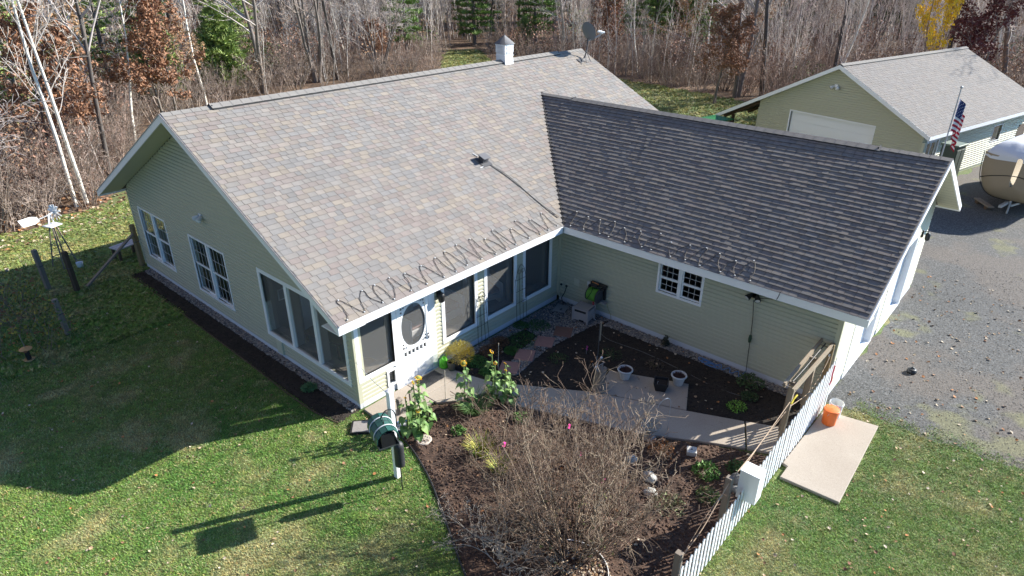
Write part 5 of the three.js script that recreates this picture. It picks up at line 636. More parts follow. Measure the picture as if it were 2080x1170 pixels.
// ---------------------------------------------------------------- porch furniture
{
  const b = thing('porch_bench', 'white cushioned daybed inside the screened porch', 'bench', [3.3, 0.14, -1.5], 0);
  mesh('frame', merge([rbx(1.9, 0.32, 0.09, 0, 0.3, -0.42, 0.01), rbx(1.9, 0.55, 0.07, 0, 0.6, -0.42, 0.01), rbx(0.09, 0.62, 0.85, -0.92, 0.31, 0, 0.01), rbx(0.09, 0.62, 0.85, 0.92, 0.31, 0, 0.01), rbx(1.8, 0.2, 0.06, 0, 0.2, 0.38, 0.01)]), M.white, b); mesh('cushion', rbx(1.7, 0.16, 0.74, 0, 0.38, 0, 0.05), std(0.5, 0.34, 0.32, 0.9), b); mesh('pillow', merge([rbx(0.5, 0.4, 0.16, -0.5, 0.65, -0.28, 0.06), rbx(0.5, 0.4, 0.16, 0.45, 0.65, -0.28, 0.06)]), std(0.55, 0.5, 0.47, 0.9), b);
  const b2 = thing('porch_armchair', 'white framed armchair inside the porch behind the middle screen', 'armchair', [5.2, 0.14, -1.3], -0.3); mesh('frame', merge([rbx(0.08, 0.6, 0.75, -0.4, 0.3, 0, 0.01), rbx(0.08, 0.6, 0.75, 0.4, 0.3, 0, 0.01), rbx(0.8, 0.7, 0.07, 0, 0.55, -0.36, 0.01), rbx(0.75, 0.16, 0.06, 0, 0.26, 0.34, 0.01)]), M.white, b2); mesh('cushion', rbx(0.7, 0.14, 0.66, 0, 0.4, 0, 0.04), std(0.5, 0.34, 0.32, 0.9), b2);
  const c = thing('wicker_chair', 'round brown wicker chair in the porch corner', 'chair', [0.62, 0.14, -0.62], 0.6); const ring = new THREE.TorusGeometry(0.3, 0.02, 6, 26); ring.rotateX(Math.PI / 2); const legs = []; for (let k = 0; k < 10; k++) { const a = k / 10 * 6.28; legs.push(rod([Math.cos(a) * 0.24, 0, Math.sin(a) * 0.24], [Math.cos(a) * 0.3, 0.42, Math.sin(a) * 0.3], 0.01, 0.01, 5)); } mesh('frame', merge([ring.clone().translate(0, 0.42, 0), ring.clone().scale(0.8, 1, 0.8).translate(0, 0.02, 0), ...legs]), std(0.36, 0.27, 0.17, 0.7), c); mesh('seat', lathe([[0.001, 0.38], [0.2, 0.39], [0.29, 0.43]], 22), std(0.3, 0.22, 0.14, 0.8), c); const bk = new THREE.TorusGeometry(0.3, 0.018, 6, 20, 3.14); bk.translate(0, 0.44, -0.26); mesh('backrest', merge([bk, ...[-0.2, -0.1, 0, 0.1, 0.2].map(x => rod([x, 0.43, -0.26], [x, 0.44 + Math.sqrt(0.09 - x * x), -0.26], 0.01, 0.01, 5))]), std(0.36, 0.27, 0.17, 0.7), c);
  const tb = thing('porch_table', 'low dark table with things on it inside the porch', 'table', [0.8, 0.14, -2.2], 0.2); mesh('top', rbx(0.6, 0.04, 1.2, 0, 0.55, 0, 0.01), M.darkwood, tb); for (const [x, z] of [[-0.25, -0.5], [0.25, -0.5], [-0.25, 0.5], [0.25, 0.5]]) mesh('leg', rbx(0.05, 0.53, 0.05, x, 0.265, z, 0.006), M.darkwood, tb);
  const pic = thing('picture_frame', 'small pale picture on the porch back wall', 'picture', [0.55, 1.35, -3.69]); mesh('frame', bx(0.26, 0.3, 0.02, 0, 0, 0.01), M.whiteDull, pic); mesh('print', bx(0.2, 0.24, 0.004, 0, 0, 0.022), M.grey, pic);
}
// ---------------------------------------------------------------- left part of the garden
{
  const w = thing('toy_windmill', 'white garden windmill on a grey four-legged lattice tower', 'windmill', [-1.69, 0, -13.05], 0.4);
  const legs = [[-0.24, -0.24], [0.24, -0.24], [-0.24, 0.24], [0.24, 0.24]]; for (const [x, z] of legs) mesh('leg', bar([x, 0, z], [x * 0.25, 1.35, z * 0.25], 0.035), M.oldwood, w);
  const br = []; for (const y of [0.35, 0.75]) { const k = 1 - y / 1.35 * 0.75; for (let i = 0; i < 4; i++) { const [a, b] = [[-1, -1], [1, -1], [1, 1], [-1, 1]].map(q => [q[0] * 0.24 * k, q[1] * 0.24 * k]).slice(0, 4).reduce((s, q, j, A) => j === i ? [A[i], A[(i + 1) % 4]] : s, null); br.push(bar([a[0], y, a[1]], [b[0], y, b[1]], 0.018)); } } mesh('brace', merge(br), M.oldwood, w);
  mesh('platform', rbx(0.38, 0.03, 0.38, 0, 1.37, 0, 0.005), M.white, w); mesh('yoke', merge([bar([-0.1, 1.38, 0], [-0.02, 1.72, 0], 0.03), bar([0.1, 1.38, 0], [0.02, 1.72, 0], 0.03), bar([0, 1.38, -0.1], [0, 1.72, 0], 0.03)]), M.white, w);
  mesh('tail_boom', bar([0, 1.7, 0], [-0.6, 1.72, 0.12], 0.022), M.galv, w); const s = new THREE.Shape([[0, -0.06], [0, 0.08], [-0.16, 0.15], [-0.5, 0.13], [-0.5, -0.13], [-0.16, -0.14]].map(p => new THREE.Vector2(...p))); const tg = new THREE.ExtrudeGeometry(s, { depth: 0.012, bevelEnabled: false }); tg.rotateX(-0.9); tg.rotateY(-0.2); tg.translate(-0.42, 1.72, 0.1); mesh('tail_vane', tg, M.white, w);
  const hub = new THREE.Group(); for (let k = 0; k < 10; k++) { const g = bx(0.012, 0.18, 0.07, 0, 0.16, 0, 0, 0.5); g.rotateX(k / 10 * 6.283); g.translate(0.2, 1.72, 0); mesh('blade', g, M.white, w); } mesh('hub', merge([rod([0.0, 1.72, 0], [0.22, 1.72, 0], 0.022), rod([0.185, 1.72, 0], [0.215, 1.72, 0], 0.06, 0.06, 14)]), M.whiteDull, w);
  const sl = thing('round_slab', 'round pale concrete well cover with a centre hole on the lawn', 'slab', [-3.05, 0, -13.85]); const rs = new THREE.Shape(); rs.absarc(0, 0, 0.5, 0, 6.2832, false); const rh = new THREE.Path(); rh.absarc(0, 0, 0.06, 0, 6.2832, true); rs.holes.push(rh); const rg = new THREE.ExtrudeGeometry(rs, { depth: 0.08, bevelEnabled: true, bevelSize: 0.015, bevelThickness: 0.015, bevelSegments: 2, curveSegments: 40 }); rg.rotateX(-Math.PI / 2); rg.translate(0, 0.02, 0); mesh('disc', uvw(rg), M.conc, sl); mesh('plug', lathe([[0.001, 0.06], [0.055, 0.06]], 12), M.grey, sl);
  const cn = thing('white_pail', 'small white pail on the grass beside the windmill legs', 'pail', [-1.42, 0, -12.55]); mesh('body', lathe([[0.001, 0], [0.085, 0], [0.1, 0.16], [0.105, 0.17], [0.09, 0.16], [0.08, 0.02], [0.001, 0.02]], 18), M.white, cn); const ph = new THREE.TorusGeometry(0.1, 0.004, 5, 18, 3.14); ph.translate(0, 0.165, 0); mesh('handle', ph, M.metal, cn);
  const gp = (l, x, z, h, lean, m) => { const t = thing('garden_post', l, 'post', [x, 0, z], R(0, 1)); const g = rbx(0.12, h, 0.12, 0, h / 2, 0, 0.012); g.rotateZ(lean); mesh('post', g, m, t); mesh('staple', rbx(0.13, 0.02, 0.13, -Math.sin(lean) * h * 0.6, h * 0.6, 0, 0.003), M.dgrey, t); };
  gp('grey leaning garden post left of the windmill, taller of two', -2.6, -11.55, 1.28, 0.03, M.oldwood); gp('dark garden post in front of the windmill', -2.08, -10.78, 1.28, 0.02, M.darkwood); gp('rotten grey post among the bramble leaves', -3.12, -8.25, 1.05, 0.04, M.oldwood); gp('brown treated post at the back corner of the gable wall', -0.08, -11.2, 1.4, 0, M.treated);
  tag(mesh('brace_board', bar([-0.12, 1.12, -11.15], [-1.8, 0.02, -10.86], 0.09, 0.05), M.oldwood), 'grey diagonal brace board leaning against the treated corner post', 'board');
  const bn = thing('garden_bench', 'low grey bench behind the back corner of the house', 'bench', [-0.1, 0, -12.3], 0.25); mesh('seat', merge([0, 1, 2].map(i => rbx(0.8, 0.04, 0.13, 0, 0.42, -0.15 + i * 0.15, 0.006))), std(0.5, 0.48, 0.5, 0.8), bn); for (const [x, z] of [[-0.33, -0.15], [0.33, -0.15], [-0.33, 0.15], [0.33, 0.15]]) mesh('leg', rbx(0.07, 0.4, 0.07, x, 0.2, z, 0.006), M.darkwood, bn);
  tag(mesh('bracket', rod([-0.1, 1.15, -11.3], [-0.32, 1.2, -11.35], 0.012), M.black), 'small black bracket sticking out from the treated corner post', 'bracket');
  const fd = thing('tube_feeder', 'black tube bird feeder with a tan lid and tray by the brambles', 'bird feeder', [-4.17, 0, -7.55]); mesh('tube', rod([0, 0.06, 0], [0, 0.34, 0], 0.055, 0.055, 16), M.black, fd); mesh('lid', lathe([[0.001, 0.4], [0.05, 0.39], [0.14, 0.345], [0.145, 0.335], [0.001, 0.34]], 22), std(0.55, 0.3, 0.12, 0.6), fd); const to = new THREE.TorusGeometry(0.11, 0.014, 6, 22); to.rotateX(Math.PI / 2); to.translate(0, 0.05, 0); mesh('tray', merge([to, rod([0, 0.03, 0], [0, 0.05, 0], 0.1, 0.1, 18)]), std(0.5, 0.32, 0.14, 0.6), fd); mesh('stake', merge([rod([0, 0.38, 0], [-0.02, 0.75, -0.02], 0.01), rod([0, 0, 0], [0, 0.06, 0], 0.02)]), M.oldwood, fd);
}
// ---------------------------------------------------------------- vegetation
camera.updateMatrixWorld(true); camera.updateProjectionMatrix();
const _v = new THREE.Vector3();
function inView(x, y, z, m = 1.06) { _v.set(x, y, z).project(camera); return _v.z < 1 && Math.abs(_v.x) < m * 1.0 && Math.abs(_v.y) < m; }
const HOUSE2D = [[[-0.02, WZ - 0.1], [LX, WZ - 0.1], [LX, LW], [XI, LW], [XI, 0], [-0.02, 0]]];
const onSlabs = [[[-0.04, 0], [2.4, 0], [2.6, 1.5], [0.2, 1.0]], [[3.92, 7.5], [6.82, 7.5], [6.83, 8.62], [3.98, 8.72]]];
const isLawn = (x, z) => inPoly(x, z, lawnP) && !inPoly(x, z, HOUSE2D[0]) && !inPoly(x, z, GRAV) && !inPoly(x, z, FRONTBED) && !inPoly(x, z, SHADEBED) && !inPoly(x, z, GABLE) && !onSlabs.some(P => inPoly(x, z, P));
{
  const tuft = (n, h, w, r) => { const mb = new MB(); for (let i = 0; i < n; i++) { const a = R(0, 6.28), q = r * Math.sqrt(rnd()), x = Math.cos(a) * q, z = Math.sin(a) * q, l = h * R(0.55, 1.1), b = R(0, 6.28), t = R(0.5, 1.5) * l, c = Math.cos(b), s = Math.sin(b); const mx = x + c * t * 0.4, mz = z + s * t * 0.4; mb.quad([x - s * w, 0, z + c * w], [x + s * w, 0, z - c * w], [mx + s * w * 0.7, l * 0.6, mz - c * w * 0.7], [mx - s * w * 0.7, l * 0.6, mz + c * w * 0.7]); mb.tri([mx - s * w * 0.7, l * 0.6, mz + c * w * 0.7], [mx + s * w * 0.7, l * 0.6, mz - c * w * 0.7], [x + c * t, l * 0.95, z + s * t]); } return mb.geo(); };
  const gm = new THREE.MeshStandardMaterial({ color: 0xffffff, roughness: 0.75, side: THREE.DoubleSide });
  const near = [], nc = [], far = [], fc = [];
  const put = (x, z, ms, cs, s) => { let c = LAWN_C(x, z); if (rnd() < 0.06 + 0.26 * fbm(x * 3, z * 3, 2, 0, 19)) c = mix3(c, [0.44, 0.37, 0.19], 0.75); else if (rnd() < 0.2) c = mix3(c, [0.07, 0.16, 0.03], 0.6); const k = R(0.5, 1.6), y = R(-0.2, 0.2); ms.push(M4(x, -0.012, z, R(0, 6.28), s * R(0.8, 1.25), R(-0.15, 0.15), R(-0.15, 0.15), s * R(0.6, 1.2))); cs.push(col(c[0] * k * (1 + y), c[1] * k, c[2] * k * (1 - y))); };
  let n = 0; for (let i = 0; i < 620000 && near.length < 120000; i++) { const x = R(-9.5, 8.2), z = R(-9, 12); if (x > 0.1 && z < 7.4) continue; const d = Math.hypot(x + 6.5, z - 10, 8.8); if (rnd() > Math.min(1, Math.pow(12.5 / d, 2.2)) || !inView(x, 0, z)) continue; const ed = x > 6.6 && z > 8 ? 1 - sst(7.0, 7.8, x + 0.5 * (fbm(x * 2, z * 2, 3) - 0.5)) : 1; if (rnd() > ed) continue; if (!isLawn(x, z) && !(x > 6.9 && z > 8 && x < 8)) continue; put(x, z, near, nc, 1); }
  for (let i = 0; i < 260000 && far.length < 60000; i++) { const far_ = rnd() < 0.3, x = far_ ? R(25, 46) : R(-13, 3), z = far_ ? R(-44, -4) : R(-18, -7); if (!inView(x, 0, z) || !isLawn(x, z)) continue; if (rnd() > (far_ ? 0.5 : 1)) continue; put(x, z, far, fc, far_ ? 2.4 : 1.3); }
  tag(inst('grass', tuft(10, 0.032, 0.0042, 0.06), gm, near, nc), 'short green and straw coloured grass of the near lawn');
  tag(inst('grass', tuft(9, 0.05, 0.007, 0.08), gm, far, fc), 'short grass of the lawn behind the house');
}
const leafGeo = (() => { const mb = new MB(); mb.quad([-0.5, 0.12, -0.2], [0, 0, -0.55], [0, 0.0, 0.5], [-0.42, 0.2, 0.25]); mb.quad([0, 0, -0.55], [0.5, 0.16, -0.15], [0.38, 0.1, 0.3], [0, 0, 0.5]); return mb.geo(); })();
{ // fallen leaves
  const pal = [[0.36, 0.25, 0.15], [0.28, 0.15, 0.08], [0.45, 0.35, 0.24], [0.22, 0.11, 0.06], [0.4, 0.17, 0.06], [0.5, 0.42, 0.32]], lm = std(1, 1, 1, 0.85), ms = [], cs = [];
  const add = (x, z, y, s) => { ms.push(M4(x, y, z, R(0, 6.28), s, R(-0.5, 0.5), R(-0.5, 0.5))); const c = pick(pal), k = R(0.7, 1.2); cs.push(col(c[0] * k, c[1] * k, c[2] * k)); };
  for (let i = 0; i < 6500; i++) { const x = R(-10, 8), z = R(-17.5, 12); if (!inView(x, 0, z) || !isLawn(x, z)) continue; const dens = z > 7.4 ? 0.6 : (z < -13 ? 1 : 0.3); if (rnd() < dens) add(x, z, 0.025, R(0.03, 0.065)); }
  for (let i = 0; i < 5000; i++) { const x = R(-14, 6), z = -17.2 + (x > 1 ? (x - 1) * -1.2 : 0) + R(-9, 1.6); if (inView(x, 0, z)) add(x, z, 0.02, R(0.08, 0.16)); }
  for (let i = 0; i < 620; i++) { const P = pick([FRONTBED, SHADEBED, SHADEBED]), x = R(-2, 6.8), z = R(0.2, 7.4); if (inPoly(x, z, P)) add(x, z, 0.06, R(0.03, 0.07)); }
  for (let i = 0; i < 200; i++) { const x = R(7, 16), z = R(7.6, 11); add(x, z, 0.01, R(0.04, 0.08)); }
  tag(inst('fallen_leaves', leafGeo, lm, ms, cs), 'dry fallen leaves scattered over lawn, beds and wood edge');
}
// --- trees
const rv = a => [R(-a, a), R(-a, a), R(-a, a)];
const nrm = d => { const l = Math.hypot(...d) || 1; return [d[0] / l, d[1] / l, d[2] / l]; };
function grow(B, p, d, L, r, lvl, o, v0 = 0) {
  const n = o.segs[lvl]; let q = p, rr = r, v = v0; const pts = [];
  for (let i = 0; i < n; i++) {
    const w = o.wig[lvl]; d = nrm([d[0] + R(-w, w), d[1] + R(-w, w) * 0.6 + o.up[lvl], d[2] + R(-w, w)]);
    const r1 = Math.max(o.min, r * (1 - (i + 1) / n * o.taper[lvl])), l = L / n, e = [q[0] + d[0] * l, q[1] + d[1] * l, q[2] + d[2] * l];
    (lvl <= (o.trunkLvl ?? 0) ? B.trunk : B.crown).cone(q, e, rr, r1, o.sides[lvl], v); v += l; pts.push([e, d, (i + 1) / n, r1]); q = e; rr = r1;
    if (o.leaf && lvl >= o.leaf.lvl) for (let k = 0; k < o.leaf.n; k++) B.leafAt([e[0] + R(-1, 1) * o.leaf.spread, e[1] + R(-1, 1) * o.leaf.spread, e[2] + R(-1, 1) * o.leaf.spread]);
  }
  if (lvl < o.levels) {
    const kids = Math.round(o.kids[lvl] * R(0.8, 1.2));
    for (let k = 0; k < kids; k++) {
      const t = lerp(o.start[lvl], 1, (k + rnd()) / kids), [e, dd, , er] = pts[Math.min(n - 1, Math.floor(t * n))]; const a = R(0, 6.28), sp = o.ang[lvl] * R(0.7, 1.3);
      let ax = nrm([Math.cos(a), 0.001, Math.sin(a)]); const dot = ax[0] * dd[0] + ax[1] * dd[1] + ax[2] * dd[2]; ax = nrm([ax[0] - dd[0] * dot, ax[1] - dd[1] * dot, ax[2] - dd[2] * dot]);
      const nd = nrm([dd[0] * Math.cos(sp) + ax[0] * Math.sin(sp), dd[1] * Math.cos(sp) + ax[1] * Math.sin(sp), dd[2] * Math.cos(sp) + ax[2] * Math.sin(sp)]);
      grow(B, e, nd, L * o.len[lvl] * R(0.6, 1.15) * (1 - o.short[lvl] * (t - o.start[lvl])), Math.min(er * 0.8, r * o.rad[lvl]), lvl + 1, o, R(0, 3));
    }
  }
}
function newB(ls = 0.1, cup = 1) { const B = { trunk: new MB(), crown: new MB(), leaf: new MB() }; B.leafAt = p => { const s = ls * R(0.6, 1.3), u = nrm(rv(1)), w = nrm(rv(1)); const f = (a, b) => [p[0] + u[0] * a * s + w[0] * b * s, p[1] + u[1] * a * s + w[1] * b * s, p[2] + u[2] * a * s + w[2] * b * s]; B.leaf.tri(f(-0.5, 0), f(0.5, -0.15), f(0.1, 0.8)); }; return B; }
const BARE = { levels: 3, segs: [11, 5, 3, 2], wig: [0.1, 0.22, 0.3, 0.35], up: [0.03, 0.06, 0.05, 0.03], taper: [0.88, 0.85, 0.8, 0.6], sides: [7, 4, 3, 3], kids: [18, 6, 5], start: [0.3, 0.2, 0.15], ang: [0.85, 0.75, 0.8], len: [0.34, 0.48, 0.5], short: [0.5, 0.4, 0.3], rad: [0.36, 0.5, 0.55], min: 0.011 };
function finish(B, name, label, group, mats) { const t = thing(name, label, 'tree', [0, 0, 0], 0, group); mesh('trunk', B.trunk.geo(), mats[0], t); if (B.crown.p.length) mesh('branches', B.crown.geo(), mats[1], t); if (B.leaf.p.length) mesh('crown', B.leaf.geo(), mats[2], t); return t; }
const PARK = []; // prototypes not used where they were made are dropped again
function proto(fn) { const t = fn(); scene.remove(t); counts[t.name.replace(/_\d+$/, '')]--; t.name = t.name.replace(/_\d+$/, ''); return t; }
function plant(pr, x, z, turn, s, label, group) { const r = pr.clone(); r.name = numbered(pr.name); r.position.set(x, -0.02, z); r.rotation.y = turn; r.scale.set(s[0] ?? s, s[1] ?? s, s[0] ?? s); r.userData = { label, category: 'tree' }; if (group) r.userData.group = group; scene.add(r); return r; }
function multi(B, n, H, r, o, spread) { for (let k = 0; k < n; k++) { const a = k / n * 6.28 + R(0, 1); grow(B, [Math.cos(a) * 0.2, -0.1, Math.sin(a) * 0.2], nrm([Math.cos(a) * spread, 1, Math.sin(a) * spread]), H * R(0.8, 1.05), r * R(0.75, 1.05), 0, o); } }
const russet = std(0.27, 0.135, 0.075, 0.85), russet2 = std(0.35, 0.21, 0.11, 0.85), gold = std(0.95, 0.66, 0.04, 0.75), maroon = std(0.12, 0.03, 0.03, 0.8), needle = std(0.17, 0.27, 0.07, 0.75), needle2 = std(0.26, 0.34, 0.1, 0.75);
const P = {
  birch: proto(() => { const B = newB(); multi(B, 2, 14, 0.078, { ...BARE, wig: [0.05, 0.2, 0.3, 0.3], kids: [20, 6, 4], start: [0.2, 0.2, 0.2], ang: [0.7, 0.7, 0.7], len: [0.2, 0.5, 0.5], rad: [0.26, 0.45, 0.5] }, 0.018); return finish(B, 'birch_tree', '', null, [M.birch, M.twigPale]); }),
  slimBirch: proto(() => { const B = newB(); multi(B, 1, 13, 0.13, { ...BARE, kids: [15, 6, 4], start: [0.3, 0.2, 0.2], ang: [0.7, 0.7, 0.7], len: [0.25, 0.5, 0.5], rad: [0.24, 0.45, 0.5] }, 0.02); return finish(B, 'birch_tree', '', null, [M.birch, M.twigPale]); }),
  oak: proto(() => { const B = newB(); multi(B, 1, 15, 0.26, { ...BARE, wig: [0.13, 0.25, 0.3, 0.35], len: [0.42, 0.5, 0.5] }, 0.02); return finish(B, 'bare_tree', '', null, [M.barkDark, M.twigGrey]); }),
  oak2: proto(() => { const B = newB(); multi(B, 2, 14, 0.22, { ...BARE, kids: [15, 6, 5], len: [0.38, 0.5, 0.5] }, 0.1); return finish(B, 'bare_tree', '', null, [M.bark, M.twigGrey]); }),
  clump: proto(() => { const B = newB(); multi(B, 5, 12, 0.15, { ...BARE, kids: [9, 5, 4], len: [0.3, 0.5, 0.5] }, 0.2); return finish(B, 'bare_tree', '', null, [M.bark, M.twig]); }),
  pole: proto(() => { const B = newB(); multi(B, 1, 14, 0.13, { ...BARE, kids: [16, 5, 4], start: [0.35, 0.2, 0.2], ang: [0.6, 0.7, 0.7], len: [0.22, 0.5, 0.5] }, 0.02); return finish(B, 'bare_tree', '', null, [M.barkGrey, M.twigRose]); }),
  pole2: proto(() => { const B = newB(); multi(B, 1, 13, 0.11, { ...BARE, kids: [16, 5, 4], start: [0.3, 0.2, 0.2], ang: [0.7, 0.7, 0.7], len: [0.24, 0.5, 0.5] }, 0.05); return finish(B, 'bare_tree', '', null, [M.barkGrey, M.twigGrey]); }),
  bushy: proto(() => { const B = newB(); multi(B, 8, 8.5, 0.09, { ...BARE, segs: [7, 4, 3, 2], kids: [9, 6, 4], start: [0.25, 0.2, 0.2], len: [0.36, 0.5, 0.5] }, 0.35); return finish(B, 'bare_shrub_tree', '', null, [M.bark, M.twigGrey]); }),
  leafy: proto(() => { const B = newB(0.17); multi(B, 2, 8, 0.11, { ...BARE, segs: [8, 4, 3, 2], kids: [15, 6, 4], start: [0.2, 0.2, 0.2], len: [0.36, 0.5, 0.5], leaf: { lvl: 2, n: 4, spread: 0.17 } }, 0.15); return finish(B, 'russet_oak', '', null, [M.bark, M.twig, russet]); }),
  leafy2: proto(() => { const B = newB(0.17); multi(B, 1, 9, 0.12, { ...BARE, segs: [8, 4, 3, 2], kids: [16, 6, 3], start: [0.25, 0.2, 0.2], len: [0.36, 0.5, 0.5], leaf: { lvl: 2, n: 3, spread: 0.25 } }, 0.1); return finish(B, 'russet_oak', '', null, [M.bark, M.twigGrey, russet2]); }),
  gold: proto(() => { const B = newB(0.2); multi(B, 3, 9.5, 0.09, { ...BARE, segs: [8, 4, 3, 2], kids: [13, 5, 3], start: [0.3, 0.2, 0.2], ang: [0.5, 0.6, 0.7], len: [0.26, 0.5, 0.5], leaf: { lvl: 2, n: 3, spread: 0.22 } }, 0.12); return finish(B, 'yellow_tree', '', null, [M.bark, M.twig, gold]); }),
  maroon: proto(() => { const B = newB(0.2); multi(B, 2, 9, 0.1, { ...BARE, segs: [8, 4, 3, 2], kids: [14, 6, 3], start: [0.2, 0.2, 0.2], len: [0.33, 0.5, 0.5], leaf: { lvl: 2, n: 4, spread: 0.22 } }, 0.1); return finish(B, 'maroon_tree', '', null, [M.bark, M.twigDark, maroon]); }),
};
function pine(H, spread, mat, dens = 1) {
  const B = newB(); grow(B, [0, -0.1, 0], [0, 1, 0], H, H * 0.017, 0, { ...BARE, levels: 0, wig: [0.02], segs: [10], taper: [0.9], up: [0.1] });
  const nW = 20; for (let k = 0; k < nW; k++) { const t = k / (nW - 1), y = lerp(0.1, 0.98, t) * H, len = spread * (0.25 + 0.75 * Math.sin(Math.PI * Math.pow(1 - t, 0.75) * 0.85)) * (1 - t * 0.55); const nb = Math.round(7 * dens); for (let b = 0; b < nb; b++) { const a = b / nb * 6.28 + R(0, 0.8) + k, l = len * R(0.65, 1.15), up = lerp(-0.02, 0.4, t) + R(-0.06, 0.1); const d = nrm([Math.cos(a), up, Math.sin(a)]), p0 = [0, y, 0], p1 = [d[0] * l, y + d[1] * l, d[2] * l]; B.crown.cone(p0, p1, 0.03 + 0.008 * l, 0.012, 3); const nt = Math.round((5 + l * 4) * dens); for (let c = 0; c < nt; c++) { const f = lerp(0.25, 1.02, (c + rnd()) / nt), sd = R(-0.32, 0.32) * l * (1.1 - f * 0.6), q = [p0[0] + (p1[0] - p0[0]) * f - Math.sin(a) * sd, p0[1] + (p1[1] - p0[1]) * f + R(-0.05, 0.14), p0[2] + (p1[2] - p0[2]) * f + Math.cos(a) * sd]; for (let n = 0; n < 12; n++) { const dir = nrm([d[0] * 0.6 + R(-0.8, 0.8), R(-0.15, 0.9), d[2] * 0.6 + R(-0.8, 0.8)]), nl = R(0.28, 0.52), w = 0.05, o = nrm(rv(1)); B.leaf.tri([q[0] - o[0] * w, q[1] - o[1] * w, q[2] - o[2] * w], [q[0] + o[0] * w, q[1] + o[1] * w, q[2] + o[2] * w], [q[0] + dir[0] * nl, q[1] + dir[1] * nl, q[2] + dir[2] * nl]); } } } }
  return finish(B, 'pine_tree', '', null, [M.bark, M.twigDark, mat]);
}
P.pine = proto(() => pine(13, 3.2, needle)); P.pine2 = proto(() => pine(10, 2.8, needle2, 0.6)); P.youngPine = proto(() => pine(5, 2.0, needle2));
const SP = [ // trees one can point to
  ['birch', 0.7, -18.9, 0.3, 1, 'white double-trunked birch at the lawn edge left of the house'], ['slimBirch', 5.6, -26.5, 1, 0.85, 'crooked white birch rising behind the left roof corner'], ['slimBirch', 13.0, -33.6, 2, 1, 'straight slender white birch behind the near end of the main ridge'],
  ['oak', 2.6, -21.5, 0.5, [0.55, 1], 'dark forked tree just right of the double-trunked birch'], ['oak', 3.6, -24, 2.2, [0.5, 0.95], 'dark slanting tree behind the double-trunked birch'], ['bushy', -2.9, -18.9, 1.2, [0.8, 0.75], 'dark many-stemmed tree at the left edge of the picture'],
  ['oak2', 18.1, -35.6, 1.57, 1, 'pair of dark bare trunks rising behind the main ridge'], ['clump', 23.2, -36.5, 0, 1.1, 'clump of several dark stems behind the main ridge'], ['oak', 25.2, -36.5, 4, [0.8, 1.1], 'single tall grey trunk right of the clump of stems'], ['bushy', 29.5, -36.6, 1, 0.95, 'spreading many-stemmed bare tree left of the cupola'],
  ['oak', 15.5, -45, 1, [1, 1.15], 'tall dark trunk high behind the crooked birch'], ['oak', 17, -46.5, 5, [0.85, 1.1], 'second dark trunk beside the tall one high on the left'], ['pine', 37, -42, 0, [0.8, 1.3], 'tall thin pine left of the grassy path'], ['pine', 49, -44.5, 1, 1.05, 'green pine standing at the end of the grassy path'], ['pine', 56, -41.5, 2, 1.05, 'broad green pine right of the grassy path'], ['youngPine', 50.5, -38.5, 0, 0.6, 'small green pine below the broad pine'],
  ['leafy', 8.2, -27.5, 0, 0.9, 'dense rust brown oak behind the left roof peak'], ['leafy', 1.2, -23, 2, 0.85, 'rust brown oak behind the double-trunked birch'], ['leafy2', 3.8, -25.8, 1, 0.95, 'orange leaved oak above the double-trunked birch'], ['leafy2', 12.0, -33.2, 3, 0.55, 'low russet oak at the foot of the slender birch'], ['leafy', 36.5, -9.6, 0.6, 0.75, 'rust leaved young oak in front of the lean-to side woods'],
  ['oak2', 39.5, -9.4, 0.4, [1.0, 1.15], 'pair of dark leaning trunks beyond the lean-to'], ['oak', 41.5, -8.2, 2, [0.9, 1.1], 'dark trunk just right of the leaning pair'], ['oak', 44, -4.5, 1, [0.8, 1.0], 'dark bare tree behind the left slope of the garage roof'], ['slimBirch', 46, -5.0, 0, 1, 'white birch behind the garage peak'], ['slimBirch', 44.5, -20.5, 2, [0.8, 0.8], 'pale birch behind the satellite dish'],
  ['gold', 44, 1.2, 0, [0.52, 0.9], 'bright yellow leaved tree behind the garage roof'], ['maroon', 44.5, 3.6, 1, 0.9, 'dark maroon leaved tree at the right end of the garage roof'], ['oak', 46, 1.8, 1, [0.9, 1.0], 'dark bare tree standing right behind the yellow tree'], ['oak2', 48, 5.5, 2, 1, 'bare double tree right of the maroon tree'],
  ['pine2', 11, -44, 0, 1.15, 'bright green pine upper left behind the birches'], ['pine2', 13.5, -41, 1, 0.85, 'green pine left of the dark pair behind the ridge'], ['pine2', -2.4, -27, 2, 0.95, 'green pine in the top left corner'], ['pine2', 2.6, -32, 0.5, 0.95, 'green pine right of the top left corner'], ['youngPine', 12, -37.5, 0, 1, 'young pine low beside the slender birch'], ['youngPine', 16.6, -38, 2, 1.1, 'young pine behind the dark pair of trunks'],
  ['pine', 62.8, -29.8, 0, 0.95, 'green pine beyond the woods right of the satellite dish'], ['pine', 65.5, -25.8, 1, 0.9, 'second green pine beyond the woods right of the satellite dish'], ['pine', 61, -33.5, 2, 0.9, 'green pine beyond the woods behind the satellite dish'], ['pine2', 20.8, -44.5, 1, 1.05, 'feathery green pine behind the near part of the main ridge'],
  ['pine', 78, -33, 0, 0.95, 'dark pine far off right of the satellite dish'], ['pine', 86, -28, 1, 1, 'dark pine far off above the rust leaved young oak'], ['pine', 70, -33.5, 2, 0.8, 'far pine straight above the satellite dish'], ['leafy', 48, -27, 1, 0.8, 'rust leaved oak left of the satellite dish'], ['leafy2', 47, -17.5, 2, 0.9, 'rust leaved oak right of the satellite dish'], ['leafy', 30.5, -38.5, 1, 0.5, 'low rust leaved oak left of the cupola'],
];
for (const [k, x, z, a, s, l] of SP) plant(P[k], x, z, a, s, l);
const used = SP.map(s => [s[1], s[2]]);
const greens = SP.filter(s => /ine$|ine2|gold|maroon/.test(s[0]));
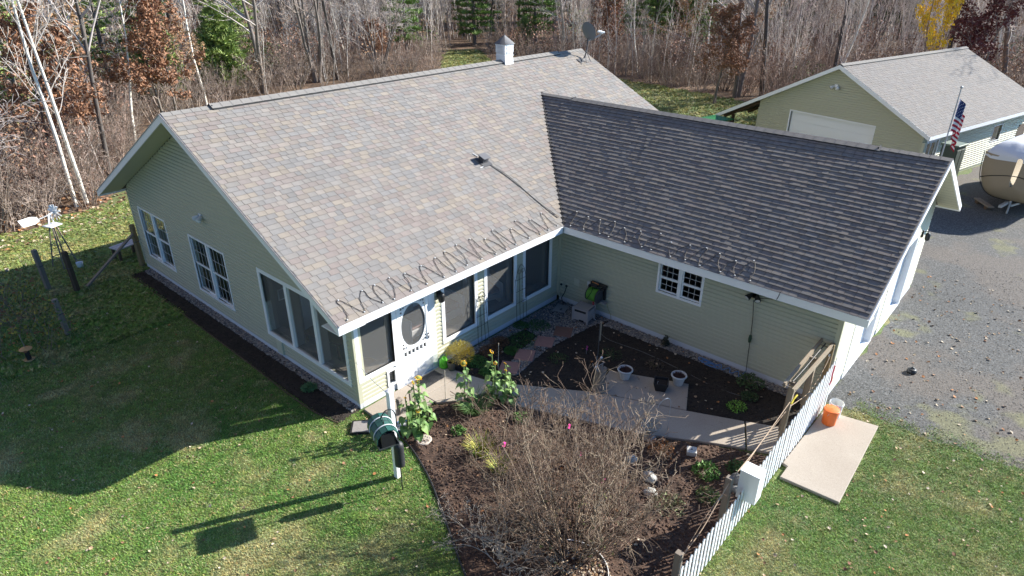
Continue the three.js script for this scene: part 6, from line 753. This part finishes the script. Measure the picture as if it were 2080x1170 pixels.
const blocks = (x, z) => greens.some(s => { const dx = s[1] + 6.5, dz = s[2] - 10, L = Math.hypot(dx, dz), ax = x + 6.5, az = z - 10, along = (ax * dx + az * dz) / L, lat = Math.abs(ax * dz - az * dx) / L; return along < L + 1 && along > L - 22 && lat < 2.2 * along / L; });
const lit = [[30, 2], [34, 1], [37, 3], [62.8, -29.8], [64.4, -27.1], [20.5, -44], [17.5, -43.5], [37, -12], [33, -9], [42, -38], [44, -40], [-6, -15], [0, -16], [49, -44.5], [56, -41.5], [11, -44], [13.5, -41], [2.6, -32], [-2.4, -27], [37, -42], [44, 1.2]]; // openings the low sun still reaches
const sunny = (x, z) => lit.some(t => { const dx = x - t[0], dz = z - t[1], al = dx * 0.883 + dz * 0.469, la = Math.abs(dx * 0.469 - dz * 0.883); return al > 0 && al < 24 && la < 3.5; });
const inWoods = (x, z, m = 1.2) => !inPoly(x, z, CLEAR) && distPoly(x, z, CLEAR) > m;
{ // the rest of the trunks one can count, clones of a few kinds
  const kinds = [['pole', 'slim grey bare tree standing in the woods beyond the lawn', 'slim bare trees in the woods'], ['pole2', 'slim grey bare tree standing in the woods beyond the lawn', 'slim bare trees in the woods'], ['pole', 'slim grey bare tree standing in the woods beyond the lawn', 'slim bare trees in the woods'], ['slimBirch', 'pale birch trunk standing deep in the woods', 'pale birches deep in the woods'], ['oak', 'dark bare tree standing deep in the woods', 'dark bare trees deep in the woods'], ['leafy2', 'russet leaved oak standing deep in the woods', 'russet oaks deep in the woods'], ['clump', 'many-stemmed bare tree standing deep in the woods', 'many-stemmed trees deep in the woods']];
  let n = 0, t = 0; while (n < 100 && t++ < 9000) { const az = R(0.2, 1.56), d = 27 + 62 * Math.pow(rnd(), 0.8), x = -6.5 + Math.sin(az) * d, z = 10 - Math.cos(az) * d; if (!inWoods(x, z, 1.5) || !inView(x, 3, z, 1.15) || used.some(u => Math.hypot(u[0] - x, u[1] - z) < 1.9) || blocks(x, z) || sunny(x, z)) continue; const [k, l, g] = pick(kinds); used.push([x, z]); plant(P[k], x, z, R(0, 6.28), [R(0.75, 1.05), R(0.7, 1.1)], l, g); n++; }
}
{ // saplings, brush and far woods: one mass each
  const sap = (o, H, n, sp) => { const B = newB(); multi(B, n, H, 0.035, o, sp); const g = mergeGeometries([B.trunk.geo(), B.crown.geo()]); return g; };
  const so = { ...BARE, levels: 2, segs: [6, 3, 2], kids: [15, 5], start: [0.18, 0.15], ang: [0.5, 0.6], len: [0.24, 0.45], short: [0.4, 0.2], sides: [4, 3, 3], min: 0.0065, wig: [0.07, 0.2, 0.3] };
  const prs = [sap(so, 6.5, 1, 0.03), sap(so, 5.2, 2, 0.15), sap({ ...so, kids: [11, 5] }, 7.5, 1, 0.05)];
  const brush = [sap({ ...so, segs: [4, 3, 2], kids: [9, 4], len: [0.45, 0.5], start: [0.1, 0.1], ang: [0.9, 0.8], min: 0.007 }, 1.7, 5, 0.7), sap({ ...so, segs: [4, 3, 2], kids: [8, 4], len: [0.4, 0.5], start: [0.1, 0.1], min: 0.007 }, 2.4, 6, 0.4)];
  const white = std(1, 1, 1, 0.9); const cols = [[0.58, 0.53, 0.49], [0.56, 0.48, 0.44], [0.66, 0.61, 0.57], [0.46, 0.41, 0.37], [0.56, 0.46, 0.42], [0.44, 0.4, 0.36]];
  prs.forEach((g, i) => { const ms = [], cs = []; let t = 0; while (ms.length < 850 && t++ < 30000) { const az = R(0.17, 1.6), d = 26 + 135 * Math.pow(rnd(), 1.25), x = -6.5 + Math.sin(az) * d, z = 10 - Math.cos(az) * d; if (!inWoods(x, z, 0.6) || blocks(x, z) || (sunny(x, z) && rnd() < 0.85)) continue; const thin = az < 0.55 ? 0.5 : az > 1.05 ? 0.55 : 1; if (rnd() > thin) continue; const s = R(0.6, 1.25) * (d > 70 ? 1.35 : 1); ms.push(M4(x, -0.05, z, R(0, 6.28), s, R(-0.08, 0.08), R(-0.08, 0.08))); const c = pick(cols), k = R(0.75, 1.2); cs.push(col(c[0] * k, c[1] * k, c[2] * k)); } tag(inst('sapling_thicket', g, white, ms, cs), 'thicket of thin grey bare saplings filling the woods'); });
  brush.forEach(g => { const ms = [], cs = []; let t = 0; while (ms.length < 800 && t++ < 30000) { const az = R(0.05, 1.6), d = 24 + 50 * Math.pow(rnd(), 1.6), x = -6.5 + Math.sin(az) * d, z = 10 - Math.cos(az) * d; if (!inWoods(x, z, 0.3)) continue; ms.push(M4(x, -0.05, z, R(0, 6.28), R(0.5, 1.15))); const c = pick(cols), k = R(0.3, 0.68); cs.push(col(c[0] * k, c[1] * k * 0.86, c[2] * k * 0.78)); } tag(inst('undergrowth', g, white, ms, cs), 'low brown undergrowth along the edge of the woods'); });
  { // brown leaves still hanging in the understorey, and dull green patches
    const mb = new MB(); for (let i = 0; i < 130; i++) { const a = R(0, 6.28), q = 0.8 * Math.sqrt(rnd()), p = [Math.cos(a) * q, R(0.2, 1.6), Math.sin(a) * q], s = R(0.07, 0.13), u = nrm(rv(1)), w = nrm(rv(1)); mb.tri([p[0] - u[0] * s * 0.5, p[1] - u[1] * s * 0.5, p[2] - u[2] * s * 0.5], [p[0] + u[0] * s * 0.5, p[1] + u[1] * s * 0.5, p[2] + u[2] * s * 0.5], [p[0] + w[0] * s, p[1] + w[1] * s, p[2] + w[2] * s]); }
    const ms = [], cs = []; let t = 0; const pal = [[0.3, 0.15, 0.085], [0.36, 0.22, 0.13], [0.27, 0.15, 0.11], [0.34, 0.2, 0.15], [0.12, 0.16, 0.05], [0.26, 0.14, 0.1]];
    while (ms.length < 650 && t++ < 30000) { const az = R(0.05, 1.6), d = 26 + 70 * Math.pow(rnd(), 1.2), x = -6.5 + Math.sin(az) * d, z = 10 - Math.cos(az) * d; if (!inWoods(x, z, 0.8)) continue; if (az > 0.6 && rnd() < 0.4) continue; ms.push(M4(x, R(0, 2.2), z, R(0, 6.28), R(0.7, 1.6))); const c = pick(pal), k = R(0.7, 1.15); cs.push(col(c[0] * k, c[1] * k, c[2] * k)); }
    tag(inst('understorey_leaves', mb.geo(), white, ms, cs), 'brown leaves hanging in the understorey of the woods');
  }
  { const B = newB(); multi(B, 1, 13, 0.09, { ...BARE, levels: 2, segs: [5, 3, 2], kids: [18, 5], start: [0.25, 0.1], sides: [4, 3, 3], len: [0.24, 0.5], min: 0.02 }, 0.02); const g = mergeGeometries([B.trunk.geo(), B.crown.geo()]); const ms = [], cs = []; let t = 0; while (ms.length < 1500 && t++ < 30000) { const az = R(0.15, 1.6), d = R(85, 215), x = -6.5 + Math.sin(az) * d, z = 10 - Math.cos(az) * d; if (!inWoods(x, z)) continue; ms.push(M4(x, -0.1, z, R(0, 6.28), R(0.8, 1.2))); const c = pick(cols), k = R(0.75, 1.15); cs.push(col(c[0] * k, c[1] * k, c[2] * k)); } tag(inst('far_woods', g, white, ms, cs), 'far bare woods merging into a grey mass');
    const pg = P.pine.children.map(c => { const q = c.geometry.clone(); return q; }); const pm = [], pc = []; for (let i = 0; i < 260; i++) { const az = R(0.15, 1.6), d = R(95, 210), x = -6.5 + Math.sin(az) * d, z = 10 - Math.cos(az) * d; if (fbm(x * 0.03, z * 0.03, 2, 0, 511) < 0.5) continue; pm.push(M4(x, 0, z, R(0, 6), R(0.8, 1.3))); pc.push(col(0.06 * R(0.8, 1.3), 0.1 * R(0.8, 1.2), 0.035)); } tag(inst('far_pines', mergeGeometries(pg), std(1, 1, 1, 0.85), pm, pc), 'far dark pines mixed in the woods'); }
}
// --- shrubs and plants in the beds
{
  const t = thing('bare_bush', 'large bare many-stemmed bush in the front flower bed', 'bush', [0.05, 0.02, 5.65]); const o = { levels: 3, segs: [7, 4, 3, 2], wig: [0.11, 0.24, 0.35, 0.4], up: [0.045, 0.04, 0.03, 0.02], taper: [0.75, 0.75, 0.7, 0.5], sides: [5, 3, 3, 3], kids: [6, 4, 2], start: [0.3, 0.2, 0.2], ang: [0.6, 0.75, 0.8], len: [0.38, 0.5, 0.5], short: [0.3, 0.2, 0.2], rad: [0.6, 0.6, 0.65], min: 0.0036 };
  const mats = [std(0.18, 0.12, 0.085, 0.85), std(0.32, 0.245, 0.175, 0.85), std(0.12, 0.08, 0.058, 0.85)];
  for (let k = 0; k < 92; k++) { const B = newB(); const a = R(0, 6.28), q = 0.4 * Math.sqrt(rnd()), lean = R(0.05, 1.25) * (rnd() < 0.35 ? 1.5 : 1); const bias = [0.55, -0.25]; grow(B, [Math.cos(a) * q, -0.03, Math.sin(a) * q], nrm([Math.cos(a) * lean + bias[0] * 0.3, 1, Math.sin(a) * lean + bias[1] * 0.6]), R(1.3, 2.6) * (1 - lean * 0.1), R(0.009, 0.02), 0, o); mesh('stem', mergeGeometries([B.trunk.geo(), B.crown.geo()]), pick(mats), t); }
  const lb = new MB(); for (let i = 0; i < 90; i++) { const a = R(0, 6.28), q = R(0.1, 0.9), p = [Math.cos(a) * q, R(0.1, 1.1), Math.sin(a) * q], s = R(0.02, 0.045), u = nrm(rv(1)), w = nrm(rv(1)); lb.tri([p[0] - u[0] * s, p[1] - u[1] * s, p[2] - u[2] * s], [p[0] + u[0] * s, p[1] + u[1] * s, p[2] + u[2] * s], [p[0] + w[0] * s * 1.6, p[1] + w[1] * s * 1.6, p[2] + w[2] * s * 1.6]); } mesh('leaves', lb.geo(), std(0.26, 0.27, 0.09, 0.8), t);
  const t2 = thing('sprawling_shrub', 'low sprawling bare shrub with pale bent branches left of the big bush', 'shrub', [-0.9, 0.02, 5.0]); const o2 = { ...o, wig: [0.3, 0.35, 0.4, 0.4], up: [-0.02, 0.02, 0.02, 0.02], kids: [8, 4, 3] }; for (let k = 0; k < 15; k++) { const B = newB(), a = R(0, 6.28); grow(B, [R(-0.25, 0.25), 0.0, R(-0.3, 0.3)], nrm([Math.cos(a), R(0.25, 0.7), Math.sin(a)]), R(0.6, 1.15), R(0.008, 0.018), 0, o2); mesh('branch', mergeGeometries([B.trunk.geo(), B.crown.geo()]), std(0.36, 0.31, 0.26, 0.85), t2); }
  const t3 = thing('twiggy_shrub', 'thin brown twiggy shrub between the bush and the walk', 'shrub', [1.9, 0.02, 3.9]); for (let k = 0; k < 62; k++) { const B = newB(), a = R(0, 6.28), l = R(0.1, 0.8); grow(B, [R(-0.9, 0.75) - 0.3, 0, R(-1.1, 1.4)], nrm([Math.cos(a) * l, 1, Math.sin(a) * l]), R(0.4, 1.05), R(0.004, 0.008), 0, { ...o, kids: [6, 3, 2] }); mesh('stem', mergeGeometries([B.trunk.geo(), B.crown.geo()]), pick([std(0.3, 0.23, 0.17, 0.85), std(0.22, 0.16, 0.12, 0.85)]), t3); }
}
function blades(n, r, h, w, lean) { const mb = new MB(); for (let i = 0; i < n; i++) { const a = R(0, 6.28), q = r * Math.sqrt(rnd()), x = Math.cos(a) * q, z = Math.sin(a) * q, l = h * R(0.6, 1.15), b = a + R(-0.8, 0.8), c = Math.cos(b), s = Math.sin(b); let pv = [x, 0, z], pw = w; for (let k = 1; k <= 4; k++) { const f = k / 4, o = lean * l * f * f, y = l * (f - 0.35 * lean * f * f), nx = [x + c * o, y, z + s * o], nw = w * (1 - f * 0.9); mb.quad([pv[0] - s * pw, pv[1], pv[2] + c * pw], [pv[0] + s * pw, pv[1], pv[2] - c * pw], [nx[0] + s * nw, nx[1], nx[2] - c * nw], [nx[0] - s * nw, nx[1], nx[2] + c * nw]); pv = nx; pw = nw; } } return mb.geo(); }
function leafBlade(mb, p, dir, L, W, droop) { // heart-shaped hanging leaf
  const d = nrm([dir[0], 0, dir[2]]), s = [-d[2], 0, d[0]]; let pr = null; const prof = [[0, 0.06], [0.12, 0.72], [0.3, 1], [0.55, 0.86], [0.8, 0.42], [1, 0.02]];
  for (const [f, wd] of prof) { const y = p[1] + L * (0.12 * f - droop * f * f), o = L * f * (1 - 0.35 * droop * f), c = [p[0] + d[0] * o, y, p[2] + d[2] * o], w = W * wd, cur = [[c[0] - s[0] * w, c[1] + w * 0.28, c[2] - s[2] * w], c, [c[0] + s[0] * w, c[1] + w * 0.28, c[2] + s[2] * w]]; if (pr) { mb.quad(pr[0], pr[1], cur[1], cur[0]); mb.quad(pr[1], pr[2], cur[2], cur[1]); } pr = cur; }
}
{
  const leafM = std(0.1, 0.2, 0.045, 0.6, { transparent: false }), leafM2 = std(0.16, 0.26, 0.07, 0.65), stemM = std(0.17, 0.24, 0.08, 0.7), petal = std(0.8, 0.5, 0.02, 0.6), disc = std(0.07, 0.045, 0.02, 0.9), discG = std(0.2, 0.22, 0.04, 0.9);
  const sunfl = (label, x, z, list) => { const t = thing('sunflower', label, 'sunflower', [x, 0.02, z]); list.forEach(([sx, sz, h, hd, n]) => {
    const tip = [sx + R(-0.06, 0.06), h, sz + R(-0.06, 0.06)]; mesh('stem', tube([[sx, 0, sz], [lerp(sx, tip[0], 0.4) + 0.02, h * 0.5, lerp(sz, tip[2], 0.4)], tip], 0.012, 6), stemM, t);
    for (let k = 0; k < n; k++) { const f = lerp(0.16, 0.93, k / n), a = k * 2.4 + R(-0.4, 0.4), L = lerp(0.24, 0.12, f) * R(0.85, 1.2), mb = new MB(), px = lerp(sx, tip[0], f), pz = lerp(sz, tip[2], f), st = 0.07; const p = [px + Math.cos(a) * st, h * f + 0.02, pz + Math.sin(a) * st]; mb.cone([px, h * f, pz], p, 0.004, 0.003, 4); leafBlade(mb, p, [Math.cos(a), 0, Math.sin(a)], L, L * 0.42, R(0.5, 1.1)); mesh('leaf', mb.geo(), rnd() < 0.65 ? leafM : leafM2, t); }
    if (hd) { const S = hd * 0.8, nr = [R(-0.4, 0.7), R(0.5, 1), R(-0.1, 0.6)], q = new THREE.Quaternion().setFromUnitVectors(V(0, 1, 0), V(...nrm(nr))); const pb = new MB(); for (let k = 0; k < 20; k++) { const a = k / 20 * 6.28 + R(-0.1, 0.1), c = Math.cos(a), s = Math.sin(a), l = S * R(0.85, 1.1), r0 = S * 0.5, w = S * 0.15; pb.quad([c * r0, 0.004, s * r0], [c * l * 0.8 - s * w, 0.012, s * l * 0.8 + c * w], [c * l, 0.0, s * l], [c * l * 0.8 + s * w, 0.012, s * l * 0.8 - c * w]); } const pg = pb.geo().applyQuaternion(q).translate(...tip); const head = mesh('flower_head', lathe([[0.001, -0.02], [S * 0.4, -0.012], [S * 0.58, 0.004], [S * 0.5, 0.018], [0.001, 0.024]], 16).applyQuaternion(q).translate(...tip), rnd() < 0.6 ? disc : discG, t); mesh('petals', pg, petal, head); }
  }); };
  sunfl('cluster of sunflowers nearest the white post with dark centred heads', 0.24, 1.38, [[0.15, 0.1, 1.3, 0.1, 12], [0.1, 0.05, 1.12, 0.06, 9], [0.22, 0.02, 1.05, 0.05, 8], [-0.18, 0.12, 0.95, 0.045, 9], [-0.1, -0.02, 0.8, 0, 9], [0.02, 0.25, 0.62, 0.07, 8], [0.3, 0.2, 0.72, 0, 9], [-0.06, 0.3, 0.5, 0, 7]]);
  sunfl('single tall sunflower with a flat open head above a grassy clump', 1.45, 1.72, [[0.0, 0, 1.2, 0.09, 15], [0.06, 0.03, 0.75, 0, 8]]);
  sunfl('pale sunflowers farthest along the walk beside a thin stake', 2.12, 2.05, [[0.15, -0.25, 1.15, 0.08, 11], [-0.1, 0.0, 1.05, 0.06, 11], [0.1, 0.1, 0.85, 0.05, 9], [0.3, 0.05, 0.9, 0.05, 9], [0.2, 0.25, 0.6, 0, 7]]);
  const pl = (name, label, x, z, geos, y = 0.02) => { const t = thing(name, label, 'plant', [x, y, z]); geos.forEach(([n, g, m]) => mesh(n, g, m, t)); return t; };
  const stems = (r, h, k) => { const g = []; for (let i = 0; i < k; i++) { const a = R(0, 6.28); g.push(rod([0, 0, 0], [Math.cos(a) * r * 0.6, h * R(0.5, 0.9), Math.sin(a) * r * 0.6], 0.004, 0.002, 4)); } return merge(g); };
  pl('grassy_clump', 'dark green grassy clump at the foot of the single sunflower', 1.5, 1.98, [['blades', blades(150, 0.12, 0.5, 0.012, 0.8), std(0.075, 0.14, 0.04, 0.6)], ['stems', stems(0.2, 0.4, 14), std(0.15, 0.17, 0.06, 0.8)]]);
  const tiny = (n, r, h, s) => { const mb = new MB(); for (let i = 0; i < n; i++) { const a = R(0, 6.28), q = r * Math.sqrt(rnd()), k = Math.sqrt(1 - (q / r) * (q / r) * 0.85), p = [Math.cos(a) * q, h * R(0.15, 1) * k, Math.sin(a) * q], z = s * R(0.6, 1.3), u = nrm(rv(1)), w = nrm([R(-1, 1), R(0, 1), R(-1, 1)]); mb.quad([p[0] - u[0] * z * 0.4, p[1] - u[1] * z * 0.4, p[2] - u[2] * z * 0.4], [p[0] + w[0] * z * 0.6 + u[0] * z * 0.1, p[1] + w[1] * z * 0.6, p[2] + w[2] * z * 0.6], [p[0] + w[0] * z, p[1] + w[1] * z, p[2] + w[2] * z], [p[0] + u[0] * z * 0.4, p[1] + u[1] * z * 0.4, p[2] + u[2] * z * 0.4]); } return mb.geo(); };
  const yel = std(0.42, 0.34, 0.055, 0.75), grn = std(0.09, 0.2, 0.035, 0.7), moss = std(0.065, 0.15, 0.03, 0.85), redm = std(0.2, 0.1, 0.05, 0.85), lime = std(0.2, 0.42, 0.05, 0.7);
  { const t = pl('potted_shrub', 'feathery yellow green shrub in a black nursery pot by the screen door', 2.5, 0.52, [['pot', lathe([[0.001, 0], [0.13, 0], [0.165, 0.26], [0.175, 0.26], [0.17, 0.29], [0.15, 0.285], [0.001, 0.26]], 22), M.black], ['twigs', (() => { const g = []; for (let i = 0; i < 60; i++) { const a = R(0, 6.28), l = R(0.1, 0.3); g.push(rod([0, 0.26, 0], [Math.cos(a) * l, R(0.4, 0.66), Math.sin(a) * l], 0.004, 0.002, 3)); } return merge(g); })(), std(0.2, 0.15, 0.07, 0.8)]], 0.05); const mb = new MB(); for (let i = 0; i < 2600; i++) { const d = nrm([R(-1, 1), R(-0.35, 1), R(-1, 1)]), q = Math.pow(rnd(), 0.4), p = [d[0] * 0.36 * q, 0.42 + d[1] * 0.27 * q, d[2] * 0.34 * q], l = R(0.03, 0.08), w = 0.005, o = nrm(rv(1)), e = nrm([d[0] + R(-0.5, 0.5), d[1] + 0.5, d[2] + R(-0.5, 0.5)]); mb.tri([p[0] - o[0] * w, p[1] - o[1] * w, p[2] - o[2] * w], [p[0] + o[0] * w, p[1] + o[1] * w, p[2] + o[2] * w], [p[0] + e[0] * l, p[1] + e[1] * l, p[2] + e[2] * l]); } mesh('foliage', mb.geo(), yel, t); }
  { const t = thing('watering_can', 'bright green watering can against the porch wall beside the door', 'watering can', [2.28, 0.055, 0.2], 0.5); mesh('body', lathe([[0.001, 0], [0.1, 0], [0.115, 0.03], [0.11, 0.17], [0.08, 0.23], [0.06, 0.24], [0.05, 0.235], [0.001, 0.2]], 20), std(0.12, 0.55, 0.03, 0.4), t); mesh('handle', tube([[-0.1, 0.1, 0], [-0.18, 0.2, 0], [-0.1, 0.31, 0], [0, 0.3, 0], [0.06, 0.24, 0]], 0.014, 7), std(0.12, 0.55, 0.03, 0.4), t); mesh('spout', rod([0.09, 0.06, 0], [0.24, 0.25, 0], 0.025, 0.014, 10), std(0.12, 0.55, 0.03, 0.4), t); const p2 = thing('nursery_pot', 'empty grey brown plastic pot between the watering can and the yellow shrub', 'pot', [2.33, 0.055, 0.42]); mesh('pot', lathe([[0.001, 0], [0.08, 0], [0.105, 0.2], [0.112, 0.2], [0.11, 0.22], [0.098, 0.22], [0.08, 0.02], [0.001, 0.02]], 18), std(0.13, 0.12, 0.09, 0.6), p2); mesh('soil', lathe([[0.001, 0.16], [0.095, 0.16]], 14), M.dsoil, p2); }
  for (const [l, x, z, r, m, h] of [['green mossy mat nearest the yellow shrub', 2.95, 0.62, 0.28, grn, 0.12], ['reddish brown low plant beside the porch wall', 3.55, 0.55, 0.3, redm, 0.12], ['second reddish low plant in front of the trellis', 4.0, 0.42, 0.26, redm, 0.11], ['wide green creeping mat beside the stepping stones', 4.5, 0.78, 0.42, moss, 0.09], ['green creeping mat near the inner corner', 5.3, 0.62, 0.34, moss, 0.08], ['small green mat by the third stepping stone', 3.9, 0.92, 0.2, moss, 0.1], ['small green mat at the pad edge', 2.8, 1.1, 0.18, grn, 0.1], ['green mat under the corner trellis', 5.0, 0.28, 0.22, moss, 0.08]]) pl('ground_cover', l, x, z, [['leaves', tiny(900, r, h, 0.035), m], ['stems', stems(r * 0.7, h * 0.7, 12), std(0.13, 0.12, 0.05, 0.9)]]);
  for (const [l, x, z, r, m, h, s] of [['lime green lacy plant in the shaded bed', 5.45, 6.1, 0.22, lime, 0.12, 0.04], ['dark leafy plant close to the lime green one', 6.0, 6.15, 0.2, std(0.05, 0.09, 0.03, 0.8), 0.12, 0.05], ['leafy plant at the end of the wing wall', 6.5, 5.95, 0.32, std(0.07, 0.12, 0.04, 0.8), 0.2, 0.06], ['scraggly green plant in the middle of the shaded bed', 5.4, 2.85, 0.3, std(0.05, 0.1, 0.03, 0.8), 0.1, 0.03], ['pale brown dry plant in the shaded bed', 5.7, 3.9, 0.24, std(0.14, 0.1, 0.07, 0.9), 0.1, 0.035], ['small green weed by the stepping stones in the shaded bed', 4.4, 2.0, 0.26, std(0.06, 0.13, 0.03, 0.8), 0.08, 0.03], ['dark upright plant against the wing wall', 6.66, 3.66, 0.1, std(0.035, 0.045, 0.03, 0.8), 0.34, 0.05], ['light green rosette in the gable wall bed', -0.36, -1.45, 0.16, std(0.1, 0.2, 0.08, 0.7), 0.12, 0.07], ['green leafy plant near the white block', 3.1, 6.55, 0.26, grn, 0.22, 0.07], ['olive leafy plant beside the mailbox rocks', 2.55, 6.85, 0.22, std(0.12, 0.17, 0.05, 0.8), 0.2, 0.05], ['grey green low plant right of the bush', 1.9, 6.45, 0.3, std(0.17, 0.19, 0.09, 0.85), 0.2, 0.045], ['dark green plant close to the fence', 3.6, 6.95, 0.22, std(0.05, 0.11, 0.03, 0.8), 0.16, 0.06], ['orange leaved small shrub at the bird bath', 3.0, 5.65, 0.26, std(0.42, 0.17, 0.05, 0.8), 0.4, 0.045], ['small green plant by the walk behind the bush', 2.05, 2.85, 0.2, grn, 0.14, 0.06], ['low green weed at the foot of the near sunflowers', 0.85, 2.15, 0.16, grn, 0.1, 0.05]]) pl('garden_plant', l, x, z, [['leaves', tiny(260, r, h, s), m], ['stems', stems(r, h, 16), std(0.15, 0.13, 0.06, 0.9)]]);
  pl('iris_clump', 'yellowing iris leaves left of the bush nearer the house', 0.68, 2.95, [['blades', blades(90, 0.18, 0.42, 0.012, 0.55), std(0.38, 0.36, 0.06, 0.7)], ['green_blades', blades(50, 0.16, 0.36, 0.012, 0.6), std(0.15, 0.24, 0.05, 0.7)]]);
  pl('iris_clump', 'yellowing iris leaves left of the bush nearer the lawn', 0.56, 3.55, [['blades', blades(70, 0.16, 0.36, 0.011, 0.6), std(0.4, 0.38, 0.07, 0.7)], ['green_blades', blades(40, 0.14, 0.32, 0.011, 0.6), std(0.14, 0.22, 0.05, 0.7)]]);
  // brambles at the left edge, in the shade of the house
  { const t = thing('bramble_thicket', 'bramble thicket with yellow and green leaves at the left edge', 'bramble', [-3.95, 0, -9.3]); const B = newB(); for (let k = 0; k < 46; k++) { const a = R(0, 6.28); grow(B, [R(-0.9, 0.8), 0, R(-1.9, 1.9)], nrm([Math.cos(a) * 0.5, 1, Math.sin(a) * 0.5]), R(0.7, 1.4), 0.008, 0, { levels: 1, segs: [5, 3], wig: [0.2, 0.3], up: [-0.03, 0], taper: [0.7, 0.7], sides: [4, 3], kids: [5], start: [0.2], ang: [0.8], len: [0.4], short: [0.2], rad: [0.6], min: 0.004 }); } mesh('canes', mergeGeometries([B.trunk.geo(), B.crown.geo()]), std(0.2, 0.15, 0.13, 0.9), t); for (const [c, n] of [[[0.34, 0.26, 0.04], 420], [[0.1, 0.15, 0.04], 700], [[0.26, 0.1, 0.04], 260]]) { const mb = new MB(); for (let i = 0; i < n; i++) { const p = [R(-1.05, 0.95), R(0.1, 1.05), R(-2.1, 2.0)], s = R(0.05, 0.1), u = nrm(rv(1)), w = nrm(rv(1)); mb.quad([p[0] - u[0] * s * 0.5, p[1] - u[1] * s * 0.5, p[2] - u[2] * s * 0.5], [p[0] + w[0] * s * 0.5, p[1] + w[1] * s * 0.5, p[2] + w[2] * s * 0.5], [p[0] + u[0] * s * 0.5, p[1] + u[1] * s * 0.5, p[2] + u[2] * s * 0.5], [p[0] - w[0] * s * 0.4, p[1] - w[1] * s * 0.4, p[2] - w[2] * s * 0.4]); } mesh('leaves', mb.geo(), std(...c, 0.75), t); } }
}
renderer.render(scene, camera);
